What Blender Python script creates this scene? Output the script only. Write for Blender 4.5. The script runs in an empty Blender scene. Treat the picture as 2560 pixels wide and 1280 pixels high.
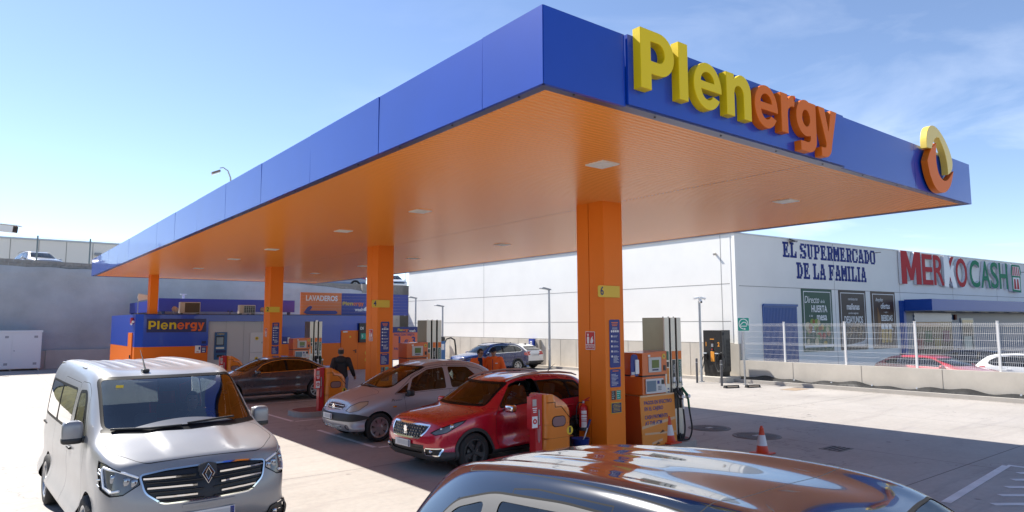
import bpy, bmesh, math, random
from math import sin, cos, pi, radians as rad, sqrt, atan2
from mathutils import Vector, Matrix
random.seed(7)
SC = bpy.context.scene
COL = SC.collection
# ------------------------------------------------------------------ camera, sky, sun, exposure
# scene axes: x runs along the front edge of the station canopy, y along its long side, z up; origin under its near corner
YAW, PITCH, ROLL, FPX = .6658, .0988, -.0038, 1697.6
cam = bpy.data.cameras.new('camera'); camo = bpy.data.objects.new('camera', cam); COL.objects.link(camo)
_cy, _sy = cos(YAW), sin(YAW)
def _uv(w): return Vector((w[0]*_cy + w[1]*_sy, -w[0]*_sy + w[1]*_cy, w[2]))
_fw = Vector((0, cos(PITCH), sin(PITCH))); _u0 = Vector((0, -sin(PITCH), cos(PITCH))); _r0 = Vector((1, 0, 0))
_rt = cos(ROLL)*_r0 + sin(ROLL)*_u0; _up = -sin(ROLL)*_r0 + cos(ROLL)*_u0
_R, _U, _F = _uv(_rt), _uv(_up), _uv(_fw)
CAMLOC = _uv((-.2979, -6.1029, 0)) + Vector((0, 0, 2.4))
camo.matrix_world = Matrix(((_R.x, _U.x, -_F.x, CAMLOC.x), (_R.y, _U.y, -_F.y, CAMLOC.y), (_R.z, _U.z, -_F.z, CAMLOC.z), (0, 0, 0, 1)))
cam.sensor_width = 36; cam.lens = 36*FPX/2560; cam.clip_start = .05; cam.clip_end = 4000
SC.camera = camo

SUN_DIR = Vector((-.27, .90, 1.0)).normalized()          # towards the sun
SUN_EL = math.asin(SUN_DIR.z); SUN_AZ = atan2(SUN_DIR.x, SUN_DIR.y)
W_ = bpy.data.worlds.new("World"); SC.world = W_; W_.use_nodes = True
nt = W_.node_tree; nt.nodes.clear()
_o = nt.nodes.new('ShaderNodeOutputWorld'); _bg = nt.nodes.new('ShaderNodeBackground')
_sky = nt.nodes.new('ShaderNodeTexSky'); _sky.sky_type = 'NISHITA'; _sky.sun_disc = False
_sky.sun_elevation = SUN_EL; _sky.sun_rotation = SUN_AZ; _sky.altitude = 600; _sky.air_density = .85; _sky.dust_density = .1; _sky.ozone_density = 2.2
# thin wisps of cirrus, placed by sky direction
_tc = nt.nodes.new('ShaderNodeTexCoord'); _mp = nt.nodes.new('ShaderNodeMapping')
_mp.inputs['Rotation'].default_value = (0, 0, -.9); _mp.inputs['Scale'].default_value = (1.6, 3.2, 9.0)
_nz = nt.nodes.new('ShaderNodeTexNoise'); _nz.inputs['Scale'].default_value = 1.5; _nz.inputs['Detail'].default_value = 7; _nz.inputs['Roughness'].default_value = .55; _nz.inputs['Distortion'].default_value = .6
_rp = nt.nodes.new('ShaderNodeValToRGB'); _rp.color_ramp.elements[0].position = .47; _rp.color_ramp.elements[1].position = .80
_rp.color_ramp.elements[1].color = (.55, .55, .55, 1)
_mx = nt.nodes.new('ShaderNodeMix'); _mx.data_type = 'RGBA'; _mx.inputs['B'].default_value = (8.2, 8.5, 9.0, 1)
nt.links.new(_tc.outputs['Generated'], _mp.inputs['Vector']); nt.links.new(_mp.outputs['Vector'], _nz.inputs['Vector'])
nt.links.new(_nz.outputs['Fac'], _rp.inputs['Fac'])
_dt = nt.nodes.new('ShaderNodeVectorMath'); _dt.operation = 'DOT_PRODUCT'; _dt.inputs[1].default_value = (.97, .24, 0); nt.links.new(_tc.outputs['Generated'], _dt.inputs[0])
_mr = nt.nodes.new('ShaderNodeMapRange'); _mr.inputs['From Min'].default_value = .50; _mr.inputs['From Max'].default_value = .95; nt.links.new(_dt.outputs['Value'], _mr.inputs['Value'])
_mu = nt.nodes.new('ShaderNodeMath'); _mu.operation = 'MULTIPLY'; _sp = nt.nodes.new('ShaderNodeSeparateXYZ'); nt.links.new(_tc.outputs['Generated'], _sp.inputs['Vector'])
_me = nt.nodes.new('ShaderNodeMapRange'); _me.inputs['From Min'].default_value = .34; _me.inputs['From Max'].default_value = .10; _me.inputs['To Min'].default_value = .25; nt.links.new(_sp.outputs['Z'], _me.inputs['Value'])
_mz = nt.nodes.new('ShaderNodeMath'); _mz.operation = 'MULTIPLY'; nt.links.new(_mr.outputs['Result'], _mz.inputs[0]); nt.links.new(_me.outputs['Result'], _mz.inputs[1]); nt.links.new(_mz.outputs['Value'], _mu.inputs[0]); nt.links.new(_rp.outputs['Color'], _mu.inputs[1]); nt.links.new(_mu.outputs['Value'], _mx.inputs['Factor'])
_tn = nt.nodes.new('ShaderNodeMix'); _tn.data_type = 'RGBA'; _tn.blend_type = 'MULTIPLY'; _tn.inputs['Factor'].default_value = 1; _tn.inputs['B'].default_value = (1.04, .98, .97, 1); nt.links.new(_sky.outputs['Color'], _tn.inputs['A'])
nt.links.new(_tn.outputs['Result'], _mx.inputs['A']); nt.links.new(_mx.outputs['Result'], _bg.inputs['Color'])
_bg.inputs['Strength'].default_value = .074; nt.links.new(_bg.outputs['Background'], _o.inputs['Surface'])
_sl = bpy.data.lights.new('sun', 'SUN'); _so = bpy.data.objects.new('sun', _sl); COL.objects.link(_so)
_sl.energy = 3.4; _sl.angle = rad(.53); _sl.color = (1, .95, .87)
_so.rotation_euler = SUN_DIR.to_track_quat('Z', 'Y').to_euler(); _so.location = (0, 0, 60)
SC.view_settings.view_transform = 'Standard'; SC.view_settings.look = 'None'; SC.view_settings.gamma = 1
SC.view_settings.exposure = 1.55
SC.render.engine = 'CYCLES'
SC.cycles.max_bounces = 7; SC.cycles.diffuse_bounces = 3; SC.cycles.glossy_bounces = 4; SC.cycles.transparent_max_bounces = 14
SC.cycles.caustics_reflective = False; SC.cycles.caustics_refractive = False
try: SC.cycles.use_denoising = True
except Exception: pass

# ------------------------------------------------------------------ materials
def S(h):                                     # '#rrggbb' as seen on a swatch -> linear
    h = h.lstrip('#'); c = [int(h[i:i+2], 16)/255 for i in (0, 2, 4)]
    return tuple(x/12.92 if x <= .04045 else ((x+.055)/1.055)**2.4 for x in c)
MATS = {}
def mat(name, col, rough=.5, metal=0., var=0., vscale=3., bump=0., bscale=60., coat=0., spec=.5, stain=None, aniso=None):
    if name in MATS: return MATS[name]
    m = bpy.data.materials.new(name); m.use_nodes = True; n = m.node_tree; b = n.nodes['Principled BSDF']
    c = (*col, 1) if len(col) == 3 else col
    b.inputs['Base Color'].default_value = c; b.inputs['Roughness'].default_value = rough; b.inputs['Metallic'].default_value = metal
    b.inputs['Coat Weight'].default_value = coat; b.inputs['Coat Roughness'].default_value = .03
    b.inputs['Specular IOR Level'].default_value = spec
    if var or bump or stain:
        tc = n.nodes.new('ShaderNodeTexCoord')
        geo = n.nodes.new('ShaderNodeNewGeometry')
    if var:
        nz = n.nodes.new('ShaderNodeTexNoise'); nz.inputs['Scale'].default_value = vscale; nz.inputs['Detail'].default_value = 6; nz.inputs['Roughness'].default_value = .6
        n.links.new(geo.outputs['Position'], nz.inputs['Vector'])
        rp = n.nodes.new('ShaderNodeValToRGB'); e = rp.color_ramp.elements
        e[0].position = .3; e[1].position = .7
        e[0].color = (*[x*(1-var) for x in c[:3]], 1); e[1].color = (*[min(1, x*(1+var)) for x in c[:3]], 1)
        n.links.new(nz.outputs['Fac'], rp.inputs['Fac']); out = rp.outputs['Color']
        if stain:
            n2 = n.nodes.new('ShaderNodeTexNoise'); n2.inputs['Scale'].default_value = stain[1]; n2.inputs['Detail'].default_value = 8; n2.inputs['Roughness'].default_value = .7
            mp = n.nodes.new('ShaderNodeMapping'); mp.inputs['Scale'].default_value = stain[3] if len(stain) > 3 else (1, 1, 1)
            n.links.new(geo.outputs['Position'], mp.inputs['Vector']); n.links.new(mp.outputs['Vector'], n2.inputs['Vector'])
            r2 = n.nodes.new('ShaderNodeValToRGB'); r2.color_ramp.elements[0].position = stain[2]; r2.color_ramp.elements[1].position = min(1, stain[2]+.22)
            mx = n.nodes.new('ShaderNodeMix'); mx.data_type = 'RGBA'; mx.inputs['B'].default_value = (*stain[0], 1)
            n.links.new(r2.outputs['Color'], mx.inputs['Factor']); n.links.new(out, mx.inputs['A']); out = mx.outputs['Result']
        n.links.new(out, b.inputs['Base Color'])
    if bump:
        nb = n.nodes.new('ShaderNodeTexNoise'); nb.inputs['Scale'].default_value = bscale; nb.inputs['Detail'].default_value = 4
        n.links.new(geo.outputs['Position'], nb.inputs['Vector'])
        bp = n.nodes.new('ShaderNodeBump'); bp.inputs['Strength'].default_value = bump; bp.inputs['Distance'].default_value = .02
        n.links.new(nb.outputs['Fac'], bp.inputs['Height']); n.links.new(bp.outputs['Normal'], b.inputs['Normal'])
    MATS[name] = m
    return m

def glass_mat(name, tint, refl=1.0, ior=1.5, gain=1.6):
    """clear pane: tinted see-through mixed with a mirror by Fresnel"""
    m = bpy.data.materials.new(name); m.use_nodes = True; n = m.node_tree; n.nodes.clear()
    o = n.nodes.new('ShaderNodeOutputMaterial'); t = n.nodes.new('ShaderNodeBsdfTransparent'); g = n.nodes.new('ShaderNodeBsdfGlossy')
    t.inputs['Color'].default_value = (*tint, 1); g.inputs['Roughness'].default_value = .01; g.inputs['Color'].default_value = (refl, refl, refl, 1)
    f = n.nodes.new('ShaderNodeFresnel'); f.inputs['IOR'].default_value = ior
    ad = n.nodes.new('ShaderNodeMath'); ad.operation = 'MULTIPLY_ADD'; ad.inputs[1].default_value = gain; ad.inputs[2].default_value = .02; ad.use_clamp = True
    n.links.new(f.outputs['Fac'], ad.inputs[0])
    x = n.nodes.new('ShaderNodeMixShader'); n.links.new(ad.outputs['Value'], x.inputs['Fac']); n.links.new(t.outputs[0], x.inputs[1]); n.links.new(g.outputs[0], x.inputs[2])
    n.links.new(x.outputs[0], o.inputs['Surface']); MATS[name] = m
    return m

def paint(name, col, metal=.0, rough=.28, coat=1.0):
    """car paint: base + clear coat, plain dark liner on the back of the sheet"""
    m = bpy.data.materials.new(name); m.use_nodes = True; n = m.node_tree; b = n.nodes['Principled BSDF']
    b.inputs['Base Color'].default_value = (*col, 1); b.inputs['Metallic'].default_value = metal; b.inputs['Roughness'].default_value = rough
    b.inputs['Coat Weight'].default_value = coat; b.inputs['Coat Roughness'].default_value = .02 if coat > .9 else .12
    geo = n.nodes.new('ShaderNodeNewGeometry')
    nz = n.nodes.new('ShaderNodeTexNoise'); nz.inputs['Scale'].default_value = 2.2; nz.inputs['Detail'].default_value = 8; n.links.new(geo.outputs['Position'], nz.inputs['Vector'])
    mr = n.nodes.new('ShaderNodeMapRange'); mr.inputs['To Min'].default_value = rough*.85; mr.inputs['To Max'].default_value = rough*1.3
    n.links.new(nz.outputs['Fac'], mr.inputs['Value']); n.links.new(mr.outputs['Result'], b.inputs['Roughness'])
    d = n.nodes.new('ShaderNodeBsdfDiffuse'); d.inputs['Color'].default_value = (.02, .02, .022, 1)
    x = n.nodes.new('ShaderNodeMixShader'); o = n.nodes['Material Output']
    n.links.new(geo.outputs['Backfacing'], x.inputs['Fac']); n.links.new(b.outputs[0], x.inputs[1]); n.links.new(d.outputs[0], x.inputs[2]); n.links.new(x.outputs[0], o.inputs['Surface'])
    MATS[name] = m
    return m

# ------------------------------------------------------------------ objects
def tag(o, label=None, cat=None, group=None, kind=None):
    if label: o['label'] = label
    if cat: o['category'] = cat
    if group: o['group'] = group
    if kind: o['kind'] = kind
    return o
def empty(name, loc=(0, 0, 0), rz=0., label=None, cat=None, group=None):
    o = bpy.data.objects.new(name, None); COL.objects.link(o); o.location = loc; o.rotation_euler = (0, 0, rz); o.empty_display_size = .2
    return tag(o, label, cat, group)
def kids(o): return [c for c in bpy.data.objects if c.parent == o]
def copy_tree(o, loc=None, rz=None, label=None, parent=None):
    c = o.copy(); COL.objects.link(c); c.parent = parent
    if parent is not None: c.matrix_parent_inverse = o.matrix_parent_inverse.copy()
    if loc is not None: c.location = loc
    if rz is not None: c.rotation_euler = (0, 0, rz)
    if label: c['label'] = label
    for ch in kids(o): copy_tree(ch, parent=c)
    return c

class MB:
    """collects shapes and links them as ONE mesh object"""
    def __init__(s): s.v = []; s.f = []; s.m = []; s.sm = []; s.mats = []; s.X = None
    def _mi(s, m):
        if m is None: m = s.mats[0] if s.mats else mat('grey', (.3, .3, .3))
        if m not in s.mats: s.mats.append(m)
        return s.mats.index(m)
    def add(s, vs, fs, m=None, smooth=False, X=None):
        i0 = len(s.v); mi = s._mi(m); X = X or s.X
        for p in vs:
            p = Vector(p); s.v.append(X @ p if X else p)
        for f in fs: s.f.append([i+i0 for i in f]); s.m.append(mi); s.sm.append(smooth)
        return s
    def box(s, a, b, m=None, X=None, bev=0.):
        x0, y0, z0 = a; x1, y1, z1 = b
        if bev <= 0:
            vs = [(x0,y0,z0),(x1,y0,z0),(x1,y1,z0),(x0,y1,z0),(x0,y0,z1),(x1,y0,z1),(x1,y1,z1),(x0,y1,z1)]
            fs = [(0,3,2,1),(4,5,6,7),(0,1,5,4),(1,2,6,5),(2,3,7,6),(3,0,4,7)]
            return s.add(vs, fs, m, X=X)
        bm = bmesh.new(); bmesh.ops.create_cube(bm, size=1)
        for q in bm.verts: q.co = Vector(((x0+x1)/2+q.co.x*(x1-x0), (y0+y1)/2+q.co.y*(y1-y0), (z0+z1)/2+q.co.z*(z1-z0)))
        bmesh.ops.bevel(bm, geom=bm.edges[:], offset=bev, segments=2, affect='EDGES', profile=.5)
        return s.bm(bm, m, X=X, smooth=False)
    def bm(s, bm, m=None, smooth=False, X=None):
        bm.verts.index_update()
        s.add([q.co.copy() for q in bm.verts], [[q.index for q in f.verts] for f in bm.faces], m, smooth, X); bm.free()
        return s
    def prism(s, poly, a, b, axis='y', m=None, X=None, smooth=False):
        """poly = list of 2-D points (counter-clockwise), extruded from a to b along axis; y: poly is (x, z); x: (y, z); z: (x, y)"""
        n = len(poly)
        def P(p, t): return {'y': (p[0], t, p[1]), 'x': (t, p[0], p[1]), 'z': (p[0], p[1], t)}[axis]
        vs = [P(p, a) for p in poly] + [P(p, b) for p in poly]
        fs = [[i, (i+1) % n, n+(i+1) % n, n+i] for i in range(n)]
        s.add(vs, fs, m, smooth, X)
        i0 = len(s.v)-2*n; mi = s._mi(m)
        for base in (0, n):
            s.f.append([i0+base+i for i in (range(n) if base else reversed(range(n)))]); s.m.append(mi); s.sm.append(False)
        return s
    def cyl(s, p0, p1, r0, r1=None, n=16, m=None, caps=True, X=None, smooth=True):
        r1 = r0 if r1 is None else r1
        p0 = Vector(p0); p1 = Vector(p1); d = (p1-p0).normalized(); a = d.orthogonal().normalized(); b = d.cross(a)
        vs = []
        for p, r in ((p0, r0), (p1, r1)):
            for i in range(n):
                t = 2*pi*i/n; vs.append(p+(a*cos(t)+b*sin(t))*r)
        fs = [[i, (i+1) % n, n+(i+1) % n, n+i] for i in range(n)]
        s.add(vs, fs, m, smooth, X)
        if caps: s.add(vs, [list(reversed(range(n))), list(range(n, 2*n))], m, False, X)
        return s
    def tube(s, pts, r, n=8, m=None, X=None, caps=True):
        pts = [Vector(p) for p in pts]; rs = r if isinstance(r, (list, tuple)) else [r]*len(pts)
        vs = []; up = None
        for k, p in enumerate(pts):
            d = (pts[min(k+1, len(pts)-1)]-pts[max(k-1, 0)]).normalized()
            a = d.orthogonal().normalized() if up is None else (up-d*up.dot(d)).normalized()
            up = a; b = d.cross(a)
            for i in range(n):
                t = 2*pi*i/n; vs.append(p+(a*cos(t)+b*sin(t))*rs[k])
        fs = []
        for k in range(len(pts)-1):
            for i in range(n): fs.append([k*n+i, k*n+(i+1) % n, (k+1)*n+(i+1) % n, (k+1)*n+i])
        s.add(vs, fs, m, True, X)
        if caps: s.add(vs, [list(reversed(range(n))), list(range((len(pts)-1)*n, len(pts)*n))], m, False, X)
        return s
    def lathe(s, prof, n=24, m=None, X=None, closed=False, smooth=True):
        """prof = (r, z) points turned round the z axis"""
        vs = []; k = len(prof)
        for r, z in prof:
            for i in range(n):
                t = 2*pi*i/n; vs.append((r*cos(t), r*sin(t), z))
        fs = [[j*n+i, j*n+(i+1) % n, (j+1)*n+(i+1) % n, (j+1)*n+i] for j in range(k-1) for i in range(n)]
        return s.add(vs, fs, m, smooth, X)
    def blob(s, c, sz, m=None, e=.45, n=10, X=None):
        """soft rounded box (superquadric)"""
        f = lambda a: (abs(a)**e)*(1 if a >= 0 else -1); vs = []; N2 = 2*n
        for j in range(n+1):
            p = -pi/2+pi*j/n
            for i in range(N2):
                t = 2*pi*i/N2; vs.append((c[0]+sz[0]/2*f(cos(p))*f(cos(t)), c[1]+sz[1]/2*f(cos(p))*f(sin(t)), c[2]+sz[2]/2*f(sin(p))))
        fs = [(j*N2+i, j*N2+(i+1) % N2, (j+1)*N2+(i+1) % N2, (j+1)*N2+i) for j in range(n) for i in range(N2)]
        return s.add(vs, fs, m, True, X)
    def quad(s, a, b, c, d, m=None, X=None): return s.add([a, b, c, d], [(0, 1, 2, 3)], m, X=X)
    def sphere(s, c, r, m=None, n=12, X=None, sc=(1, 1, 1)):
        pr = [(max(1e-4, r*sin(pi*i/n)), -r*cos(pi*i/n)) for i in range(n+1)]
        M = Matrix.Translation(Vector(c)) @ Matrix.Diagonal((*sc, 1))
        return s.lathe(pr, 2*n, m, (X @ M) if X else M)
    def build(s, name, m=None, parent=None, auto=None, bevel=0.):
        me = bpy.data.meshes.new(name)
        me.from_pydata([tuple(p) for p in s.v], [], s.f)
        mats = [m] if m is not None and not s.mats else list(s.mats)
        for q in mats: me.materials.append(q)
        for p, mi, sm in zip(me.polygons, s.m, s.sm): p.material_index = mi; p.use_smooth = sm
        me.validate(); me.update()
        o = bpy.data.objects.new(name, me); COL.objects.link(o)
        if parent is not None: o.parent = parent
        if bevel:
            b = o.modifiers.new('bevel', 'BEVEL'); b.width = bevel; b.segments = 2; b.limit_method = 'ANGLE'; b.angle_limit = rad(50); b.harden_normals = False
        return o

def T(x, y, z): return Matrix.Translation((x, y, z))
def RZ(a): return Matrix.Rotation(a, 4, 'Z')
def RX(a): return Matrix.Rotation(a, 4, 'X')
def RY(a): return Matrix.Rotation(a, 4, 'Y')

def _curve_mesh(cu):
    o = bpy.data.objects.new('tmp', cu); COL.objects.link(o)
    dg = bpy.context.evaluated_depsgraph_get(); dg.update()
    me = bpy.data.meshes.new_from_object(o.evaluated_get(dg))
    bpy.data.objects.remove(o); return me
_TXT = {}
def text_mesh(body, size=.1, ext=.002, off=0., align='CENTER', spacing=1.0, line=1.0):
    cu = bpy.data.curves.new('t', 'FONT'); cu.body = body; cu.size = size; cu.extrude = ext; cu.offset = off
    cu.align_x = align; cu.align_y = 'CENTER'; cu.space_character = spacing; cu.space_line = line; cu.resolution_u = 4
    me = _curve_mesh(cu); bpy.data.curves.remove(cu); return me
FACE = {'front': RX(pi/2), 'left': RZ(-pi/2) @ RX(pi/2), 'back': RZ(pi) @ RX(pi/2), 'right': RZ(pi/2) @ RX(pi/2), 'up': Matrix.Identity(4)}
def put_text(mb, body, loc, size, m, face='front', xs=1.0, off=0., align='CENTER', ext=.002, spacing=1., X=None, line=1.0, shear=0.):
    """lettering added to a mesh builder, reading upright on a face that looks to the front (-y), left (-x) ..."""
    me = text_mesh(body, size, ext, off, align, spacing, line)
    M = T(*loc) @ (FACE[face] if isinstance(face, str) else face) @ Matrix.Diagonal((xs, 1, 1, 1))
    if shear: M = M @ Matrix(((1, shear, 0, 0), (0, 1, 0, 0), (0, 0, 1, 0), (0, 0, 0, 1)))
    if X: M = X @ M
    mb.add([M @ q.co for q in me.vertices], [list(p.vertices) for p in me.polygons], m)
    bpy.data.meshes.remove(me)
    return mb
def put_shape(mb, loops, loc, m, face='front', ext=.002, bev=0., X=None, sc=1.0):
    """closed 2-D outlines (even-odd holes) as a plate of half-thickness ext"""
    cu = bpy.data.curves.new('s', 'CURVE'); cu.dimensions = '2D'; cu.fill_mode = 'BOTH'; cu.extrude = ext; cu.bevel_depth = bev; cu.bevel_resolution = 1
    if bev: cu.offset = -bev
    for lp in loops:
        sp = cu.splines.new('POLY'); sp.points.add(len(lp)-1); sp.use_cyclic_u = True
        for q, p in zip(sp.points, lp): q.co = (p[0]*sc, p[1]*sc, 0, 1)
    me = _curve_mesh(cu); bpy.data.curves.remove(cu)
    M = T(*loc) @ (FACE[face] if isinstance(face, str) else face)
    if X: M = X @ M
    mb.add([M @ q.co for q in me.vertices], [list(p.vertices) for p in me.polygons], m)
    bpy.data.meshes.remove(me)
    return mb
def arc(cx, cy, rx, ry, a0, a1, n=14):
    return [(cx+rx*cos(rad(a0+(a1-a0)*i/n)), cy+ry*sin(rad(a0+(a1-a0)*i/n))) for i in range(n+1)]
def rrect(x0, y0, x1, y1, r, n=4):
    return arc(x1-r, y1-r, r, r, 0, 90, n)+arc(x0+r, y1-r, r, r, 90, 180, n)+arc(x0+r, y0+r, r, r, 180, 270, n)+arc(x1-r, y0+r, r, r, 270, 360, n)
def disc(cx, cy, r, n=18): return [(cx+r*cos(2*pi*i/n), cy+r*sin(2*pi*i/n)) for i in range(n)]
# ------------------------------------------------------------------ shared colours
ORANGE = (.78, .165, .008); BLUE = (.005, .055, .44)
M_blue = mat('blue_cladding', BLUE, .28, coat=.25)
M_fascia = mat('fascia_blue', (.001, .048, .39), .4, coat=.6, spec=.3, var=.06, vscale=.9)
M_orange = mat('orange_cladding', ORANGE, .45, spec=.3)
M_white = mat('white_paint', (.84, .84, .82), .5, var=.03, vscale=.6)
M_black = mat('black_plastic', (.018, .018, .02), .45)
M_rubber = mat('rubber', (.022, .022, .022), .75)
M_steel = mat('brushed_steel', (.55, .52, .47), .34, metal=1., var=.06, vscale=4)
M_galv = mat('galvanised_steel', (.42, .44, .46), .42, metal=.7, var=.1, vscale=8)
M_greypaint = mat('grey_paint', (.25, .27, .30), .45)
M_chrome = mat('chrome', (.8, .8, .8), .08, metal=1.)
M_yellow = mat('yellow_sign', (.72, .50, .02), .4)
M_ylet = mat('yellow_letter', (.80, .58, .002), .45, spec=.3)
M_olet = mat('orange_letter', (.74, .155, .006), .5, spec=.25)
M_navy = mat('navy_print', (.02, .035, .22), .5)
M_navyd = mat('dark_navy_panel', (.012, .016, .10), .35)
M_red = mat('red_paint', (.50, .015, .02), .35, coat=.3)
M_wprint = mat('white_print', (.80, .80, .80), .5)
M_oprint = mat('orange_print', (.85, .20, .02), .5)
M_rprint = mat('red_print', (.55, .02, .02), .5)
M_green = mat('green_print', (.01, .32, .22), .5)
M_lens = mat('clear_lens', (.75, .76, .74), .15, spec=.6)

# ------------------------------------------------------------------ ground
def ground_mat():
    m = bpy.data.materials.new('concrete_slab'); m.use_nodes = True; n = m.node_tree; b = n.nodes['Principled BSDF']
    geo = n.nodes.new('ShaderNodeNewGeometry'); L = n.links.new
    def noise(sc, det=6, ro=.6, scale=(1, 1, 1), rz=0., dist=0.):
        mp = n.nodes.new('ShaderNodeMapping'); mp.inputs['Scale'].default_value = scale; mp.inputs['Rotation'].default_value = (0, 0, rz)
        nz = n.nodes.new('ShaderNodeTexNoise'); nz.inputs['Scale'].default_value = sc; nz.inputs['Detail'].default_value = det; nz.inputs['Roughness'].default_value = ro; nz.inputs['Distortion'].default_value = dist
        L(geo.outputs['Position'], mp.inputs['Vector']); L(mp.outputs['Vector'], nz.inputs['Vector']); return nz.outputs['Fac']
    def ramp(f, p0, p1, c0, c1):
        r = n.nodes.new('ShaderNodeValToRGB'); r.color_ramp.elements[0].position = p0; r.color_ramp.elements[1].position = p1
        r.color_ramp.elements[0].color = (*c0, 1); r.color_ramp.elements[1].color = (*c1, 1); L(f, r.inputs['Fac']); return r.outputs['Color']
    def mix(f, a, c, mode='MIX'):
        x = n.nodes.new('ShaderNodeMix'); x.data_type = 'RGBA'; x.blend_type = mode
        if isinstance(f, float): x.inputs['Factor'].default_value = f
        else: L(f, x.inputs['Factor'])
        L(a, x.inputs['A'])
        if isinstance(c, tuple): x.inputs['B'].default_value = (*c, 1)
        else: L(c, x.inputs['B'])
        return x.outputs['Result']
    base = ramp(noise(.22, 8, .65), .3, .72, (.32, .295, .27), (.44, .41, .38))
    fine = ramp(noise(9, 6, .7), .25, .75, (.86, .86, .86), (1.08, 1.07, 1.06)); base = mix(1.0, base, fine, 'MULTIPLY')
    # tyre sweeps and scuffs: long streaks in two directions
    st = ramp(noise(1.0, 8, .72, (.18, 1.6, 1), .5, 1.2), .54, .78, (0, 0, 0), (.62, .62, .62)); base = mix(st, base, (.20, .18, .18))
    st2 = ramp(noise(1.0, 7, .7, (.12, 1.1, 1), 2.1, 2.0), .55, .80, (0, 0, 0), (.55, .55, .55)); base = mix(st2, base, (.23, .20, .19))
    # oil spots, denser where cars stand
    vo = n.nodes.new('ShaderNodeTexVoronoi'); vo.inputs['Scale'].default_value = 1.6; vo.inputs['Randomness'].default_value = 1
    L(geo.outputs['Position'], vo.inputs['Vector'])
    sp = ramp(vo.outputs['Distance'], .05, .10, (.7, .7, .7), (0, 0, 0)); pick = ramp(noise(.5, 3), .52, .6, (0, 0, 0), (1, 1, 1))
    sp = mix(1.0, sp, pick, 'MULTIPLY'); base = mix(sp, base, (.07, .065, .065))
    big = ramp(noise(.33, 6, .6), .60, .78, (0, 0, 0), (.35, .35, .35)); base = mix(big, base, (.27, .245, .235))
    cr = n.nodes.new('ShaderNodeTexVoronoi'); cr.feature = 'DISTANCE_TO_EDGE'; cr.inputs['Scale'].default_value = .16
    wq = n.nodes.new('ShaderNodeMix'); wq.data_type = 'VECTOR'; wq.inputs['Factor'].default_value = .12; L(geo.outputs['Position'], wq.inputs['A'])
    nq = n.nodes.new('ShaderNodeTexNoise'); nq.inputs['Scale'].default_value = .8; nq.inputs['Detail'].default_value = 6; L(geo.outputs['Position'], nq.inputs['Vector']); sc_ = n.nodes.new('ShaderNodeVectorMath'); sc_.operation = 'SCALE'; sc_.inputs['Scale'].default_value = 30; L(nq.outputs['Color'], sc_.inputs[0]); L(sc_.outputs['Vector'], wq.inputs['B']); L(wq.outputs['Result'], cr.inputs['Vector'])
    ck = ramp(cr.outputs['Distance'], .0010, .0022, (.55, .55, .55), (0, 0, 0)); base = mix(ck, base, (.12, .11, .105))
    # sawn joints between slabs
    sx = n.nodes.new('ShaderNodeSeparateXYZ'); L(geo.outputs['Position'], sx.inputs['Vector'])
    def joint(sock, per, off, w):
        a = n.nodes.new('ShaderNodeMath'); a.operation = 'MULTIPLY_ADD'; a.inputs[1].default_value = 1/per; a.inputs[2].default_value = off; L(sock, a.inputs[0])
        f = n.nodes.new('ShaderNodeMath'); f.operation = 'FRACT'; L(a.outputs[0], f.inputs[0])
        c = n.nodes.new('ShaderNodeMath'); c.operation = 'LESS_THAN'; c.inputs[1].default_value = w/per; L(f.outputs[0], c.inputs[0]); return c.outputs[0]
    j1 = joint(sx.outputs['Y'], 6.2, .02, .022); j2 = joint(sx.outputs['X'], 5.4, .28, .018)
    jm = n.nodes.new('ShaderNodeMath'); jm.operation = 'MAXIMUM'; L(j1, jm.inputs[0]); L(j2, jm.inputs[1])
    jw = n.nodes.new('ShaderNodeMath'); jw.operation = 'MULTIPLY'; jw.inputs[1].default_value = .75; L(jm.outputs[0], jw.inputs[0])
    base = mix(jw.outputs[0], base, (.05, .048, .047))
    L(base, b.inputs['Base Color'])
    rr = n.nodes.new('ShaderNodeMapRange'); rr.inputs['To Min'].default_value = .45; rr.inputs['To Max'].default_value = .8; L(noise(.6, 5), rr.inputs['Value']); L(rr.outputs['Result'], b.inputs['Roughness'])
    bp = n.nodes.new('ShaderNodeBump'); bp.inputs['Strength'].default_value = .25; bp.inputs['Distance'].default_value = .01; L(noise(45, 5), bp.inputs['Height']); L(bp.outputs['Normal'], b.inputs['Normal'])
    b.inputs['Specular IOR Level'].default_value = .35
    MATS['concrete_slab'] = m
    return m
M_ground = ground_mat()
M_conc = mat('cast_concrete', (.55, .51, .445), .85, var=.12, vscale=.9, bump=.08, bscale=25, stain=((.27, .235, .19), .9, .60, (1, 1, .35)))
M_asph = mat('asphalt', (.06, .06, .062), .9, var=.15, vscale=2, bump=.3, bscale=120)
M_dirt = mat('dry_earth', (.25, .20, .14), .95, var=.2, vscale=.5)

g = MB()
# one sheet: forecourt to the far plain, with a sunken corner cut out for the shop's car park
xs = [-900, -60, 21.35, 140, 900]; ys = [-900, -60, 11.6, 46, 900]
g.quad((-60, -60, 0), (21.35, -60, 0), (21.35, 46, 0), (-60, 46, 0), M_ground)
g.build('forecourt_ground'); tag(bpy.data.objects['forecourt_ground'], kind='structure', label='pale concrete slab forecourt with stains and joints')
g = MB(); g.quad((-900, -900, -.62), (900, -900, -.62), (900, 900, -.62), (-900, 900, -.62), M_dirt); tag(g.build('ground'), kind='structure')
g = MB(); g.quad((21.3, -60, -.3), (140, -60, -.3), (140, 14, -.3), (21.3, 14, -.3), M_asph); tag(g.build('parking_ground'), kind='structure')
g = MB(); g.box((-80, 42.1, -.6), (60, 140, 5.35), mat('terrace_gravel', (.33, .30, .26), .95, var=.15, vscale=.8)); tag(g.build('upper_terrain'), kind='structure')

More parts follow.
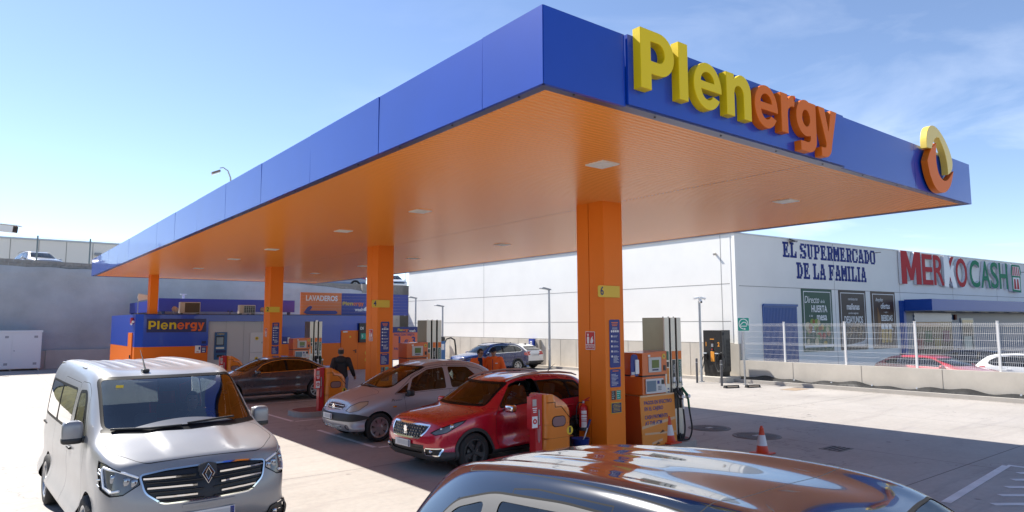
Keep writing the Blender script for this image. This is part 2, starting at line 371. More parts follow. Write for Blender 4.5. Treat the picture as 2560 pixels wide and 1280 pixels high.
# painted bay lines and hatching, one sheet 4 mm up
M_line = mat('worn_white_line', (.74, .73, .72), .6, var=.12, vscale=3, stain=((.33, .30, .29), 7., .56))
g = MB()
def line(a, b, w=.10, z=.004):
    a = Vector((*a, z)); b = Vector((*b, z)); d = (b-a).normalized(); n_ = Vector((-d.y, d.x, 0))*w/2
    g.quad(a-n_, b-n_, b+n_, a+n_, M_line)
line((2.25, 7.70), (2.25, 10.5)); line((2.30, 7.65), (6.4, 7.65))
line((2.30, 12.25), (2.25, 14.55)); line((2.35, 12.2), (6.4, 12.2)); line((2.3, 16.5), (6.4, 16.5)); line((2.25, 16.55), (2.25, 19.2))
line((2.30, 21.0), (6.4, 21.0))
line((6.3, -.84), (9.66, -.56), .12); line((9.72, -.56), (9.9, -2.9), .12)
du = Vector((cos(-YAW), sin(-YAW), 0))
for k in range(6):
    a0 = Vector((9.15-k*.62, -.86-k*.10, 0)); L_ = .55+.75*k
    b0 = a0+du*min(L_, 3.0); line((a0.x, a0.y), (b0.x, b0.y), .13)
tag(g.build('road_markings'), kind='structure')
# ------------------------------------------------------------------ canopy
CW, CL, ZB, ZT = 10.71, 31.63, 4.614, 5.378
can = empty('station_canopy', (CW/2, CL/2, 0), 0, 'huge blue edged fuel station canopy with a ribbed orange ceiling on four orange columns', 'canopy')
cx, cy = -CW/2, -CL/2                                   # canopy children are laid out from its near corner
XC = T(cx, cy, 0)
def cbuild(mb, name, m=None, parent=None, **k):
    o = mb.build(name, m, parent or can, **k); return o
M_sof = mat('soffit_orange', (.97, .34, .05), .27, spec=.55)
g = MB(); g.X = XC
pitch = .08; groove = .018; dep = .010
for (a, b) in ((.14, 5.195), (5.207, CW-.14)):
    vs = []; fs = []; k = 0; y = .14
    prof = []
    while y < CL-.14-pitch:
        prof += [(y, ZB+.012), (y+pitch-groove, ZB+.012), (y+pitch-groove+.004, ZB+.012+dep), (y+pitch-.004, ZB+.012+dep)]; y += pitch
    prof.append((y, ZB+.012))
    for (yy, zz) in prof: vs += [(a, yy, zz), (b, yy, zz)]
    for i in range(len(prof)-1): fs.append((2*i, 2*i+2, 2*i+3, 2*i+1))
    g.add(vs, fs, M_sof)
g.box((5.19, .14, ZB+.03), (5.212, CL-.14, ZB+.05), M_black)
cbuild(g, 'soffit')
g = MB(); g.X = XC
M_flange = mat('flange_steel', (.10, .12, .24), .28, metal=.6)
for a, b in (((.002, .002), (CW-.002, .14)), ((.002, CL-.14), (CW-.002, CL-.002)), ((.002, .14), (.14, CL-.14)), ((CW-.14, .14), (CW-.002, CL-.14))):
    g.box((*a, ZB+.004), (*b, ZB+.03), M_flange)
for k in range(9): g.cyl((.45+k*1.2, .07, ZB-.004), (.45+k*1.2, .07, ZB+.006), .012, n=8, m=M_black)
for k in range(26): g.cyl((.07, .45+k*1.2, ZB-.004), (.07, .45+k*1.2, ZB+.006), .012, n=8, m=M_black)
cbuild(g, 'edge_flange')
g = MB(); g.X = XC; g.box((.2, .2, ZB+.06), (CW-.2, CL-.2, ZT-.12), mat('roof_deck', (.3, .3, .3), .7)); cbuild(g, 'roof_deck')
rnd = random.Random(3)
def fpanel(x0, y0, x1, y1, off, z0=ZB, z1=ZT, tilt=0.):
    g = MB(); g.X = XC; t = .04
    d = Vector((x1-x0, y1-y0, 0)).normalized(); n_ = Vector((d.y, -d.x, 0))
    p0 = Vector((x0, y0, 0))+n_*off; p1 = Vector((x1, y1, 0))+n_*off
    a = p0+d*.006; b = p1-d*.006; i_ = n_*-t; ti = n_*tilt
    vs = [a+Vector((0,0,z0)), b+Vector((0,0,z0)), b+Vector((0,0,z1))+ti, a+Vector((0,0,z1))+ti]
    vs += [q+i_ for q in vs]
    g.add(vs, [(0,1,2,3),(5,4,7,6),(4,0,3,7),(1,5,6,2),(3,2,6,7),(4,5,1,0)], M_fascia)
    return cbuild(g, 'fascia_panel')
fpanel(0, 0, 1.12, 0, 0); fpanel(1.12, 0, 5.72, 0, .03, ZB+.02); fpanel(5.72, 0, 8.2, 0, 0, tilt=.002); fpanel(8.2, 0, CW, 0, .001)
ys = [CL, 29.0, 26.6, 24.3, 22.0, 19.7, 17.3, 15.0, 12.65, 10.3, 8.0, 5.63, 3.30, .97, .0]
for a, b in zip(ys, ys[1:]): fpanel(0, a, 0, b, rnd.uniform(0, .005), tilt=rnd.uniform(-.005, .005))
ys = [.0, 4, 8, 12, 16, 20, 24, 28, CL]
for a, b in zip(ys, ys[1:]): fpanel(CW, a, CW, b, rnd.uniform(0, .003))
fpanel(CW, CL, 0, CL, 0)
# recessed ceiling lamps
M_lampface = mat('lamp_diffuser', (.90, .90, .88), .35)
def ceil_lamp(x, y):
    g = MB(); g.X = XC @ T(x, y, ZB)
    for i in range(2): g.box((-.17+i*.30, -.17, -.005), (-.13+i*.30, .17, .02), M_white)
    for i in range(2): g.box((-.13, -.17+i*.30, -.005), (.13, -.13+i*.30, .02), M_white)
    o = cbuild(g, 'ceiling_lamp')
    h = MB(); h.X = XC @ T(x, y, ZB); h.box((-.128, -.128, -.004), (.128, .128, .015), M_lampface)
    for k in range(3): h.box((-.128, -.09+k*.085, -.011), (.128, -.08+k*.085, -.005), M_white)
    h.build('diffuser', None, o)
for y in (1.98, 6.99, 10.6, 15.65, 19.45, 24.2): ceil_lamp(2.8, y); ceil_lamp(7.6, y)
# columns: box with a joint down the side
COLV = [3.99, 12.83, 21.80]
M_colside = mat('column_orange', (.86, .21, .012), .5, spec=.3)
def column(x0, y0, w, d):
    g = MB(); g.X = XC; j = d*.55
    g.box((x0, y0, 0), (x0+w, y0+j-.008, ZB+.02), M_colside); g.box((x0, y0+j+.008, 0), (x0+w, y0+d, ZB+.02), M_colside)
    g.box((x0+.02, y0+j-.02, 0), (x0+w-.02, y0+j+.02, ZB), M_black)
    g.box((x0-.012, y0-.012, .12), (x0+w+.012, y0+d+.012, .2), mat('column_foot', (.40, .09, .01), .5))
    cbuild(g, 'column')
for y in COLV: column(4.87, y, .49, .70)
column(2.02, 29.2, .33, .55)

# ------------------------------------------------------------------ canopy lettering
def L_P(): return [[(0,0),(.165,0),(.165,.175)]+arc(.30,.41,.24,.235,-90,90)+[(0,.645)], [(.16,.315)]+arc(.285,.42,.10,.105,-90,90,8)+[(.16,.525)]]
def L_l(): return [[(0,0),(.155,0),(.155,.645),(0,.645)]]
def L_e():
    o = arc(.26,.25,.26,.275,-33,-358,30); i = arc(.265,.245,.12,.155,-14,-35,2)
    low = arc(.26,.24,.125,.15,188,322,12)
    return [[(.52,.205)]+[(.135,.205)]+low[1:]+arc(.26,.25,.255,.272,-30,-350,32)+[(.52,.26)], [(.135,.30)]+arc(.26,.30,.125,.115,180,0,12)[1:-1]+[(.385,.30)]]
def L_n(): return [[(0,0),(.155,0),(.155,.29)]+arc(.25,.29,.095,.095,180,0,8)[1:]+[(.345,0),(.50,0),(.50,.32)]+arc(.31,.33,.19,.20,0,100,8)[1:]+[(.155,.455),(.155,.515),(0,.515)]]
def L_r(): return [[(0,0),(.155,0),(.155,.26)]+arc(.28,.25,.125,.125,175,95,5)+[(.32,.375),(.32,.525)]+arc(.30,.36,.14,.165,80,140,4)+[(.155,.44),(.155,.515),(0,.515)]]
def L_g():
    return [[(.50,.515),(.50,.03)]+arc(.305,.03,.195,.195,0,-90,8)+[(.09,-.165),(.09,-.035),(.27,-.035)]+arc(.27,.035,.075,.07,-90,0,5)
            +arc(.24,.285,.24,.245,-64,-296,28)+[(.345,.515)], arc(.245,.285,.10,.115,0,350,20)]
def L_y(): return [[(0,.515),(.17,.515),(.262,.20),(.35,.515),(.51,.515),(.345,.02)]+arc(.16,.02,.18,.19,-5,-90,7)+[(.05,-.17),(.05,-.04),(.12,-.04)]+arc(.13,.02,.06,.06,-90,-20,4)+[(.19,.03)]]
WORD = [('P', L_P, 1.21), ('l', L_l, 1.83), ('e', L_e, 2.08), ('n', L_n, 2.70), ('e', L_e, 3.27), ('r', L_r, 3.87), ('g', L_g, 4.24), ('y', L_y, 4.80)]
sg = empty('canopy_sign', (3.25, -.05, 4.805), 0, 'big raised yellow and orange Plenergy letters across the front of the blue canopy edge', 'sign')
for i, (c, fn, x) in enumerate(WORD):
    g = MB(); put_shape(g, fn(), (x-3.25, -.03, 0), M_ylet if i < 4 else M_olet, 'front', .048, 0 if c == 'g' else .006)
    g.build('letter', None, sg)
lg = empty('canopy_emblem', (8.9, -.05, 4.6), 0, 'raised ring emblem, yellow arc over orange crescent, at the right end of the canopy', 'emblem')
def sm(p, k=3):                                         # Chaikin rounding of an outline, flagged corners (x, y, 1) stay sharp
    p = [(*q, 0) if len(q) == 2 else q for q in p]
    for _ in range(k):
        o = []
        for i in range(len(p)):
            a, b = p[i], p[(i+1) % len(p)]
            o.append(a if a[2] else (a[0]*.75+b[0]*.25, a[1]*.75+b[1]*.25, 0))
            if not b[2]: o.append((a[0]*.25+b[0]*.75, a[1]*.25+b[1]*.75, 0))
        p = o
    return [(q[0], q[1]) for q in p]
ox, oz = 8.9, 4.6
yel = sm([(8.405,5.32,1),(8.41,5.50),(8.50,5.68),(8.72,5.77),(8.98,5.72),(9.25,5.56),(9.44,5.36),(9.51,5.20),(9.44,5.05),(9.26,4.965,1),(9.25,5.20),(9.12,5.42),(8.95,5.575,1),(8.84,5.57),(8.72,5.50),(8.60,5.33,1)])
org = sm([(8.81,5.46,1),(8.55,5.32),(8.39,5.10,1),(8.43,4.92),(8.58,4.70),(8.80,4.60),(9.10,4.62),(9.38,4.80),(9.51,5.06,1),(9.36,4.95),(9.17,4.84),(9.0,4.83),(8.83,4.92),(8.76,5.12),(8.78,5.30)])
g = MB(); put_shape(g, [[(a-ox, b-oz) for a, b in yel]], (0, -.03, 0), mat('pale_yellow_letter', (.80, .58, .10), .35, coat=.1), 'front', .048, .005); g.build('upper_arc', None, lg)
g = MB(); put_shape(g, [[(a-ox, b-oz) for a, b in org]], (0, -.03, 0), M_olet, 'front', .048, .005); g.build('lower_crescent', None, lg)

# ------------------------------------------------------------------ station kiosk
ks = empty('station_kiosk', (7.3, 32, 0), 0, 'low flat roofed kiosk, blue over orange panels, under the far end of the canopy', 'kiosk')
XK = T(-7.3, -32, 0)
def kb(name, fn, parent=None):
    g = MB(); g.X = XK; fn(g); return g.build(name, None, parent or ks)
KV, KR, KZ = 29.0, 13.6, 2.86
foot = lambda e: [(1.50+e, 29.28+e*.4), (1.78+e*.4, KV+e), (4.48, KV+e), (4.48, 36-e), (1.5+e, 36-e)]
kb('upper_wall', lambda g: (g.prism(foot(0), 1.42, KZ, 'z', M_blue), g.box((7.75, KV, 1.42), (KR, 36, KZ), M_blue), g.box((4.48, KV, 2.54), (7.75, 36, KZ), M_blue)))
kb('lower_wall', lambda g: (g.prism(foot(.003), -.02, 1.42, 'z', M_orange), g.box((7.75, KV+.003, -.02), (KR, 35.9, 1.42), M_orange)))
M_wcab = mat('pale_grey_panel', (.50, .50, .52), .45)
kb('service_wall', lambda g: (g.box((4.48, KV+.16, -.02), (7.75, 35.9, 2.54), M_wcab), [g.box((4.48+i*.82, KV+.152, 0), (4.488+i*.82, KV+.159, 2.54), M_greypaint) for i in range(1, 4)]))
kb('roof_trim', lambda g: (g.box((1.77, KV-.012, KZ-.02), (KR, KV+.12, KZ+.02), M_navyd), g.box((1.62, 29.3, KZ+.001), (KR, 36, KZ+.012), mat('roof_felt', (.25, .22, .19), .9))))
d_ = kb('door', lambda g: (g.box((11.02, KV-.035, -.02), (11.96, KV-.004, 2.06), M_orange), g.box((11.0, KV-.02, 0), (11.015, KV-.003, 2.07), mat('door_frame_red', (.42, .05, .01), .5)), g.box((11.965, KV-.02, 0), (11.98, KV-.003, 2.07), mat('door_frame_red', (.42, .05, .01), .5))))
kb('handle', lambda g: (g.box((11.83, KV-.06, .88), (11.87, KV-.036, 1.06), M_black), g.box((11.68, KV-.085, .99), (11.86, KV-.061, 1.015), M_black)), d_)
kb('round_sticker', lambda g: put_shape(g, [disc(0, 0, .05)], (11.52, KV-.038, 1.72), M_yellow, 'front', .002), d_)
kb('closer', lambda g: g.box((11.1, KV-.07, 1.96), (11.35, KV-.036, 2.02), M_galv), d_)
d2 = kb('side_door', lambda g: g.box((1.462, 29.75, 0), (1.497, 30.7, 2.04), M_orange))
kb('handle', lambda g: g.box((1.42, 29.85, .9), (1.461, 29.95, 1.06), M_black), d2)
kb('alarm_siren', lambda g: g.box((1.40, 29.75, 2.42), (1.498, 29.98, 2.72), M_red, bev=.03))
kb('wall_camera', lambda g: (g.box((1.40, 29.42, 2.48), (1.498, 29.55, 2.58), M_white, bev=.02), g.cyl((1.40, 29.46, 2.46), (1.36, 29.40, 2.42), .04, m=M_white)))
kb('yellow_badge', lambda g: [put_shape(g, [disc(0, 0, .16)], (12.55, KV-.006, z), M_yellow, 'front', .002) for z in (.50, .86)])
# sign panel with flat letters
sp = kb('name_panel', lambda g: g.box((1.90, KV-.03, 2.06), (4.36, KV-.003, 2.66), M_navyd))
def kiosk_word(g):
    for i, (c, fn, x) in enumerate(WORD):
        put_shape(g, fn(), (1.97+(x-1.21)*.565, KV-.035, 2.20), mat('yellow_flat', (.62, .45, .01), .45) if i < 4 else mat('orange_flat', (.72, .12, .01), .45), 'front', .003, sc=.565)
kb('name_lettering', kiosk_word, sp)
# pasted notices
kb('white_notice', lambda g: (g.box((3.93, KV-.012, 1.10), (4.17, KV-.001, 1.44), M_wprint), g.box((4.08, KV-.016, 1.25), (4.15, KV-.013, 1.38), M_navy), g.box((3.99, KV-.016, 1.14), (4.10, KV-.013, 1.17), M_rprint)))
kb('blue_notice', lambda g: (g.box((4.19, KV-.012, 1.11), (4.41, KV-.001, 1.44), M_navy), g.box((4.23, KV-.016, 1.21), (4.37, KV-.013, 1.33), mat('photo_patch', (.30, .36, .45), .5)), g.box((4.24, KV-.016, 1.14), (4.36, KV-.013, 1.17), M_wprint), put_text(g, 'Plenergy', (4.30, KV-.014, 1.39), .06, M_oprint, ext=.001)))
kb('dark_screen', lambda g: g.box((4.20, KV-.012, 1.52), (4.39, KV-.001, 1.64), M_navyd))
# cash machine in the white wall
def atm(g):
    f = KV+.159
    B2 = mat('atm_blue', (.02, .10, .26), .35); g.box((4.80, f-.05, .76), (5.36, f-.001, 2.04), B2, bev=.012)
    g.box((4.84, f-.062, 1.42), (5.22, f-.051, 1.86), mat('atm_screen_surround', (.01, .02, .05), .3)); g.box((4.88, f-.068, 1.46), (5.18, f-.063, 1.80), mat('atm_screen', (.25, .32, .36), .12))
    g.box((4.86, f-.09, 1.26), (5.22, f-.051, 1.34), M_steel); g.box((4.86, f-.08, 1.08), (5.30, f-.052, 1.20), M_navyd); g.box((4.92, f-.075, .86), (5.24, f-.052, .98), M_black)
    put_text(g, 'CAJERO', (5.06, f-.055, 1.95), .09, M_yellow, ext=.001)
kb('cash_machine', atm)
def cabinet(z0, z1, zc):
    def f(g):
        F_ = KV+.159; g.box((6.42, F_-.03, z0), (7.06, F_-.001, z1), mat('cabinet_white', (.62, .62, .64), .4), bev=.01)
        put_shape(g, [disc(0, 0, .085)], (6.74, F_-.034, zc), M_yellow, 'front', .002); put_shape(g, [[(-.045,-.03),(.045,-.03),(0,.05)]], (6.74, F_-.038, zc), M_black, 'front', .001)
        g.box((6.98, F_-.045, (z0+z1)/2-.05), (7.0, F_-.031, (z0+z1)/2+.03), M_black)
    return f
kb('cabinet', cabinet(1.05, 2.0, 1.72)); kb('cabinet', cabinet(.05, 1.03, .75))
def payterm(g):
    F_ = KV+.159; W2 = mat('cabinet_white', (.62, .62, .64), .4); g.box((7.10, F_-.06, .62), (7.42, F_-.001, 1.62), W2, bev=.01)
    g.box((7.13, F_-.068, 1.40), (7.34, F_-.061, 1.54), M_black); g.box((7.15, F_-.07, 1.42), (7.24, F_-.069, 1.52), mat('atm_screen', (.25, .32, .36), .12)); g.box((7.13, F_-.066, .98), (7.30, F_-.061, 1.36), mat('label_grey', (.42, .42, .44), .5)); g.box((7.12, F_-.067, .72), (7.25, F_-.061, .86), M_red)
kb('payment_terminal', payterm)
def notice2(g):
    g.box((7.95, KV-.012, 1.42), (8.35, KV-.001, 1.78), M_navy); g.box((8.2, KV-.015, 1.46), (8.32, KV-.013, 1.74), M_wprint); g.box((7.98, KV-.015, 1.48), (8.14, KV-.013, 1.54), M_wprint)
kb('blue_notice', notice2)
kb('floodlight', lambda g: (g.box((9.6, KV-.09, 2.50), (9.72, KV-.01, 2.6), M_white)))
# display board with prices, mostly behind the column
def dboard(g):
    g.box((11.98, KV-.16, 1.42), (12.65, KV-.04, 2.44), M_black, bev=.01)
    put_text(g, 'DI', (12.12, KV-.163, 2.16), .2, M_wprint, off=.004, ext=.001, align='CENTER'); g.box((12.06, KV-.168, 1.60), (12.6, KV-.161, 1.90), M_green); put_text(g, 'S', (12.15, KV-.172, 1.75), .2, M_wprint, off=.004, ext=.001)
db = MB(); dboard(db); tag(db.build('price_board'), 'black price board with DI and a green field beside the orange kiosk door', 'sign')

# things on the kiosk roof
def ac_unit(name, x, y, w, h, grid, label):
    e = empty(name, (x, y, KZ+.012), 0, label, 'air conditioner', 'air conditioners on the kiosk roof')
    g = MB(); g.box((0, 0, .06), (w, .34, h), mat('appliance_cream', (.66, .60, .52), .45), bev=.015); g.box((.03, .02, 0), (.12, .32, .06), M_black); g.box((w-.12, .02, 0), (w-.03, .32, .06), M_black)
    g.build('casing', None, e)
    g = MB(); c = M_black if grid else mat('bronze_grille', (.10, .07, .045), .5)
    g.box((.20, -.012, .09), (w-.03, -.002, h-.04), c)
    if grid:
        for k in range(6): g.box((.20+k*(w-.24)/5, -.022, .09), (.215+k*(w-.24)/5, -.013, h-.04), M_galv)
        for k in range(5): g.box((.20, -.03, .10+k*(h-.16)/4), (w-.03, -.023, .112+k*(h-.16)/4), M_galv)
    g.build('grille', None, e)
    return e
ac_unit('air_conditioner', 3.44, 29.95, .88, .58, False, 'cream air conditioner with plain bronze grille on the kiosk roof above the sign')
ac_unit('air_conditioner', 6.13, 29.95, .76, .48, True, 'cream air conditioner with black square grid on the kiosk roof beside the column marked 2')
def roof_flood(x, label):
    e = empty('floodlight', (x, 29.6, KZ+.012), 0, label, 'floodlight', 'floodlights on the kiosk roof')
    g = MB(); g.tube([(0, 0, 0), (-.06, 0, .05), (-.1, 0, .25)], .012, m=M_white); g.cyl((-.04, .06, .26), (.05, -.10, .20), .12, .10, m=mat('lamp_pink', (.60, .44, .36), .4)); g.build('housing', None, e)
roof_flood(3.15, 'small round floodlight left of the plain air conditioner on the kiosk roof'); roof_flood(7.15, 'small round floodlight right of the gridded air conditioner on the kiosk roof')
e = empty('roof_antenna', (1.72, 30.2, KZ), 0, 'white wedge shaped antenna on a thin mast at the left end of the kiosk roof', 'antenna')
g = MB(); g.cyl((0, 0, 0), (0, 0, .98), .018, m=M_galv); g.build('mast', None, e)
g = MB(); g.prism([(0, .62), (.5, .72), (.5, .86), (0, .95), (-.03, .78)], -.04, .04, 'y', M_white); g.build('antenna_body', None, e)
e = empty('wind_sensor', (5.55, 29.5, KZ+.012), 0, 'small black wind sensor with two cups on the middle of the kiosk roof', 'sensor')
g = MB(); g.cyl((0, 0, 0), (0, 0, .12), .02, m=M_black); g.sphere((-.09, 0, .16), .035, M_black, 6); g.sphere((.09, 0, .16), .035, M_black, 6); g.cyl((-.09, 0, .13), (.09, 0, .13), .01, m=M_black); g.build('cups', None, e)
e = empty('roof_vent', (2.9, 33, KZ+.75), 0, 'small pale pipe vent standing on the blue wash canopy', 'vent')

# banner above the kiosk
e = empty('wash_banner', (12.4, 31.2, 0), 0, 'orange and blue banner reading LAVADEROS with an arrow, above the kiosk roof', 'banner')
XB = T(-12.4, -31.2, 0)
def bb(name, fn):
    g = MB(); g.X = XB; fn(g); return g.build(name, None, e)
Mbo = mat('banner_orange', (.72, .22, .07), .55); Mbb = mat('banner_blue', (.05, .07, .30), .5)
def slats(g, x0, x1, m):
    for k in range(7): g.box((x0, 31.17, 2.885+k*.176), (x1, 31.2, 3.055+k*.176), m)
bb('orange_field', lambda g: slats(g, 9.63, 11.98, Mbo)); bb('blue_field', lambda g: slats(g, 11.985, 16.2, Mbb))
def btxt(g):
    put_text(g, 'LAVADEROS', (10.83, 31.165, 3.79), .40, M_wprint, xs=.82, off=.014, ext=.002)
    put_shape(g, [[(9.82,3.02),(10.02,2.93),(11.62,2.93),(11.74,2.99),(11.74,3.07),(11.62,3.13),(10.15,3.13),(10.28,3.28),(10.28,3.36),(10.16,3.38),(10.02,3.30)]], (0, 31.166, 0), Mbb, 'front', .003)
bb('arrow_lettering', btxt)
def bword(g):
    for i, (c, fn, x) in enumerate(WORD): put_shape(g, fn(), (12.04+(x-1.21)*.31, 31.165, 3.44), M_yellow if i < 4 else M_oprint, 'front', .003, sc=.31)
    put_text(g, 'wash', (13.05, 31.165, 3.20), .26, M_wprint, off=.008, ext=.002)
    put_shape(g, [sm([(13.36,3.12),(13.46,3.14),(13.6,3.06),(13.64,3.2),(13.62,3.38),(13.5,3.4),(13.4,3.32),(13.3,3.24)], 2)], (0, 31.165, 0), M_wprint, 'front', .002)
bb('name_lettering', bword)
g = MB(); g.X = XB
for x in (9.8, 12, 14, 16): g.box((x, 31.21, 2.86), (x+.08, 31.28, 4.1), M_galv)
g.build('frame', None, e)

# wash bays behind
e = empty('wash_canopy', (6.0, 33, 0), 0, 'blue edged flat canopy over the wash bays behind the kiosk', 'canopy')
XWc = T(-6, -33, 0)
M_washblue = mat('wash_blue', (.03, .05, .36), .4)
g = MB(); g.X = XWc; g.box((3.1, 33, 3.06), (10.0, 33.08, 3.72), M_washblue); g.box((3.1, 33.08, 3.06), (3.18, 41.2, 3.66), M_washblue); g.box((3.18, 33.08, 3.3), (10, 41.2, 3.36), M_greypaint); g.build('fascia', None, e)
for (x, y) in ((3.14, 40.9), (3.3, 33.2), (9.7, 33.2), (9.7, 40.5)):
    g = MB(); g.X = XWc; g.box((x, y, 0), (x+.14, y+.14, 3.3), mat('post_blue', (.02, .08, .28), .4)); g.build('post', None, e)
g = MB(); g.X = XWc; g.box((3.2, 38.0, 0), (3.26, 41.2, 1.95), M_wcab); g.box((3.17, 37.9, 1.95), (3.29, 41.2, 2.05), mat('post_blue', (.02, .08, .28), .4)); g.build('side_screen', None, e)
bpy.data.objects.remove(bpy.data.objects['roof_vent'])
g = MB(); g.X = XWc; g.cyl((4.35, 33.6, 3.3), (4.35, 33.6, 3.95), .06, m=M_white); g.box((4.2, 33.5, 3.95), (4.5, 33.7, 3.98), M_white); g.build('vent', None, e)

# ------------------------------------------------------------------ retaining wall, terrace
M_shot = mat('sprayed_concrete', (.50, .49, .485), .95, var=.16, vscale=.45, bump=.9, bscale=9, stain=((.34, .32, .30), .7, .60, (1, 1, .5)))
M_block = mat('concrete_block', (.32, .30, .27), .9, var=.15, vscale=6, bump=.4, bscale=40)
g = MB()
top = [(-60, 5.75), (-3.2, 5.68), (1.1, 5.58), (8, 5.42), (13, 5.22), (16, 5.0), (19.9, 4.75)]
nx = 90; nz = 26
rn = random.Random(5)
def tz(x):
    for (a, za), (b, zb) in zip(top, top[1:]):
        if x <= b: return za+(zb-za)*(x-a)/(b-a)
    return top[-1][1]
X0, X1 = -40., 20.0
vs = []
for j in range(nz+1):
    for i in range(nx+1):
        x = X0+(X1-X0)*i/nx; z = -.6+(tz(x)+.6+rn.uniform(-.03, .03)*(j == nz))*j/nz
        vs.append((x, 41.5+.12*sin(x*.7+z*1.3)*sin(z*.9+x*.33)+rn.uniform(-.05, .05)+(.1 if j == nz else 0), z))
fs = [(j*(nx+1)+i, j*(nx+1)+i+1, (j+1)*(nx+1)+i+1, (j+1)*(nx+1)+i) for j in range(nz) for i in range(nx)]
g.add(vs, fs, M_shot, True)
g.quad((X0, 41.6, 5.0), (X1, 41.6, 4.3), (X1, 42.4, 4.6), (X0, 42.4, 5.6), M_shot)
tag(g.build('retaining_wall'), 'tall rough grey sprayed concrete retaining wall closing the back of the station', 'wall')
g = MB()
for r in range(2):
    x = X0+.2*r
    while x < 19.5:
        z0 = tz(x)-.02+r*.2-(.0 if x < 13 else .0)
        if not (r == 1 and x > 14.5): g.box((x, 41.72-.0*r, z0), (x+.39, 41.92, z0+.19), M_block)
        x += .4
g.box((X0, 41.735, 5.2), (13, 41.9, 5.55), M_block)
tag(g.build('block_parapet'), 'low grey concrete block parapet along the top of the retaining wall', 'wall')
g = MB(); g.box((-.9, 41.0, -.02), (3.0, 41.6, 1.02), M_conc); g.box((-40, 41.1, -.02), (-.9, 41.6, .98), M_conc); g.box((3.0, 41.1, 0), (14, 41.6, .98), M_conc); tag(g.build('wall_plinth'), 'pale cast concrete plinth at the foot of the grey retaining wall', 'wall')
g = MB(); g.box((17.2, 40.9, -.02), (21.0, 41.35, 4.43), M_conc)
for k in range(4): g.box((17.5+k*.95, 40.893, 0), (17.508+k*.95, 40.899, 4.43), M_greypaint)
for k in range(4):
    for j in range(4): g.cyl((17.9+k*.95, 40.899, .5+j*1.1), (17.9+k*.95, 40.89, .5+j*1.1), .025, n=8, m=M_black)
tag(g.build('concrete_wall'), 'pale cast concrete wall panel between the supermarket and the retaining wall', 'wall')
g = MB(); g.box((18.2, 41.5, 4.3), (21.6, 41.75, 5.32), M_block); tag(g.build('block_wall'), 'short pale block wall on top of the cast concrete panel by the supermarket', 'wall')
# chain link fence on the terrace
M_link = bpy.data.materials.new('chain_link'); M_link.use_nodes = True
def chain(m):
    n = m.node_tree; b = n.nodes['Principled BSDF']; b.inputs['Base Color'].default_value = (.35, .38, .38, 1); b.inputs['Metallic'].default_value = .5
    geo = n.nodes.new('ShaderNodeNewGeometry'); mp = n.nodes.new('ShaderNodeMapping'); mp.inputs['Rotation'].default_value = (0, rad(45), 0); mp.inputs['Scale'].default_value = (14, 14, 14)
    n.links.new(geo.outputs['Position'], mp.inputs['Vector']); sx = n.nodes.new('ShaderNodeSeparateXYZ'); n.links.new(mp.outputs['Vector'], sx.inputs['Vector'])
    ls = []
    for k in ('X', 'Z'):
        f = n.nodes.new('ShaderNodeMath'); f.operation = 'FRACT'; n.links.new(sx.outputs[k], f.inputs[0])
        l = n.nodes.new('ShaderNodeMath'); l.operation = 'LESS_THAN'; l.inputs[1].default_value = .07; n.links.new(f.outputs[0], l.inputs[0]); ls.append(l.outputs[0])
    mm = n.nodes.new('ShaderNodeMath'); mm.operation = 'MAXIMUM'; n.links.new(ls[0], mm.inputs[0]); n.links.new(ls[1], mm.inputs[1]); n.links.new(mm.outputs[0], b.inputs['Alpha'])
chain(M_link)
e = empty('chain_link_fence', (0, 42.0, 5.4), 0, 'thin chain link fence on grey posts along the top of the retaining wall', 'fence')
for x in (-11.5, -8.1, -4.7, -1.55, 1.0, 4.2):
    g = MB(); g.cyl((x, 0, 0), (x, 0, 2.05), .04, m=mat('green_grey_post', (.20, .25, .25), .5)); g.build('post', None, e)
g = MB(); g.quad((-14, 0, .35), (7, 0, .35), (7, 0, 2.0), (-14, 0, 2.0), M_link); g.build('mesh', None, e)
# ------------------------------------------------------------------ supermarket
TH = rad(-4.5)
M_wall = mat('painted_panel', (.84, .83, .79), .7, var=.03, vscale=.7, stain=((.74, .72, .67), .5, .62, (1, 1, .3)))
sh = empty('supermarket', (21, 12, 0), 0, 'large white panelled supermarket with a grey concrete base and a blue entrance', 'supermarket')
XS = Matrix.Identity(4)
def sb(name, fn, parent=None, X=None):
    g = MB(); g.X = X; fn(g); return g.build(name, None, parent or sh)
HT = 6.15
# side wall towards the forecourt (local x = 0), panels with joints
def side(g):
    g.box((0, .22, 1.54), (.25, 27.6, HT), M_wall)
    for z in (2.45, 4.04): g.box((-.004, .3, z-.012), (.01, 27.6, z+.012), mat('joint_grey', (.28, .27, .25), .9))
    for y in (.70, 9.3, 18.1): g.box((-.004, y-.012, 1.54), (.01, y+.012, HT), mat('joint_grey', (.28, .27, .25), .9))
sb('side_wall', side)
def sbase(g):
    g.box((-.02, -.05, -.6), (.25, 27.6, 1.52), M_conc)
    y = 1.2
    while y < 27: g.box((-.026, y, 0), (-.021, y+.012, 1.52), mat('joint_conc', (.30, .28, .24), .9)); y += 1.22
sb('side_base', sbase)
XF = RZ(TH)
def front(g):
    g.box((0, 0, -.6), (62, .22, HT), M_wall)
    Mj = mat('joint_grey', (.28, .27, .25), .9)
    g.box((.2, -.004, 3.93), (62, .01, 3.955), Mj)
    for x in (7.26, 13.28, 19.2, 25.0, 31): g.box((x, -.004, 0), (x+.018, .01, HT), Mj)
sb('front_wall', front, X=XF)
sb('coping', lambda g: (g.box((-.03, -.03, HT), (62, .26, HT+.06), mat('coping_metal', (.55, .56, .57), .4, metal=.3))), X=XF)
sb('side_coping', lambda g: g.box((-.04, .3, HT), (.28, 27.6, HT+.055), mat('coping_metal', (.55, .56, .57), .4, metal=.3)))
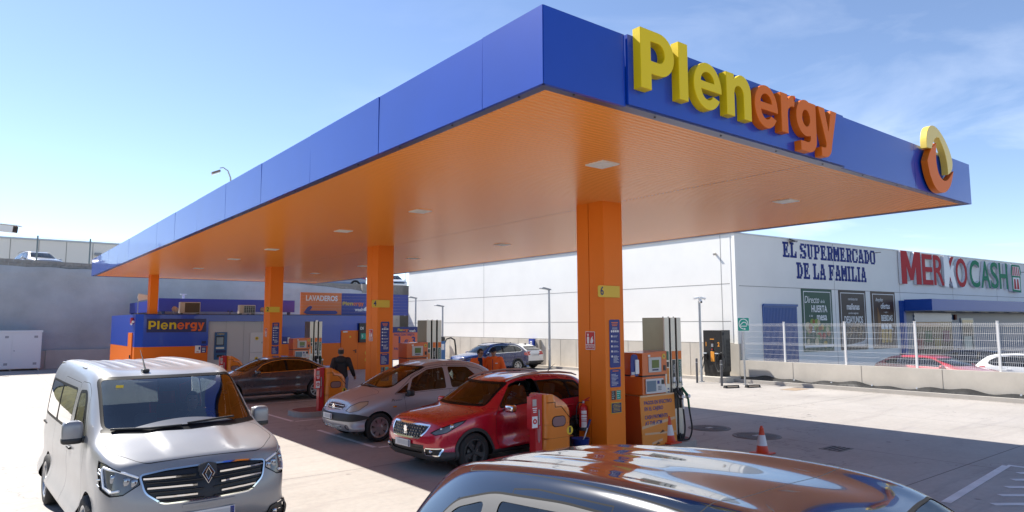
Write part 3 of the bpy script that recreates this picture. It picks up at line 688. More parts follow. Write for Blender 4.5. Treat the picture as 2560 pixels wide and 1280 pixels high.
sb('roof', lambda g: g.box((.25, .5, HT-.6), (60, 27.5, HT-.3), M_greypaint))
M_dblue = mat('door_blue', (.012, .075, .30), .4, coat=.1)
def sdoor(g):
    g.box((1.68, -.05, -.5), (4.12, -.003, 3.16), M_dblue)
    for k in range(22): g.box((1.78+k*.105, -.062, -.4), (1.80+k*.105, -.051, 3.04), M_dblue)
    g.box((1.68, -.1, 3.10), (4.14, -.051, 3.2), M_dblue)
sb('shutter_door', sdoor, X=XF)
sb('drain_pipe', lambda g: g.cyl((-.12, .95, 5.33), (.0, .95, 5.36), .05, m=mat('pipe_cream', (.5, .46, .4), .6)))
# wall floodlights on brackets
def wl(x, z):
    def f(g):
        g.box((x-.04, -.40, z-.025), (x+.0, -.003, z+.005), M_black)
        X = T(x, -.48, z+.04) @ RZ(rad(10)) @ RX(rad(28)); g.box((-.16, -.14, -.03), (.20, .14, .03), M_black, X=X, bev=.01); g.box((-.13, -.145, -.024), (.17, -.141, .02), M_lens, X=X); g.box((-.13, -.12, -.034), (.17, .12, -.031), M_lens, X=X)
    return f
for x, z in ((3.85, 6.04), (10.9, 5.92), (28.6, 5.6)): sb('wall_lamp', wl(x, z), X=XF)

# bitmap slab letters
SLAB = {'E':'1111110 0110010 0110100 0111100 0110100 0110001 1111111','L':'1111000 0110000 0110000 0110000 0110001 0110011 1111111','S':'0111101 1100011 1110000 0111110 0000111 1100011 1011110',
'U':'1110111 0110010 0110010 0110010 0110010 0110010 0011100','P':'1111110 0110011 0110011 0111110 0110000 0110000 1111000','R':'1111110 0110011 0110011 0111110 0110110 0110110 1111011',
'M':'1100011 1110111 1111111 1111111 1101011 1100011 1110111','C':'0111101 1100011 1100001 1100000 1100001 1100011 0111110','A':'0011100 0011100 0010110 0110110 0111110 0100011 1110111',
'D':'1111100 0110110 0110011 0110011 0110011 0110110 1111100','O':'0111110 1100011 1100011 1100011 1100011 1100011 0111110','F':'1111111 0110001 0110100 0111100 0110100 0110000 1111000','I':'1111 0110 0110 0110 0110 0110 1111'}
def slab_line(g, s, x0, x1, z0, z1, y, m):
    wd = lambda c: .45 if c == ' ' else (len(SLAB[c].split()[0])/7+.14)
    tot = sum(wd(c) for c in s)-.14; k = (x1-x0)/tot; x = x0
    for c in s:
        if c != ' ':
            rows = SLAB[c].split(); n = len(rows[0]); cw = k*n/7/n
            for r, row in enumerate(rows):
                i = 0
                while i < n:
                    if row[i] == '1':
                        j = i
                        while j < n and row[j] == '1': j += 1
                        za = z1-(z1-z0)*(r+1)/7; zb = z1-(z1-z0)*r/7; xa = x+i*cw-.18*cw; xb = x+j*cw+.22*cw
                        ch = .16*cw
                        g.add([(xa, y, za), (xb, y, za), (xb, y, zb), (xa, y, zb)], [(0, 1, 2, 3)], m)
                        i = j
                    else: i += 1
        x += k*wd(c)
e = empty('wall_lettering', (21, 12, 0), TH, 'two lines of blue slab letters EL SUPERMERCADO DE LA FAMILIA on the white shop front', 'lettering')
M_ptxt = mat('blue_vinyl', (.018, .035, .20), .6, spec=.2)
g = MB(); slab_line(g, 'EL SUPERMERCADO', 3.32, 11.03, 5.32, 6.02, -.008, M_ptxt); g.build('upper_line', None, e)
g = MB(); slab_line(g, 'DE LA FAMILIA', 4.29, 10.1, 4.38, 5.13, -.008, M_ptxt); g.build('lower_line', None, e)

# store name in box letters
e = empty('store_sign', (21, 12, 0), TH, 'red and green box letters MERKO CASH with a torn white K on the shop front', 'sign')
Mr = mat('letter_red', (.50, .025, .035), .6, spec=.2); Mg = mat('letter_green', (.008, .22, .11), .6, spec=.2); Mw = mat('letter_white_side', (.72, .72, .75), .5)
def blet(ch, x0, x1, z0=4.42, z1=6.05, m=Mr):
    me = text_mesh(ch, 1.0, 0.0, .012); xs = [q.co.x for q in me.vertices]; zs = [q.co.y for q in me.vertices]
    w = max(xs)-min(xs); h = max(zs)-min(zs); mx = (max(xs)+min(xs))/2; mz = (max(zs)+min(zs))/2; bpy.data.meshes.remove(me)
    M = T((x0+x1)/2, 0, (z0+z1)/2) @ FACE['front'] @ Matrix.Diagonal(((x1-x0)/w, (z1-z0)/h, 1, 1)) @ T(-mx, -mz, 0)
    g = MB()
    me = text_mesh(ch, 1.0, .07, .012); g.add([T(0, -.10, 0) @ M @ q.co for q in me.vertices], [list(p.vertices) for p in me.polygons], Mw); bpy.data.meshes.remove(me)
    me = text_mesh(ch, 1.0, .004, .012); g.add([T(0, -.176, 0) @ M @ q.co for q in me.vertices], [list(p.vertices) for p in me.polygons], m); bpy.data.meshes.remove(me)
    g.build('letter', None, e)
Mp = [(0,0),(0,1),(.30,1),(.5,.46),(.70,1),(1,1),(1,0),(.74,0),(.74,.56),(.58,.12),(.42,.12),(.26,.56),(.26,0)]; Mp = [(13.25+a*2.15, 4.40+b*1.76) for a, b in Mp][::-1]
g = MB(); put_shape(g, [Mp], (0, -.10, 0), Mw, 'front', .07); put_shape(g, [Mp], (0, -.176, 0), Mr, 'front', .004); g.build('letter', None, e)
blet('E', 15.55, 16.75, 4.42, 6.10); blet('R', 16.85, 18.1, 4.42, 6.10); blet('O', 19.55, 21.0, 4.38, 6.08)
blet('C', 21.35, 22.7, m=Mg); blet('A', 22.85, 24.2, m=Mg); blet('S', 24.25, 25.35, m=Mg); blet('H', 25.5, 26.75, m=Mg)
blet('K', 18.15, 19.55, 4.40, 6.10)
g = MB(); Mfilm = mat('torn_white', (.80, .80, .82), .3); put_shape(g, [[(18.05,4.38),(18.55,4.36),(18.75,5.0),(19.1,4.34),(19.62,4.33),(19.30,5.05),(19.22,5.35),(19.35,5.6),(19.05,5.62),(18.85,5.35),(18.70,5.9),(18.62,6.14),(18.1,6.16)]], (0, -.188, 0), Mfilm, 'front', .005); g.build('torn_film', None, e)
# market stall emblem
g = MB(); put_shape(g, [sm([(27.2,4.3,1),(28.55,4.25,1),(28.55,5.25),(28.75,5.4),(28.6,5.95),(28.45,6.0,1),(27.3,6.02,1),(27.1,5.5),(27.2,5.25)], 2)], (0, -.13, 0), Mw, 'front', .1)
put_shape(g, [sm([(27.2,4.3,1),(28.55,4.25,1),(28.55,5.25),(28.75,5.4),(28.6,5.95),(28.45,6.0,1),(27.3,6.02,1),(27.1,5.5),(27.2,5.25)], 2)], (0, -.236, 0), Mg, 'front', .004)
put_shape(g, [[(27.35,4.42),(28.4,4.38),(28.4,5.2),(27.35,5.2)]], (0, -.246, 0), M_wprint, 'front', .003); put_shape(g, [[(27.25,5.3),(28.6,5.3),(28.4,5.9),(27.4,5.9)]], (0, -.246, 0), M_wprint, 'front', .003)
for k in range(4): put_shape(g, [[(27.32+k*.32,5.32),(27.5+k*.32,5.32),(27.56+k*.25,5.88),(27.42+k*.26,5.88)]], (0, -.252, 0), Mr, 'front', .002)
for k in range(2): put_shape(g, [[(27.45+k*.45,4.45),(27.8+k*.45,4.45),(27.72+k*.45,5.1),(27.52+k*.45,5.1)]], (0, -.252, 0), Mr, 'front', .002)
g.build('stall_emblem', None, e)

e.scale = (.965, 1, 1); e.location = (21+13.2*.035*cos(TH), 12+13.2*.035*sin(TH), 0)
# posters
def poster(x0, x1, col, fn, label, kind):
    e = empty('wall_poster', (21, 12, 0), TH, label, 'poster', 'tall posters on the supermarket front')
    g = MB(); g.box((x0, -.03, 1.06), (x1, -.003, 3.94), col); g.build('print', None, e)
    g = MB(); t = .035; w = .12
    for a, b in (((x0+w, 3.94-w-t), (x1-w, 3.94-w)), ((x0+w, 1.2), (x0+w+t, 3.94-w-t)), ((x1-w-t, 1.2), (x1-w, 3.94-w-t))): g.box((a[0], -.036, a[1]), (b[0], -.031, b[1]), M_wprint)
    g.build('border', None, e)
    g = MB(); fn(g, (x0+x1)/2); g.build('lettering', None, e)
    rr = random.Random(kind); g = MB()
    if kind == 1:
        for k in range(26):
            c = rr.choice([(.35,.03,.02),(.45,.30,.03),(.20,.30,.04),(.05,.16,.03),(.50,.42,.25),(.30,.10,.02)]); r = rr.uniform(.08, .22)
            put_shape(g, [disc(0, 0, r, 12)], (rr.uniform(x0+.35, x1-.35), -.034-.001*k*.3, rr.uniform(1.3, 2.45)), mat('fruit_%d' % int(c[0]*100), c, .5), 'front', .0015)
        g.box((x0+.05, -.045, 1.25), (x1-.05, -.043, 1.36), M_wprint)
    elif kind == 2:
        for k in range(40):
            a = rr.uniform(0, pi); r = rr.uniform(.3, .75); xx = (x0+x1)/2+cos(a)*r; zz = 1.75+sin(a)*.6*r/.75
            put_shape(g, [rrect(-.14, -.02, .14, .02, .018)], (xx, -.034-.001*k*.3, zz), mat('pasta_%d' % (k % 3), [(.30,.20,.10),(.20,.12,.06),(.40,.30,.18)][k % 3], .6), Matrix.Rotation(rr.uniform(0, pi), 4, 'Y') @ FACE['front'], .0015)
        put_shape(g, [[(x0+.2,1.25),(x1-.3,1.2),(x1-.2,1.6),(x1-.5,1.45)]], (0, -.05, 0), mat('cloth_grey', (.45,.45,.47), .6), 'front', .0015)
    else:
        put_shape(g, [arc((x0+.25), 2.2, .55, 1.1, 60, -60)], (0, -.034, 0), mat('barrel_wood', (.22, .10, .03), .5), 'front', .002)
        for k, xx in enumerate((.95, 1.3, 1.65)):
            put_shape(g, [rrect(-.13, 1.35, .13, 2.05, .06)], (x0+xx, -.036, 0), mat('beer_gold', (.48, .28, .04), .4), 'front', .002); put_shape(g, [rrect(-.14, 2.03, .14, 2.28, .08)], (x0+xx, -.041, 0), M_wprint, 'front', .002)
    g.build('picture', None, e)
def pA(g, c):
    put_text(g, 'Directo', (c-.42, -.035, 3.42), .46, M_wprint, xs=.8, shear=.25); put_text(g, 'de la', (c+.42, -.035, 3.36), .22, M_wprint, xs=.8, shear=.25)
    put_text(g, 'HUERTA', (c+.12, -.035, 3.0), .44, M_wprint, xs=.75, off=.009); put_text(g, 'a su', (c-.55, -.035, 2.70), .18, M_wprint, shear=.25); put_text(g, 'mesa', (c+.3, -.035, 2.64), .50, M_wprint, xs=.8, off=.009)
    for k in range(5): g.box((c-.62+k*.03, -.036, 2.36-k*.1), (c-.40+k*.02, -.031, 2.40-k*.1), M_wprint)
def pB(g, c):
    put_text(g, 'comienza tus', (c, -.035, 3.52), .2, M_wprint, xs=.8, shear=.2); put_text(g, 'mañanas', (c, -.035, 3.14), .44, M_wprint, xs=.75, off=.008); put_text(g, 'con los mejores', (c, -.035, 2.83), .15, M_wprint, xs=.9, shear=.2); put_text(g, 'DESAYUNOS', (c, -.035, 2.50), .46, M_wprint, xs=.62, off=.009)
def pC(g, c):
    put_text(g, 'Amplias', (c-.4, -.035, 3.52), .26, M_wprint, xs=.85, shear=.25); put_text(g, 'ofertas', (c+.15, -.035, 3.2), .42, M_wprint, xs=.75, off=.008); put_text(g, '~ en ~', (c+.2, -.035, 2.90), .16, M_wprint); put_text(g, 'BEBIDAS', (c+.25, -.035, 2.58), .42, M_wprint, xs=.70, off=.009)
    put_text(g, 'nacional e', (c+.05, -.035, 2.26), .19, M_wprint, shear=.2); put_text(g, 'importación', (c+.35, -.035, 2.05), .19, M_wprint, shear=.2)
poster(4.55, 6.95, mat('poster_green', (.018, .075, .045), .5), pA, 'tall green vegetable poster, nearest to the blue shutter door', 1)
poster(7.55, 9.9, mat('poster_brown', (.05, .032, .026), .5), pB, 'tall dark brown breakfast poster between the green poster and the drinks poster', 2)
poster(10.4, 12.7, mat('poster_wood', (.065, .030, .018), .5), pC, 'tall brown drinks poster beside the blue entrance awning', 3)

# entrance: blue awning box, recessed blue front with openings
ent = empty('entrance_porch', (21, 12, 0), TH, 'blue supermarket entrance porch with a long blue awning and ceiling lamps', 'porch')
def eb(name, fn):
    g = MB(); fn(g); return g.build(name, None, ent)
M_awn = mat('awning_blue', (.01, .07, .36), .35)
eb('awning', lambda g: g.box((13.2, -1.6, 2.98), (45, -.24, 3.56), M_awn))
eb('awning_soffit', lambda g: g.box((13.25, -1.55, 2.94), (45, -.05, 2.975), mat('soffit_grey', (.35, .37, .42), .5)))
eb('awning_end', lambda g: (g.box((13.1, -.235, -.5), (13.35, -.01, 3.5), M_awn)))
eb('front_panel', lambda g: (g.box((13.35, -.06, -.5), (14.4, -.01, 2.93), mat('entrance_blue', (.012, .07, .20), .3)), g.box((18.7, -.06, -.5), (45, -.01, 2.93), mat('entrance_blue', (.012, .07, .20), .3)), g.box((14.4, -.06, 2.4), (18.7, -.01, 2.93), mat('entrance_blue', (.012, .07, .20), .3))))
eb('roller_shutter', lambda g: [g.box((14.45, -.10-.02*sin(k*1.7), 2.40+k*.06), (18.65, -.065, 2.455+k*.06), mat('shutter_metal', (.24, .27, .36), .25, metal=.6)) for k in range(8)])
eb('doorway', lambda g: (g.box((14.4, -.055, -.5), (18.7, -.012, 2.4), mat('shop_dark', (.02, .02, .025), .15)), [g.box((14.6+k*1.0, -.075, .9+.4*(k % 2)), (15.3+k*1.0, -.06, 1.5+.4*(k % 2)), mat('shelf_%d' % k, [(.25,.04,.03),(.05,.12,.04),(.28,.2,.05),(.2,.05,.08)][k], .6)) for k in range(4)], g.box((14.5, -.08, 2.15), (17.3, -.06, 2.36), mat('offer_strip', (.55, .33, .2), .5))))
eb('glass_door', lambda g: (g.box((19.75, -.10, -.5), (21.3, -.065, 2.6), M_galv), g.box((19.85, -.115, -.4), (21.2, -.101, 2.5), mat('door_glass_dark', (.05, .09, .11), .05)), g.box((20.0, -.125, .35), (20.9, -.116, 1.55), mat('paper_sheet', (.5, .52, .45), .6))))
eb('alarm_box', lambda g: g.box((18.95, -.16, 2.5), (19.15, -.065, 2.8), mat('alarm_brown', (.12, .02, .015), .5)))
for k in range(6): eb('awning_lamp', lambda g, k=k: g.box((15.6+k*2.0, -1.25, 2.915), (16.5+k*2.0, -1.1, 2.94), M_lampface))

# low wall and welded mesh fence
lw = MB(); lw.box((20.98, -14, -.7), (21.22, 11.93, .845), M_conc)
for k in range(9): lw.box((20.974, 9.6-k*2.6, 0), (20.979, 9.61-k*2.6, .845), mat('joint_conc', (.30, .28, .24), .9))
tag(lw.build('low_wall'), 'low cast concrete wall carrying the white mesh fence beside the car park', 'wall')
e = empty('mesh_fence', (21.1, 0, .845), 0, 'white welded mesh fence panels on posts standing on the low concrete wall', 'fence')
M_fw = mat('fence_white', (.72, .72, .72), .4)
posts = [11.86, 9.97, 7.58, 5.19, 2.80, .41, -1.98, -4.37, -6.76]
for y in posts:
    g = MB(); g.box((-.03, y-.03, 0), (.03, y+.03, 1.56), M_fw); g.box((-.045, y-.035, 1.56), (.045, y+.035, 1.575), M_fw); g.build('post', None, e)
for a, b in zip(posts, posts[1:]):
    g = MB(); n_ = int(round((a-b-.1)/.052))
    zz = [(.03, 0), (.07, -.035), (.11, 0), (.66, 0), (.70, -.035), (.74, 0), (1.41, 0), (1.45, -.035), (1.49, 0), (1.52, 0)]
    for k in range(n_+1):
        y = b+.05+(a-b-.1)*k/n_
        for (z0, o0), (z1, o1) in zip(zz, zz[1:]):
            r = .0035; g.add([(o0, y-r, z0), (o0, y+r, z0), (o0-r*1.7, y, z0), (o1, y-r, z1), (o1, y+r, z1), (o1-r*1.7, y, z1)], [(0, 1, 4, 3), (1, 2, 5, 4), (2, 0, 3, 5)], M_fw)
    for z, o in ((.03, 0), (.11, 0), (.29, 0), (.47, 0), (.66, 0), (.74, 0), (.96, 0), (1.18, 0), (1.41, 0), (1.49, 0), (.07, -.035), (.70, -.035), (1.45, -.035)):
        g.box((o+.0005, b+.03, z-.004), (o+.008, a-.03, z+.004), M_fw)
    g.build('mesh_panel', None, e)
# kerb, gravel strip and loose black membrane at the wall foot
g = MB(); g.box((20.22, -14, -.05), (20.36, 41, .13), mat('kerb_concrete', (.42, .39, .35), .85, var=.1, vscale=2, bump=.2)); tag(g.build('kerb'), kind='structure')
g = MB(); g.box((20.36, -14, -.05), (20.99, 41, .09), mat('gravel', (.45, .38, .30), .95, var=.45, vscale=45, bump=.8, bscale=50)); tag(g.build('gravel_strip'), kind='structure')
g = MB(); rn = random.Random(11); vs = []; ny = 150
M_memb = mat('black_membrane', (.012, .012, .013), .6)
for i in range(ny+1):
    y = -6+18.0*i/ny; h = .10+.05*sin(y*1.9)+.035*sin(y*5.3+1)+.05*max(0, sin(y*.9+.5))*(1 if y < 5 else .2); h = max(.03, h)
    out = .05+.06*max(0, sin(y*1.3+2))+.03*rn.random()
    vs += [(20.72-out, y, .095), (20.80-out*.5, y, .11+h*.45), (20.96, y, .10+h)]
fs = []
for i in range(ny): fs += [(3*i, 3*i+3, 3*i+4, 3*i+1), (3*i+1, 3*i+4, 3*i+5, 3*i+2)]
g.add(vs, fs, M_memb, False)
for k in range(12): g.cyl((20.90, -5+k*1.45, .17), (20.84, -5+k*1.45, .19), .03, n=8, m=M_galv)
tag(g.build('drainage_membrane'), 'strip of loose black drainage membrane at the foot of the low wall', 'membrane')

# far industrial hall on the terrace
e = empty('industrial_hall', (-6.8, 88, 5.3), 0, 'long beige panelled industrial hall beyond the terrace fence', 'hall')
M_hall = mat('beige_panel', (.85, .81, .74), .7, var=.03, vscale=.2)
M_hj = mat('hall_joint', (.25, .23, .2), .8)
g = MB(); g.box((0, 0, -.3), (45, 20, 6.6), M_hall)
for k in range(1, 22): g.box((k*2.6, -.02, 0), (k*2.6+.06, -.002, 6.6), M_hj)
g.box((0, -.015, 3.2), (45, -.003, 3.26), M_hj); g.build('wall', None, e)
g = MB(); g.box((-.1, -.1, 6.6), (45.1, 20, 6.8), M_galv); g.build('roof_edge', None, e)
g = MB(); g.box((13.2, -.4, 5.2), (13.9, -.05, 5.5), M_greypaint); g.build('wall_lamp', None, e)
# ------------------------------------------------------------------ vehicle builder
M_glass = glass_mat('car_glass', (.50, .58, .58), gain=1.0); M_glassd = glass_mat('dark_glass', (.10, .12, .13)); M_glassc = glass_mat('windscreen_glass', (.74, .82, .82), gain=.85); M_glassv = glass_mat('van_windscreen_glass', (.80, .88, .88), gain=2.0)
M_trim = mat('black_trim', (.008, .008, .009), .45, spec=.12); M_clad = mat('dark_cladding', (.035, .035, .037), .6); M_cab = mat('cabin_dark', (.035, .036, .04), .8); M_seat = mat('seat_fabric', (.05, .052, .058), .9)
M_lampdark = mat('lamp_dark', (.11, .115, .125), .12, coat=1.); M_lampchr = mat('lamp_chrome', (.55, .57, .60), .12, metal=.9); M_headglass = glass_mat('lamp_glass', (.86, .88, .9))
M_tail = mat('tail_red', (.45, .008, .012), .12, coat=1.); M_rimsil = mat('rim_silver', (.45, .46, .48), .3, metal=.8); M_rimdark = mat('rim_dark', (.035, .035, .038), .4); M_tyre = mat('tyre', (.02, .02, .021), .8, bump=.3, bscale=50)
M_plate = mat('plate_white', (.62, .62, .62), .45); M_platemark = mat('plate_blur', (.45, .46, .48), .6); M_drl = mat('drl_white', (.85, .87, .9), .2); M_amber = mat('amber', (.7, .25, .02), .2, coat=1.)
M_gap = mat('panel_gap', (.006, .006, .007), .9)

def inset(poly, d):
    """convex outline moved inwards by d: the outline clipped by every shifted edge"""
    poly = hull_ccw([tuple(p[:2]) for p in poly]); cur = list(poly); n = len(poly)
    for i in range(n):
        a, b = poly[i], poly[(i+1) % n]; dx, dy = b[0]-a[0], b[1]-a[1]; l = sqrt(dx*dx+dy*dy)
        if l < 1e-6: continue
        nx, ny = -dy/l, dx/l; o = []; m = len(cur)
        dist = [(q[0]-a[0])*nx+(q[1]-a[1])*ny-d for q in cur]
        for k in range(m):
            da, db = dist[k], dist[(k+1) % m]; qa, qb = cur[k], cur[(k+1) % m]
            if da >= 0: o.append(qa)
            if (da > 0) != (db > 0):
                t = da/(da-db); o.append((qa[0]+(qb[0]-qa[0])*t, qa[1]+(qb[1]-qa[1])*t))
        cur = o
        if len(cur) < 3: return [poly[0], poly[0], poly[0]]
    return cur
def rounded(poly, r, n=5):
    o = []; N = len(poly)
    for i in range(N):
        p = poly[i]; rr = r if len(p) == 2 else p[2]
        b = Vector(p[:2]); a = Vector(poly[i-1][:2]); c = Vector(poly[(i+1) % N][:2])
        if rr <= 0: o.append((b.x, b.y)); continue
        la, lc = (a-b).length, (c-b).length; t = min(rr, la*.48, lc*.48); p0 = b+(a-b)/la*t; p1 = b+(c-b)/lc*t
        for k in range(n+1):
            s = k/n; q = p0*(1-s)**2+b*2*s*(1-s)+p1*s*s; o.append((q.x, q.y))
    return o
def hull_ccw(poly):
    ar = sum(poly[i][0]*poly[(i+1) % len(poly)][1]-poly[(i+1) % len(poly)][0]*poly[i][1] for i in range(len(poly)))
    return poly if ar > 0 else poly[::-1]

class Skin:
    """closed car shell as a list of faces (each corner: position + normal), cut up into panels, panes and lamps"""
    def __init__(s, cage_v, cage_f, levels=3, fit=2):
        me = bpy.data.meshes.new('cage'); me.from_pydata(cage_v, [], cage_f); me.update()
        o = bpy.data.objects.new('cage', me); COL.objects.link(o); md = o.modifiers.new('s', 'SUBSURF'); md.levels = levels; md.render_levels = levels
        tgt = [Vector(p) for p in cage_v]; dg = bpy.context.evaluated_depsgraph_get()
        for it in range(fit):
            dg.update(); ev = o.evaluated_get(dg).to_mesh()
            for i, t in enumerate(tgt): me.vertices[i].co += (t-ev.vertices[i].co)*.8
            o.evaluated_get(dg).to_mesh_clear(); me.update(); o.update_tag()
        dg.update(); ev = o.evaluated_get(dg).to_mesh()
        P = [v.co.copy() for v in ev.vertices]; N = [v.normal.copy() for v in ev.vertices]
        s.faces = [([(P[i], N[i]) for i in p.vertices], 'paint') for p in ev.polygons]
        o.evaluated_get(dg).to_mesh_clear(); bpy.data.objects.remove(o); bpy.data.meshes.remove(me)
        s.P, s.N = P, N
PROJ = {'side': lambda p: (p.x, p.z), 'front': lambda p: (p.y, p.z), 'top': lambda p: (p.x, p.y)}
def oblique(ang):      # looking at the car from the direction (cos a, sin a): horizontal axis and height
    c, s = cos(ang), sin(ang); return lambda p: (-p.x*s+p.y*c, p.z)
def cut(faces, poly, proj, filt=None):
    poly = hull_ccw(poly); n = len(poly)
    x0 = min(p[0] for p in poly); x1 = max(p[0] for p in poly); y0 = min(p[1] for p in poly); y1 = max(p[1] for p in poly)
    E = []
    for i in range(n):
        a = poly[i]; b = poly[(i+1) % n]; dx, dy = b[0]-a[0], b[1]-a[1]
        if dx*dx+dy*dy > 1e-10: E.append((a[0], a[1], dx, dy))
    ins, out = [], []
    for f in faces:
        vs, mk = f; q = [proj(v[0]) for v in vs]
        if max(a[0] for a in q) < x0 or min(a[0] for a in q) > x1 or max(a[1] for a in q) < y0 or min(a[1] for a in q) > y1: out.append(f); continue
        if filt:
            c = vs[0][0]; m = vs[0][1]+vs[len(vs)//2][1]
            if not filt(c, m): out.append(f); continue
        cur = list(zip(vs, q)); done = False
        pend = []
        for ax, ay, dx, dy in E:
            dist = [dx*(b[1]-ay)-dy*(b[0]-ax) for a, b in cur]
            if min(dist) >= -1e-9: continue
            if max(dist) <= 1e-9: done = True; break
            inn, oo = [], []; k = len(cur)
            for i in range(k):
                (va, qa), (vb, qb) = cur[i], cur[(i+1) % k]; da, db = dist[i], dist[(i+1) % k]
                (inn if da >= 0 else oo).append((va, qa))
                if (da > 1e-9 and db < -1e-9) or (da < -1e-9 and db > 1e-9):
                    t = da/(da-db); vi = (va[0].lerp(vb[0], t), va[1].lerp(vb[1], t)); qi = (qa[0]+(qb[0]-qa[0])*t, qa[1]+(qb[1]-qa[1])*t)
                    inn.append((vi, qi)); oo.append((vi, qi))
            if len(oo) >= 3: pend.append(([a for a, b in oo], mk))
            cur = inn
            if len(cur) < 3: done = True; break
        if done:
            out.append(f) if not pend else (out.extend(pend), len(cur) >= 3 and out.append(([a for a, b in cur], mk)))
        else:
            out.extend(pend); ins.append(([a for a, b in cur], mk))
    return ins, out
def islands(faces, amin=.004):
    """separate pieces of a face list, crumbs left out"""
    own = {}; par = list(range(len(faces)))
    def find(i):
        while par[i] != i: par[i] = par[par[i]]; i = par[i]
        return i
    for i, (vs, _) in enumerate(faces):
        for p, n in vs:
            k = (round(p.x, 3), round(p.y, 3), round(p.z, 3))
            if k in own: par[find(i)] = find(own[k])
            else: own[k] = i
    gr = {}
    for i, f in enumerate(faces): gr.setdefault(find(i), []).append(f)
    def area(fs): return sum(sum(((vs[k][0]-vs[0][0]).cross(vs[k+1][0]-vs[0][0])).length/2 for k in range(1, len(vs)-1)) for vs, _ in fs)
    return [g for g in gr.values() if area(g) > amin]
def remat(faces, mk): return [(v, mk) for v, _ in faces]
def shift(faces, d): return [([(p+n*d, n) for p, n in v], mk) for v, mk in faces]
def mesh_faces(name, faces, mats, parent=None, loc=None, thick=0.):
    idx = {}; V = []; NN = []; F = []; MI = []; keys = []
    for vs, mk in faces:
        f = []
        for p, n in vs:
            k = (round(p.x, 5), round(p.y, 5), round(p.z, 5))
            if k not in idx: idx[k] = len(V); V.append(p-loc if loc else p); NN.append(n.normalized())
            if not f or f[-1] != idx[k]: f.append(idx[k])
        if len(f) > 2 and f[0] == f[-1]: f.pop()
        if len(set(f)) < 3 or len(set(f)) != len(f): continue
        if mk not in keys: keys.append(mk)
        F.append(f); MI.append(keys.index(mk))
    me = bpy.data.meshes.new(name); me.from_pydata([tuple(v) for v in V], [], F)
    for k in keys: me.materials.append(mats[k] if isinstance(mats, dict) else mats)
    for p, mi in zip(me.polygons, MI): p.material_index = mi; p.use_smooth = True
    me.update()
    try: me.normals_split_custom_set_from_vertices([tuple(n) for n in NN])
    except Exception as ex: print('normals', ex)
    o = bpy.data.objects.new(name, me); COL.objects.link(o); o.parent = parent
    if loc: o.location = loc
    return o

def cage(stations, nose, tail, ny=(.62, .0)):
    """stations: front to rear dicts; each half ring has rows sill, low, mid, belt, rail then roof columns to the centre line"""
    V = []; Fc = []; R = len(stations); ring = []
    for k, st in enumerate(stations):
        h = st['belt']-st['sill']; rows = [(st['w']-st.get('tuck', .10), st['sill']), (st['w']-st.get('lowin', .03), st['sill']+.30*h), (st['w'], st['sill']+.66*h), (st['wb'], st['belt']), (st['wr'], st['top']-st['cr'])]
        cols = [(st['wr']*.60, st['top']-st['cr']*.30), (0., st['top'])]
        half = rows+cols
        xs = []
        for j, (y, z) in enumerate(half):
            x = st['x']+(st['dx'][min(j, 4)] if 'dx' in st else 0.)
            if j >= 4: x += st.get('bow', 0.)*(1-(y/max(st['wr'], .01))**2)*(1)
            xs.append(x)
        full = [(xs[j], y, z) for j, (y, z) in enumerate(half)]+[(xs[j], -half[j][0], half[j][1]) for j in range(len(half)-2, -1, -1)]
        ring.append(list(range(len(V), len(V)+len(full)))); V += full
    n = len(ring[0])                                     # 13
    for a, b in zip(ring, ring[1:]):
        for j in range(n-1): Fc.append((a[j], b[j], b[j+1], a[j+1]))
    for end, prof, flip in ((0, nose, False), (R-1, tail, True)):
        rg = ring[end]; grid = []
        for j in range(5):
            L_, Rr = rg[j], rg[n-1-j]
            if j == 4: grid.append([rg[4], rg[5], rg[6], rg[7], rg[8]]); continue
            xl, yl, zl = V[L_]; row = [L_]
            for yy in (.60, 0, -.60):
                V.append((xl+prof[j]*(1-yy*yy), yl*yy, zl)); row.append(len(V)-1)
            row.append(Rr); grid.append(row)
        for a, b in zip(grid, grid[1:]):
            for i in range(4):
                q = (a[i], b[i], b[i+1], a[i+1]); Fc.append(q if not flip else q[::-1])
    # underside
    for a, b in zip(ring, ring[1:]): Fc.append((a[0], a[n-1], b[n-1], b[0]))
    return V, Fc

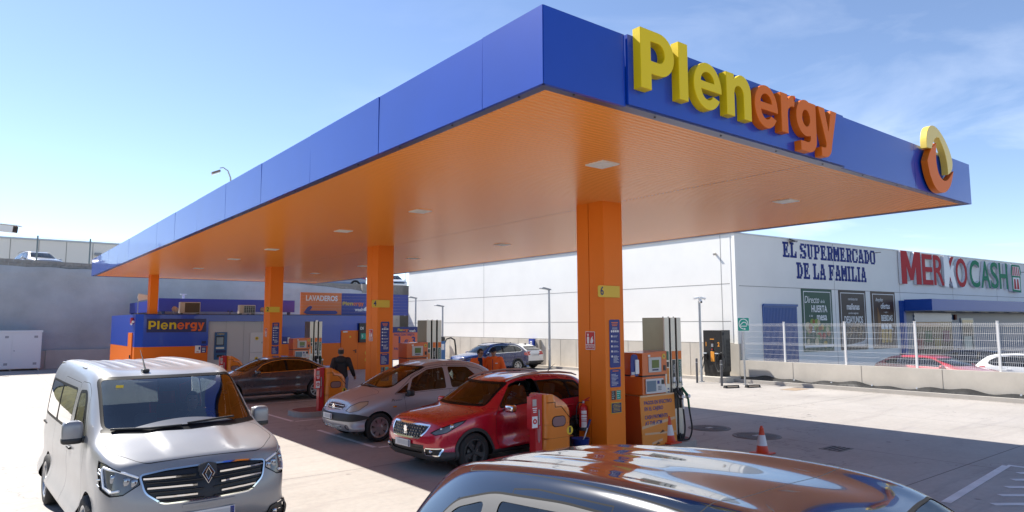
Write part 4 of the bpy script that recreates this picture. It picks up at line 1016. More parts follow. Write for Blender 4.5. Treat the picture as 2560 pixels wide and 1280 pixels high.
def wheel(parent, x, y, R, Wd, rim, side, style, spokes=7, hub=None, name='wheel'):
    """wheel > tyre, rim; side +1: outer face towards +y"""
    e = bpy.data.objects.new(name, None); COL.objects.link(e); e.parent = parent; e.location = (x, y, R)
    X = RX(-pi/2*side) @ RZ(.3)
    g = MB(); w = Wd/2; rr = R*.67
    g.X = X
    g.lathe([(rr, -w*.8), (rr+.02, -w*.95), (R-.03, -w), (R-.008, -w*.82), (R, -w*.5), (R, w*.5), (R-.008, w*.82), (R-.03, w), (rr+.035, w*1.04), (rr+.012, w*.97), (rr, w*.8), (rr-.005, w*.3)], 40, M_tyre)
    for q in (-.25, .25): g.lathe([(R+.0005, w*q-.006), (R-.006, w*q), (R+.0005, w*q+.006)], 40, M_gap)
    g.build('tyre', None, e)
    g = MB(); g.X = X
    g.lathe([(rr+.012, w*.96), (rr-.002, w*1.0), (rr-.016, w*.93), (rr-.022, w*.55), (rr-.03, w*.1)], 40, rim)
    g.lathe([(.001, w*.15), (rr-.02, w*.10)], 32, M_rimdark); g.cyl((0, 0, w*.1), (0, 0, w*.35), rr*.55, n=24, m=mat('brake_disc', (.18, .17, .17), .4, metal=.7))
    for k in range(spokes):
        a = 2*pi*k/spokes; hw = .5*2*pi/spokes
        def sp(w0, w1, r0, r1, z0, z1, off=0.):
            c, s_ = cos(a+off), sin(a+off)
            def P(r, t, z): return (r*c-t*s_, r*s_+t*c, z)
            vs = [P(r0, -w0, z0), P(r0, w0, z0), P(r1, w1, z1), P(r1, -w1, z1), P(r0, -w0, z0-.03), P(r0, w0, z0-.03), P(r1, w1, z1-.03), P(r1, -w1, z1-.03)]
            g.add(vs, [(0,3,2,1)[::-1], (0,1,5,4), (1,2,6,5), (2,3,7,6), (3,0,4,7)], rim)
        if style == 'cover': sp(rr*.14, rr*.30, rr*.12, rr*.93, w*.98, w*.80)
        elif style == 'twin': sp(rr*.05, rr*.05, rr*.12, rr*.96, w*.85, w*.88, .16); sp(rr*.05, rr*.05, rr*.12, rr*.96, w*.85, w*.88, -.16)
        elif style == 'wide': sp(rr*.08, rr*.22, rr*.12, rr*.96, w*.8, w*.9)
        else: sp(rr*.09, rr*.075, rr*.1, rr*.96, w*.82, w*.9)
    g.cyl((0, 0, w*.5), (0, 0, w*.9), rr*.2, rr*.16, n=20, m=rim)
    if style == 'cover': g.lathe([(rr*.34, w*.98), (rr*.30, w*1.02), (.001, w*1.06)], 28, rim); g.lathe([(rr*.98, w*.82), (rr*.93, w*.90), (rr*.86, w*.86)], 36, rim)
    g.build('rim', None, e)
    return e

def seat(g, x, y, w=.5, h=.62, z=.42, m=None, head=True):
    m = m or M_seat
    g.box((x-.05, y-w/2, z), (x+.48, y+w/2, z+.16), m, bev=.05); g.box((-.08, -w/2, 0), (.08, w/2, h), m, X=T(x-.02, y, z+.08) @ RY(rad(-14)), bev=.05)
    if head: g.box((-.05, -.13, h+.03), (.06, .13, h+.23), m, X=T(x-.02, y, z+.08) @ RY(rad(-12)), bev=.04)

class Car:
    def __init__(s, name, label, loc, rz, stations, nose, tail, paintm, wheels, levels=3, group=None, cat='car'):
        s.e = empty(name, loc, rz, label, cat, group); s.pm = paintm
        v, f = cage(stations, nose, tail); s.skin = Skin(v, f, levels); s.body = s.skin.faces
        s.m = {'paint': paintm, 'gap': M_gap, 'trim': M_trim, 'clad': M_clad, 'glass': M_glass, 'gd': M_glassd, 'ws': M_glassc, 'chrome': M_chrome, 'lamp': M_lampdark, 'tail': M_tail, 'black': M_black}
        s.wheels = wheels; s.doors = []
    def filt_side(s, sd, k=.18): return lambda c, n: c.y*sd > .2 and n.y*sd > k
    def filt_front(s, x=0., k=.12): return lambda c, n: c.x > x and n.x > k
    def filt_rear(s, x=0., k=.12): return lambda c, n: c.x < x and n.x < -k
    def take(s, poly, proj, filt): ins, s.body = cut(s.body, poly, proj, filt); return ins
    def ring(s, poly, proj, filt, d, mk):
        """take the region, colour a rim of width d, give back the inside"""
        reg = s.take(poly, proj, filt); inn, rim = cut(reg, inset(poly, d), proj, None); s.body += remat(rim, mk); return inn
    def part(s, name, faces, mk=None, d=0., parent=None, label=None):
        if mk: faces = remat(faces, mk)
        if d: faces = shift(faces, d)
        if not faces: print('EMPTY part', name, s.e.name); return None
        o = mesh_faces(name, faces, s.m, parent or s.e)
        if label: o['label'] = label
        return o
    def arches(s, R=.37, clad=0., well=True):
        for (wx, wy, wr) in s.wheels:
            for sd in (1, -1):
                c = lambda r: [(wx+r*cos(2*pi*k/36), wr+r*sin(2*pi*k/36)) for k in range(36)]
                reg = s.take(c(R+clad), PROJ['side'], lambda p, n, sd=sd: p.y*sd > .3 and n.y*sd > -.9)
                if clad:
                    hole, rg = cut(reg, c(R), PROJ['side']); s.body += remat(shift(rg, .012), 'clad')
                g = MB(); yy = (wy-.05)*sd; yi = (wy-.34)*sd; vs = []; nn = 24
                for k in range(nn+1):
                    a = 2*pi*k/nn; vs += [(wx+(R+.015)*cos(a), yy, max(.14, wr+(R+.015)*sin(a))), (wx+(R+.015)*cos(a), yi, max(.14, wr+(R+.015)*sin(a)))]
                fs = [(2*k, 2*k+1, 2*k+3, 2*k+2) for k in range(nn)]
                g.add(vs, fs, M_gap); g.add([vs[2*k+1] for k in range(nn)], [list(range(nn))], M_gap); s.wells = getattr(s, 'wells', []) + [g]
    def finish(s, floor=(.28, .30), interior=None):
        o = s.part('body', s.body)
        g = MB()
        for w in getattr(s, 'wells', []): g.add(w.v, w.f, M_gap)
        xs = [p.x for p in s.skin.P]; x0, x1 = min(xs), max(xs); ws = max(p.y for p in s.skin.P)
        g.box((x0+.25, -ws+.2, floor[0]-.06), (x1-.25, ws-.2, floor[1]), M_gap)
        g.build('underbody', None, s.e)
        return o
    def surf(s, proj, a, b, filt):
        """nearest shell point to a projected position"""
        best = None; bd = 9
        for p, n in zip(s.skin.P, s.skin.N):
            if not filt(p, n): continue
            q = proj(p); d = (q[0]-a)**2+(q[1]-b)**2
            if d < bd: bd = d; best = (p, n)
        return best
    def doors_cut(s, polys, dlo, glass, sides=(1, -1), seam=.006, gm='gd', trim='trim', dlo_ring=.012, ringm='trim', names=None, handles=None, hm=None):
        """door outlines, the window line around all panes and each pane, all in the side view"""
        for sd in sides:
            fs = s.filt_side(sd)
            made = []
            for k, dp in enumerate(polys):
                inn = s.ring(dp, PROJ['side'], fs, seam, 'gap'); made.append(inn)
            def glaze(faces, parent, nm):
                reg, rest = cut(faces, dlo, PROJ['side'], fs)
                if not reg: return faces
                inner, rim = cut(reg, inset(dlo, dlo_ring), PROJ['side']); rest += remat(rim, ringm)
                for gp in glass:
                    pane, inner = cut(inner, gp, PROJ['side'])
                    if len(pane) > 2: s._panes.append((pane, nm))
                rest += remat(inner, trim); return rest
            s._panes = []
            s.body = glaze(s.body, None, None)
            for p, _ in s._panes:
                for q in islands(p): s.part('side_window', q, gm, -.004)
            for k, inn in enumerate(made):
                s._panes = []; rest = glaze(inn, None, k)
                d = s.part('door', rest); s.doors.append((d, sd, k))
                for p, _ in s._panes:
                    for q in islands(p): s.part('window', q, gm, -.004, parent=d)
                if handles:
                    hx, hz = handles[k]; q = s.surf(PROJ['side'], hx, hz, lambda c, n: c.y*sd > .3 and n.y*sd > .3)
                    g = MB(); y = q[0].y; g.box((hx-.10, y-.005, hz-.016), (hx+.10, y+.03, hz+.016), hm or s.pm, bev=.012) if sd > 0 else g.box((hx-.10, y-.03, hz-.016), (hx+.10, y+.005, hz+.016), hm or s.pm, bev=.012)
                    g.build('handle', None, d)
    def mirror(s, x, y, z, sx=.16, sy=.20, sz=.14, m=None, low=None):
        for sd in (1, -1):
            g = MB(); g.blob((x, (y+sy/2)*sd, z), (sx, sy, sz), m or s.pm, .5)
            if low: g.blob((x, (y+sy/2)*sd, z-sz*.36), (sx*1.01, sy*1.01, sz*.34), M_black, .5)
            g.blob((x+.01, (y-.01)*sd, z-sz*.36), (sx*.6, .16, .07), M_black, .5)
            o = g.build('mirror', None, s.e)
            h = MB(); h.box((x-sx/2-.004, (y+.02) if sd > 0 else -y-sy+.02, z-sz/2+.02), (x-sx/2-.001, (y+sy-.02) if sd > 0 else -y-.02, z+sz/2-.02), M_chrome); h.build('mirror_glass', None, o)
    def plate(s, x, z, rz=0., w=.52, h=.115, tilt=0., y=0.):
        g = MB(); X = T(x, y, z) @ RZ(rz) @ RY(tilt)
        g.box((-.006, -w/2, -h/2), (.006, w/2, h/2), M_plate, X=X, bev=.003); g.box((.0062, -w/2+.07, -h/2+.02), (.0075, w/2-.02, h/2-.02), M_platemark, X=X); g.box((.0062, w/2-.05, -h/2+.006), (.0075, w/2-.008, h/2-.006), M_navy, X=X)
        g.build('number_plate', None, s.e)
    def interior(s, seats, dash, wheel_at=None, dm=None, seatm=None):
        g = MB(); x0, x1, yw, z0, z1 = dash; dmx = dm or M_cab
        g.box((x0, -yw, z0), (x1, yw, z1), dmx, bev=.05); g.box((-1.7, -yw, .30), (x1, yw, .34), M_cab)
        g.build('dashboard', None, s.e)
        for (x, y) in seats:
            h = MB(); seat(h, x, y, m=seatm); h.build('seat', None, s.e)
        if wheel_at:
            h = MB(); x, y, z = wheel_at; pts = [(.0, .185*cos(2*pi*k/24), .185*sin(2*pi*k/24)) for k in range(25)]
            h.tube(pts, .016, 8, M_black, X=T(x, y, z) @ RY(rad(-25)), caps=False); h.box((-.02, -.17, -.03), (.02, .17, .03), M_black, X=T(x, y, z) @ RY(rad(-25))); h.cyl((x, y, z), (x+.25, y, z-.1), .03, m=M_black); h.build('steering_wheel', None, s.e)
def Sx(x, sill, belt, top, w, wb, wr, cr, bow=0., dx=None, **k):
    d = dict(x=x, sill=sill, belt=belt, top=top, w=w, wb=wb, wr=wr, cr=cr, bow=bow, **k)
    if dx: d['dx'] = dx
    return d
def wiper(s, pts, r=.012):
    g = MB(); g.tube(pts, r, 6, M_black); g.build('wiper', None, s)
# ------------------------------------------------------------------ the vehicles
CS = .96
def place(c, sc=CS): c.e.scale = (sc, sc, sc); return c
P_red = paint('paint_red', (.50, .006, .030), .15, .25); P_silver = paint('paint_silver', (.40, .40, .43), .4, .36, coat=.6); P_van = paint('paint_van_silver', (.27, .27, .28), .25, .36, coat=.5)
P_dark = paint('paint_dark_grey', (.075, .075, .09), .4, .25); P_blue = paint('paint_blue', (.002, .010, .09), .1, .25); P_wht = paint('paint_white', (.72, .72, .72), 0, .3); P_black = paint('paint_black', (.004, .008, .020), .1, .12)

def lion(g, X):
    put_shape(g, [sm([(-.02,.075),(.02,.08),(.03,.05),(.055,.06,1),(.035,.02),(.06,.0,1),(.03,-.02),(.045,-.075,1),(.015,-.07,1),(.005,-.03),(-.02,-.075,1),(-.045,-.07,1),(-.025,-.02),(-.055,.01,1),(-.03,.03),(-.045,.05,1)], 1)], (0, 0, 0), M_chrome, 'front', .006, X=X)

def red_car():
    st = [Sx(2.02, .24, .70, .86, .66, .62, .54, .035, dx=[-.06,.0,.02,-.01,-.06]),
          Sx(1.93, .23, .76, .905, .78, .735, .62, .05, dx=[-.03,0,0,0,-.03]), Sx(1.72, .22, .84, .955, .845, .805, .68, .05), Sx(1.27, .22, .915, 1.02, .87, .84, .72, .05, bow=.04),
          Sx(.98, .22, .945, 1.06, .87, .845, .72, .05, bow=.12), Sx(.80, .22, .955, 1.165, .87, .845, .70, .06, bow=.14), Sx(.42, .22, .975, 1.375, .87, .84, .635, .055, bow=.13), Sx(.12, .22, .99, 1.485, .87, .835, .585, .045, bow=.10),
          Sx(-.35, .22, 1.005, 1.535, .87, .83, .575, .04), Sx(-1.0, .22, 1.03, 1.525, .865, .825, .57, .04), Sx(-1.55, .24, 1.06, 1.475, .85, .80, .55, .045), Sx(-1.80, .27, 1.06, 1.36, .835, .775, .56, .06), Sx(-1.98, .30, 1.0, 1.12, .80, .72, .60, .05), Sx(-2.06, .34, .90, 1.0, .70, .66, .56, .03)]
    c = Car('parked_car', 'red crossover with roof rails and driver door ajar, behind the nearest orange bin', (3.66, 5.56, 0), pi+rad(3.2), st, [.02,.10,.11,.10,.08], [-.02,-.05,-.06,-.06,-.05], P_red, [(1.27, .87, .325), (-1.27, .87, .325)])
    F = c.filt_front(1.2, .15)
    # lower grey bumper and intake
    inn = c.take([(-.95,.0),(.95,.0),(.95,.36),(.62,.44),(-.62,.44),(-.95,.36)], PROJ['front'], c.filt_front(1.62, .05)); c.body += remat(shift(inn, .008), 'clad')
    for y in (1,):
        g_ = c.ring(rounded([(-.46,.34),(.46,.34),(.52,.50),(-.52,.50)], .03), PROJ['front'], F, .015, 'clad'); c.part('lower_intake', g_, 'black', -.02)
    gr = c.ring(rounded([(-.40,.585),(.40,.585),(.52,.70),(.56,.825),(-.56,.825),(-.52,.70)], .04), PROJ['front'], F, .028, 'chrome'); gp = c.part('grille', gr, 'black', -.012)
    g = MB()
    for r in range(5):
        for k in range(15):
            y = -.49+k*.07; z = .625+r*.042
            if abs(y) > .40+(z-.6)*.45: continue
            q = c.surf(PROJ['front'], y, z, F)
            g.box((q[0].x-.012, y-.009, z-.011), (q[0].x+.002, y+.009, z+.011), mat('stud_grey', (.30, .28, .25), .3, metal=.6))
        qs = [(c.surf(PROJ['front'], y, .625+r*.042, F)[0].x-.008, y, .625+r*.042) for y in (-.45, -.25, 0, .25, .45)]; g.tube(qs, .004, 5, M_gap)
    q0 = c.surf(PROJ['front'], 0, .62, F)[0].x-.008; q1 = c.surf(PROJ['front'], 0, .80, F)[0].x-.008; g.tube([(q0, .035, .615), (q1, .035, .80)], .005, 5, M_gap)
    g.build('grille_studs', None, c.e)
    q = c.surf(PROJ['front'], 0, .70, F); g = MB(); lion(g, T(q[0].x+.012, 0, .705) @ RZ(pi/2)); g.build('badge', None, c.e)
    for sd in (1, -1):
        ang = .75*sd; pj = oblique(ang); fl = lambda p, n, sd=sd: p.y*sd > .3 and p.x > 1.2 and n.x*cos(.75)+n.y*sd*sin(.75) > .25
        def A(x, y): return -x*sin(ang)+y*sd*cos(ang)
        poly = [(A(1.98,.56), .70), (A(1.92,.66), .665), (A(1.80,.80), .70), (A(1.50,.855), .835), (A(1.42,.84), .885), (A(1.60,.80), .86), (A(1.85,.68), .785)]
        reg = c.take(poly, pj, fl)
        inn, rim = cut(reg, inset(poly, .012), pj); c.body += remat(rim, 'trim')
        h = c.part('headlight', inn, 'lamp', -.006)
        if h:
            g = MB()
            for (x, y, z, r) in ((1.70, .775, .775, .055), (1.84, .70, .735, .035)):
                q = min(((p-Vector((x, y*sd, z))).length, i) for i, p in enumerate(c.skin.P)); P, N = c.skin.P[q[1]], c.skin.N[q[1]]
                g.add(*(lambda b: ([T(*(P-N*.028)) @ v for v in b.v], b.f))(MB().sphere((0, 0, 0), r, M_lampchr, 8, sc=(1, .7, 1))), M_lampchr, True)
            g.build('lamp_lens', None, h)
        ft = rounded([(.52*sd, .33), (.80*sd, .33), (.80*sd, .46), (.54*sd, .46)], .03); reg = c.take(ft, PROJ['front'], lambda p, n: p.x > 1.5 and n.x > .05)
        inn, rim = cut(reg, inset(ft, .018), PROJ['front']); c.body += remat(shift(rim, .012), 'chrome'); fo = c.part('fog_lamp', inn, 'black', -.005)
        if fo:
            q = c.surf(PROJ['front'], .64*sd, .395, lambda p, n: p.x > 1.5); g = MB(); g.sphere(q[0], .035, M_lampchr, 8); g.build('bulb', None, fo)
    c.plate(c.surf(PROJ['front'], .2, .50, c.filt_front(1.2))[0].x+.03, .50, w=.46)
    # hood outline, windscreen, doors
    hood = rounded([(1.97,-.50),(1.97,.50),(1.15,.745),(1.15,-.745)], .12)
    inn = c.ring(hood, PROJ['top'], lambda p, n: n.z > .3, .007, 'gap'); c.part('hood', inn)
    ws = rounded([(-.70,1.055),(.70,1.055),(.56,1.44),(-.56,1.44)], .07)
    inn = c.ring(ws, PROJ['front'], lambda p, n: p.x > .1 and n.x > .2 and p.z > 1.0, .035, 'trim'); c.part('windscreen', inn, 'ws', -.004)
    rw = rounded([(-.56,1.10),(.56,1.10),(.50,1.40),(-.50,1.40)], .06); inn = c.ring(rw, PROJ['front'], c.filt_rear(-1.3), .02, 'trim'); c.part('rear_window', inn, 'gd', -.004)
    dlo = rounded([(.66,1.005),(-1.55,1.075),(-1.66,1.16),(-1.50,1.385),(-.95,1.44),(.0,1.435),(.30,1.36)], .08)
    fd = rounded([(.74,.32),(.80,.9),(.70,1.02),(.26,1.40),(-.02,1.47),(-.36,1.48),(-.40,.95),(-.36,.30)], .06); rd = rounded([(-.39,.30),(-.43,.95),(-.39,1.478),(-.98,1.46),(-1.32,1.20),(-1.22,.80),(-.95,.45),(-.85,.32)], .06)
    gl = [rounded([(.60,1.03),(-.33,1.055),(-.33,1.415),(.02,1.41),(.27,1.33)], .04), rounded([(-.42,1.055),(-1.14,1.08),(-1.16,1.37),(-.95,1.41),(-.42,1.415)], .03), rounded([(-1.19,1.085),(-1.52,1.10),(-1.60,1.17),(-1.46,1.35),(-1.20,1.375)], .04)]
    c.doors_cut([fd, rd], dlo, gl, handles=[(-.22, .90), (-1.05, .94)], gm='glass')
    # driver door ajar: swing about its front edge
    for d, sd, k in c.doors:
        if k == 0 and sd == 1:
            hv = Vector((.78, .86, 0)); a = rad(-8)
            d.matrix_local = T(*hv) @ RZ(-a) @ T(*-hv) if False else T(*hv) @ RZ(a*-1) @ T(*-hv)
            g = MB(); g.box((.52, .86, .97), (.60, .95, 1.0), M_black); g.blob((.59, 1.03, 1.02), (.15, .21, .14), M_chrome, .55); g.build('mirror', None, d)
    g = MB(); g.box((.52, -.95, .97), (.60, -.86, 1.0), M_black); g.blob((.59, -1.03, 1.02), (.15, .21, .14), P_red, .55); g.build('mirror', None, c.e)
    # sills in black, roof rails, aerial
    for sd in (1, -1):
        g = MB(); ys = .56*sd; pts = [(.30, ys, 1.455), (.16, ys, 1.50), (-.1, ys, 1.545), (-.6, ys, 1.575), (-1.1, ys, 1.56), (-1.45, ys, 1.52), (-1.6, ys, 1.475)]
        g.tube(pts, [.012, .02, .022, .022, .022, .018, .012], 8, mat('rail_alu', (.55, .52, .50), .3, metal=.8)); g.build('roof_rail', None, c.e)
        inn = c.take([(-.95,.18),(.95,.18),(.95,.335),(-.95,.335)], PROJ['side'], c.filt_side(sd, -.5)); c.body += remat(shift(inn, .006), 'clad')
        tl = rounded([(-1.72,.86),(-2.2,.80),(-2.2,1.02),(-1.75,1.04)], .03); inn = c.take(tl, PROJ['side'], lambda p, n, sd=sd: p.y*sd > .35 and n.x < .2); c.part('tail_light', inn, 'tail', .004)
    g = MB(); g.tube([(-1.30, 0, 1.50), (-1.42, 0, 1.60), (-1.55, 0, 1.68)], [.012, .006, .003], 6, M_black); g.build('aerial', None, c.e)
    wiper(c.e, [(.97, .45, 1.07), (.985, .1, 1.105), (.94, -.32, 1.10)]); wiper(c.e, [(1.0, -.05, 1.08), (.96, -.35, 1.09), (.86, -.6, 1.085)])
    c.arches(.36, .055)
    for (x, y, R) in c.wheels:
        for sd in (1, -1): wheel(c.e, x, (y-.095)*sd, R, .205, M_rimdark, sd, 'wide', 5)
    c.interior([(.0, .36), (.0, -.36), (-.85, .36), (-.85, -.36)], (.42, .95, .70, .70, .98), (.33, .36, .98))
    c.finish(); return place(c, .95)

def picasso():
    st = [Sx(2.03, .24, .64, .80, .62, .58, .48, .03, dx=[-.08,.0,.01,-.03,-.10]), Sx(1.95, .22, .72, .865, .76, .70, .58, .05, dx=[-.04,0,0,-.01,-.05]), Sx(1.72, .21, .80, .955, .84, .78, .65, .06), Sx(1.38, .21, .865, 1.055, .875, .82, .70, .07, bow=.06),
          Sx(1.12, .21, .895, 1.125, .875, .83, .71, .07, bow=.12), Sx(.78, .21, .92, 1.29, .875, .83, .68, .07, bow=.14), Sx(.35, .21, .945, 1.475, .875, .825, .62, .06, bow=.12), Sx(-.02, .21, .96, 1.575, .875, .82, .575, .05, bow=.06),
          Sx(-.5, .21, .975, 1.62, .875, .815, .56, .045), Sx(-1.05, .21, .99, 1.595, .87, .81, .555, .045), Sx(-1.55, .23, 1.01, 1.49, .855, .79, .54, .05), Sx(-1.90, .27, 1.03, 1.30, .835, .76, .55, .06), Sx(-2.10, .30, .98, 1.10, .79, .71, .58, .04), Sx(-2.18, .34, .88, .98, .70, .65, .54, .03)]
    c = Car('parked_car', 'rounded silver family car parked between the red crossover and the dark saloon', (3.92, 9.02, 0), pi, st, [.03,.11,.12,.11,.09], [-.02,-.06,-.07,-.06,-.05], P_silver, [(1.38, .875, .305), (-1.38, .875, .305)])
    F = c.filt_front(1.2, .12)
    b = c.take(rounded([(-.80,.46),(.80,.46),(.86,.53),(.80,.615),(-.80,.615),(-.86,.53)], .05), PROJ['front'], c.filt_front(1.55, .05)); c.part('bumper_strip', b, 'clad', .012)
    gl_ = c.ring(rounded([(-.42,.275),(.42,.275),(.46,.36),(-.46,.36)], .03), PROJ['front'], F, .012, 'paint'); c.part('lower_intake', gl_, 'black', -.012)
    g = MB()
    for k in range(3):
        q = c.surf(PROJ['front'], 0, .29+k*.03, F); pts = [(c.surf(PROJ['front'], y, .29+k*.03, F)[0].x+.004, y, .29+k*.03) for y in (-.42, -.25, 0, .25, .42)]; g.tube(pts, .007, 6, M_lampchr)
    g.build('intake_bars', None, c.e)
    gr = c.ring(rounded([(-.33,.665),(.33,.665),(.42,.73),(.36,.80),(-.36,.80),(-.42,.73)], .06), PROJ['front'], F, .014, 'paint'); c.part('grille', gr, 'black', -.01)
    g = MB()
    for k in range(2):
        z = .70+k*.055; pts = [(c.surf(PROJ['front'], y, z, F)[0].x+.006, y, z) for y in (-.37, -.2, 0, .2, .37)]; g.tube(pts, .011, 8, M_lampchr)
    q = c.surf(PROJ['front'], 0, .73, F); X = T(q[0].x+.025, 0, .73) @ RZ(pi/2)
    for dz in (-.045, .012): put_shape(g, [[(-.07,dz-.02),(0,dz+.05),(.07,dz-.02),(.045,dz-.03),(0,dz+.015),(-.045,dz-.03)]], (0, 0, 0), M_chrome, 'front', .006, X=X)
    g.build('badge', None, c.e)
    for sd in (1, -1):
        ang = .72*sd; pj = oblique(ang); fl = lambda p, n, sd=sd: p.y*sd > .25 and p.x > 1.1 and n.x*cos(.72)+n.y*sd*sin(.72) > .2
        def A(x, y): return -x*sin(ang)+y*sd*cos(ang)
        poly = [(A(2.00,.50), .665), (A(1.93,.64), .64), (A(1.80,.76), .68), (A(1.62,.80), .80), (A(1.60,.775), .865), (A(1.75,.69), .855), (A(1.93,.58), .765)]
        reg = c.take(poly, pj, fl); inn, rim = cut(reg, inset(poly, .008), pj); c.body += remat(rim, 'gap'); h = c.part('headlight', remat(inn, 'hl'), None, -.004) if False else None
        c.m['hl'] = mat('hazy_headlight', (.42, .33, .25), .15, coat=1.); h = c.part('headlight', inn, 'hl', -.004)
        ft = disc(.62*sd, .33, .06, 20); reg = c.take(ft, PROJ['front'], lambda p, n: p.x > 1.5 and n.x > .05); inn, rim = cut(reg, inset(ft, .012), PROJ['front']); c.body += remat(rim, 'black'); c.m['lens'] = M_lampchr; c.part('fog_lamp', inn, 'lens', -.006)
    c.plate(c.surf(PROJ['front'], .2, .54, c.filt_front(1.2))[0].x+.035, .54, w=.44)
    hood = rounded([(1.98,-.48),(1.98,.48),(1.28,.72),(1.28,-.72)], .14); inn = c.ring(hood, PROJ['top'], lambda p, n: n.z > .3, .006, 'gap'); c.part('hood', inn)
    ws = rounded([(-.70,1.10),(.70,1.10),(.56,1.535),(-.56,1.535)], .07); inn = c.ring(ws, PROJ['front'], lambda p, n: p.x > .0 and n.x > .2 and p.z > 1.03, .02, 'trim'); c.part('windscreen', inn, 'ws', -.004)
    rw = rounded([(-.56,1.08),(.56,1.08),(.48,1.46),(-.48,1.46)], .06); inn = c.ring(rw, PROJ['front'], c.filt_rear(-1.3), .02, 'trim'); c.part('rear_window', inn, 'gd', -.004)
    dlo = rounded([(1.02,.965),(-1.70,1.035),(-1.78,1.10),(-1.42,1.41),(-.95,1.51),(-.35,1.53),(.10,1.48),(.48,1.33)], .06)
    fd = rounded([(.70,.30),(.78,.9),(.74,.965),(.60,1.285),(.10,1.53),(-.38,1.57),(-.42,.95),(-.38,.30)], .05); rd = rounded([(-.41,.30),(-.45,.95),(-.41,1.568),(-1.02,1.54),(-1.42,1.28),(-1.22,.80),(-.98,.45),(-.92,.30)], .05)
    gl = [rounded([(.97,.985),(.70,.99),(.60,1.20)], .02), rounded([(.64,1.0),(-.34,1.025),(-.36,1.495),(.08,1.455),(.50,1.27)], .05), rounded([(-.49,1.03),(-1.20,1.05),(-1.32,1.20),(-1.02,1.475),(-.48,1.50)], .06), rounded([(-1.30,1.06),(-1.70,1.07),(-1.40,1.37),(-1.16,1.43),(-1.38,1.22)], .03)]
    c.doors_cut([fd, rd], dlo, gl, handles=[(-.22, .83), (-1.08, .87)], gm='glass', trim='paint', ringm='gap', hm=M_black, dlo_ring=.008)
    for sd in (1, -1):
        tl = rounded([(-1.85,.70),(-2.3,.66),(-2.3,1.02),(-1.92,1.10)], .04); inn = c.take(tl, PROJ['side'], lambda p, n, sd=sd: p.y*sd > .35 and n.x < .2); c.part('tail_light', inn, 'tail', .004)
        g = MB(); g.box((.98, .87*sd-.004, .70), (1.06, .87*sd+.010, .73), M_amber, bev=.003); g.build('side_indicator', None, c.e)
    c.mirror(.72, .93, 1.0, .13, .17, .14, M_black)
    q = c.surf(PROJ['side'], .96, .84, lambda p, n: p.y > .3 and n.y > .3); g = MB(); put_text(g, 'Picasso', (.96, q[0].y+.004, .845), .09, M_black, face=FACE['back'], shear=.3, ext=.001); g.build('script_badge', None, c.e)
    wiper(c.e, [(1.22, .40, 1.115), (1.22, .0, 1.145), (1.12, -.42, 1.13)], .014); wiper(c.e, [(1.24, .05, 1.12), (1.18, -.3, 1.125), (1.05, -.6, 1.11)], .014)
    c.arches(.345)
    for (x, y, R) in c.wheels:
        for sd in (1, -1): wheel(c.e, x, (y-.10)*sd, R, .19, M_rimsil, sd, 'cover', 7)
    c.interior([(.12, .36), (.12, -.36), (-.85, .36), (-.85, -.36)], (.62, 1.10, .70, .72, 1.02), (.48, .36, 1.0))
    c.finish(); return place(c)

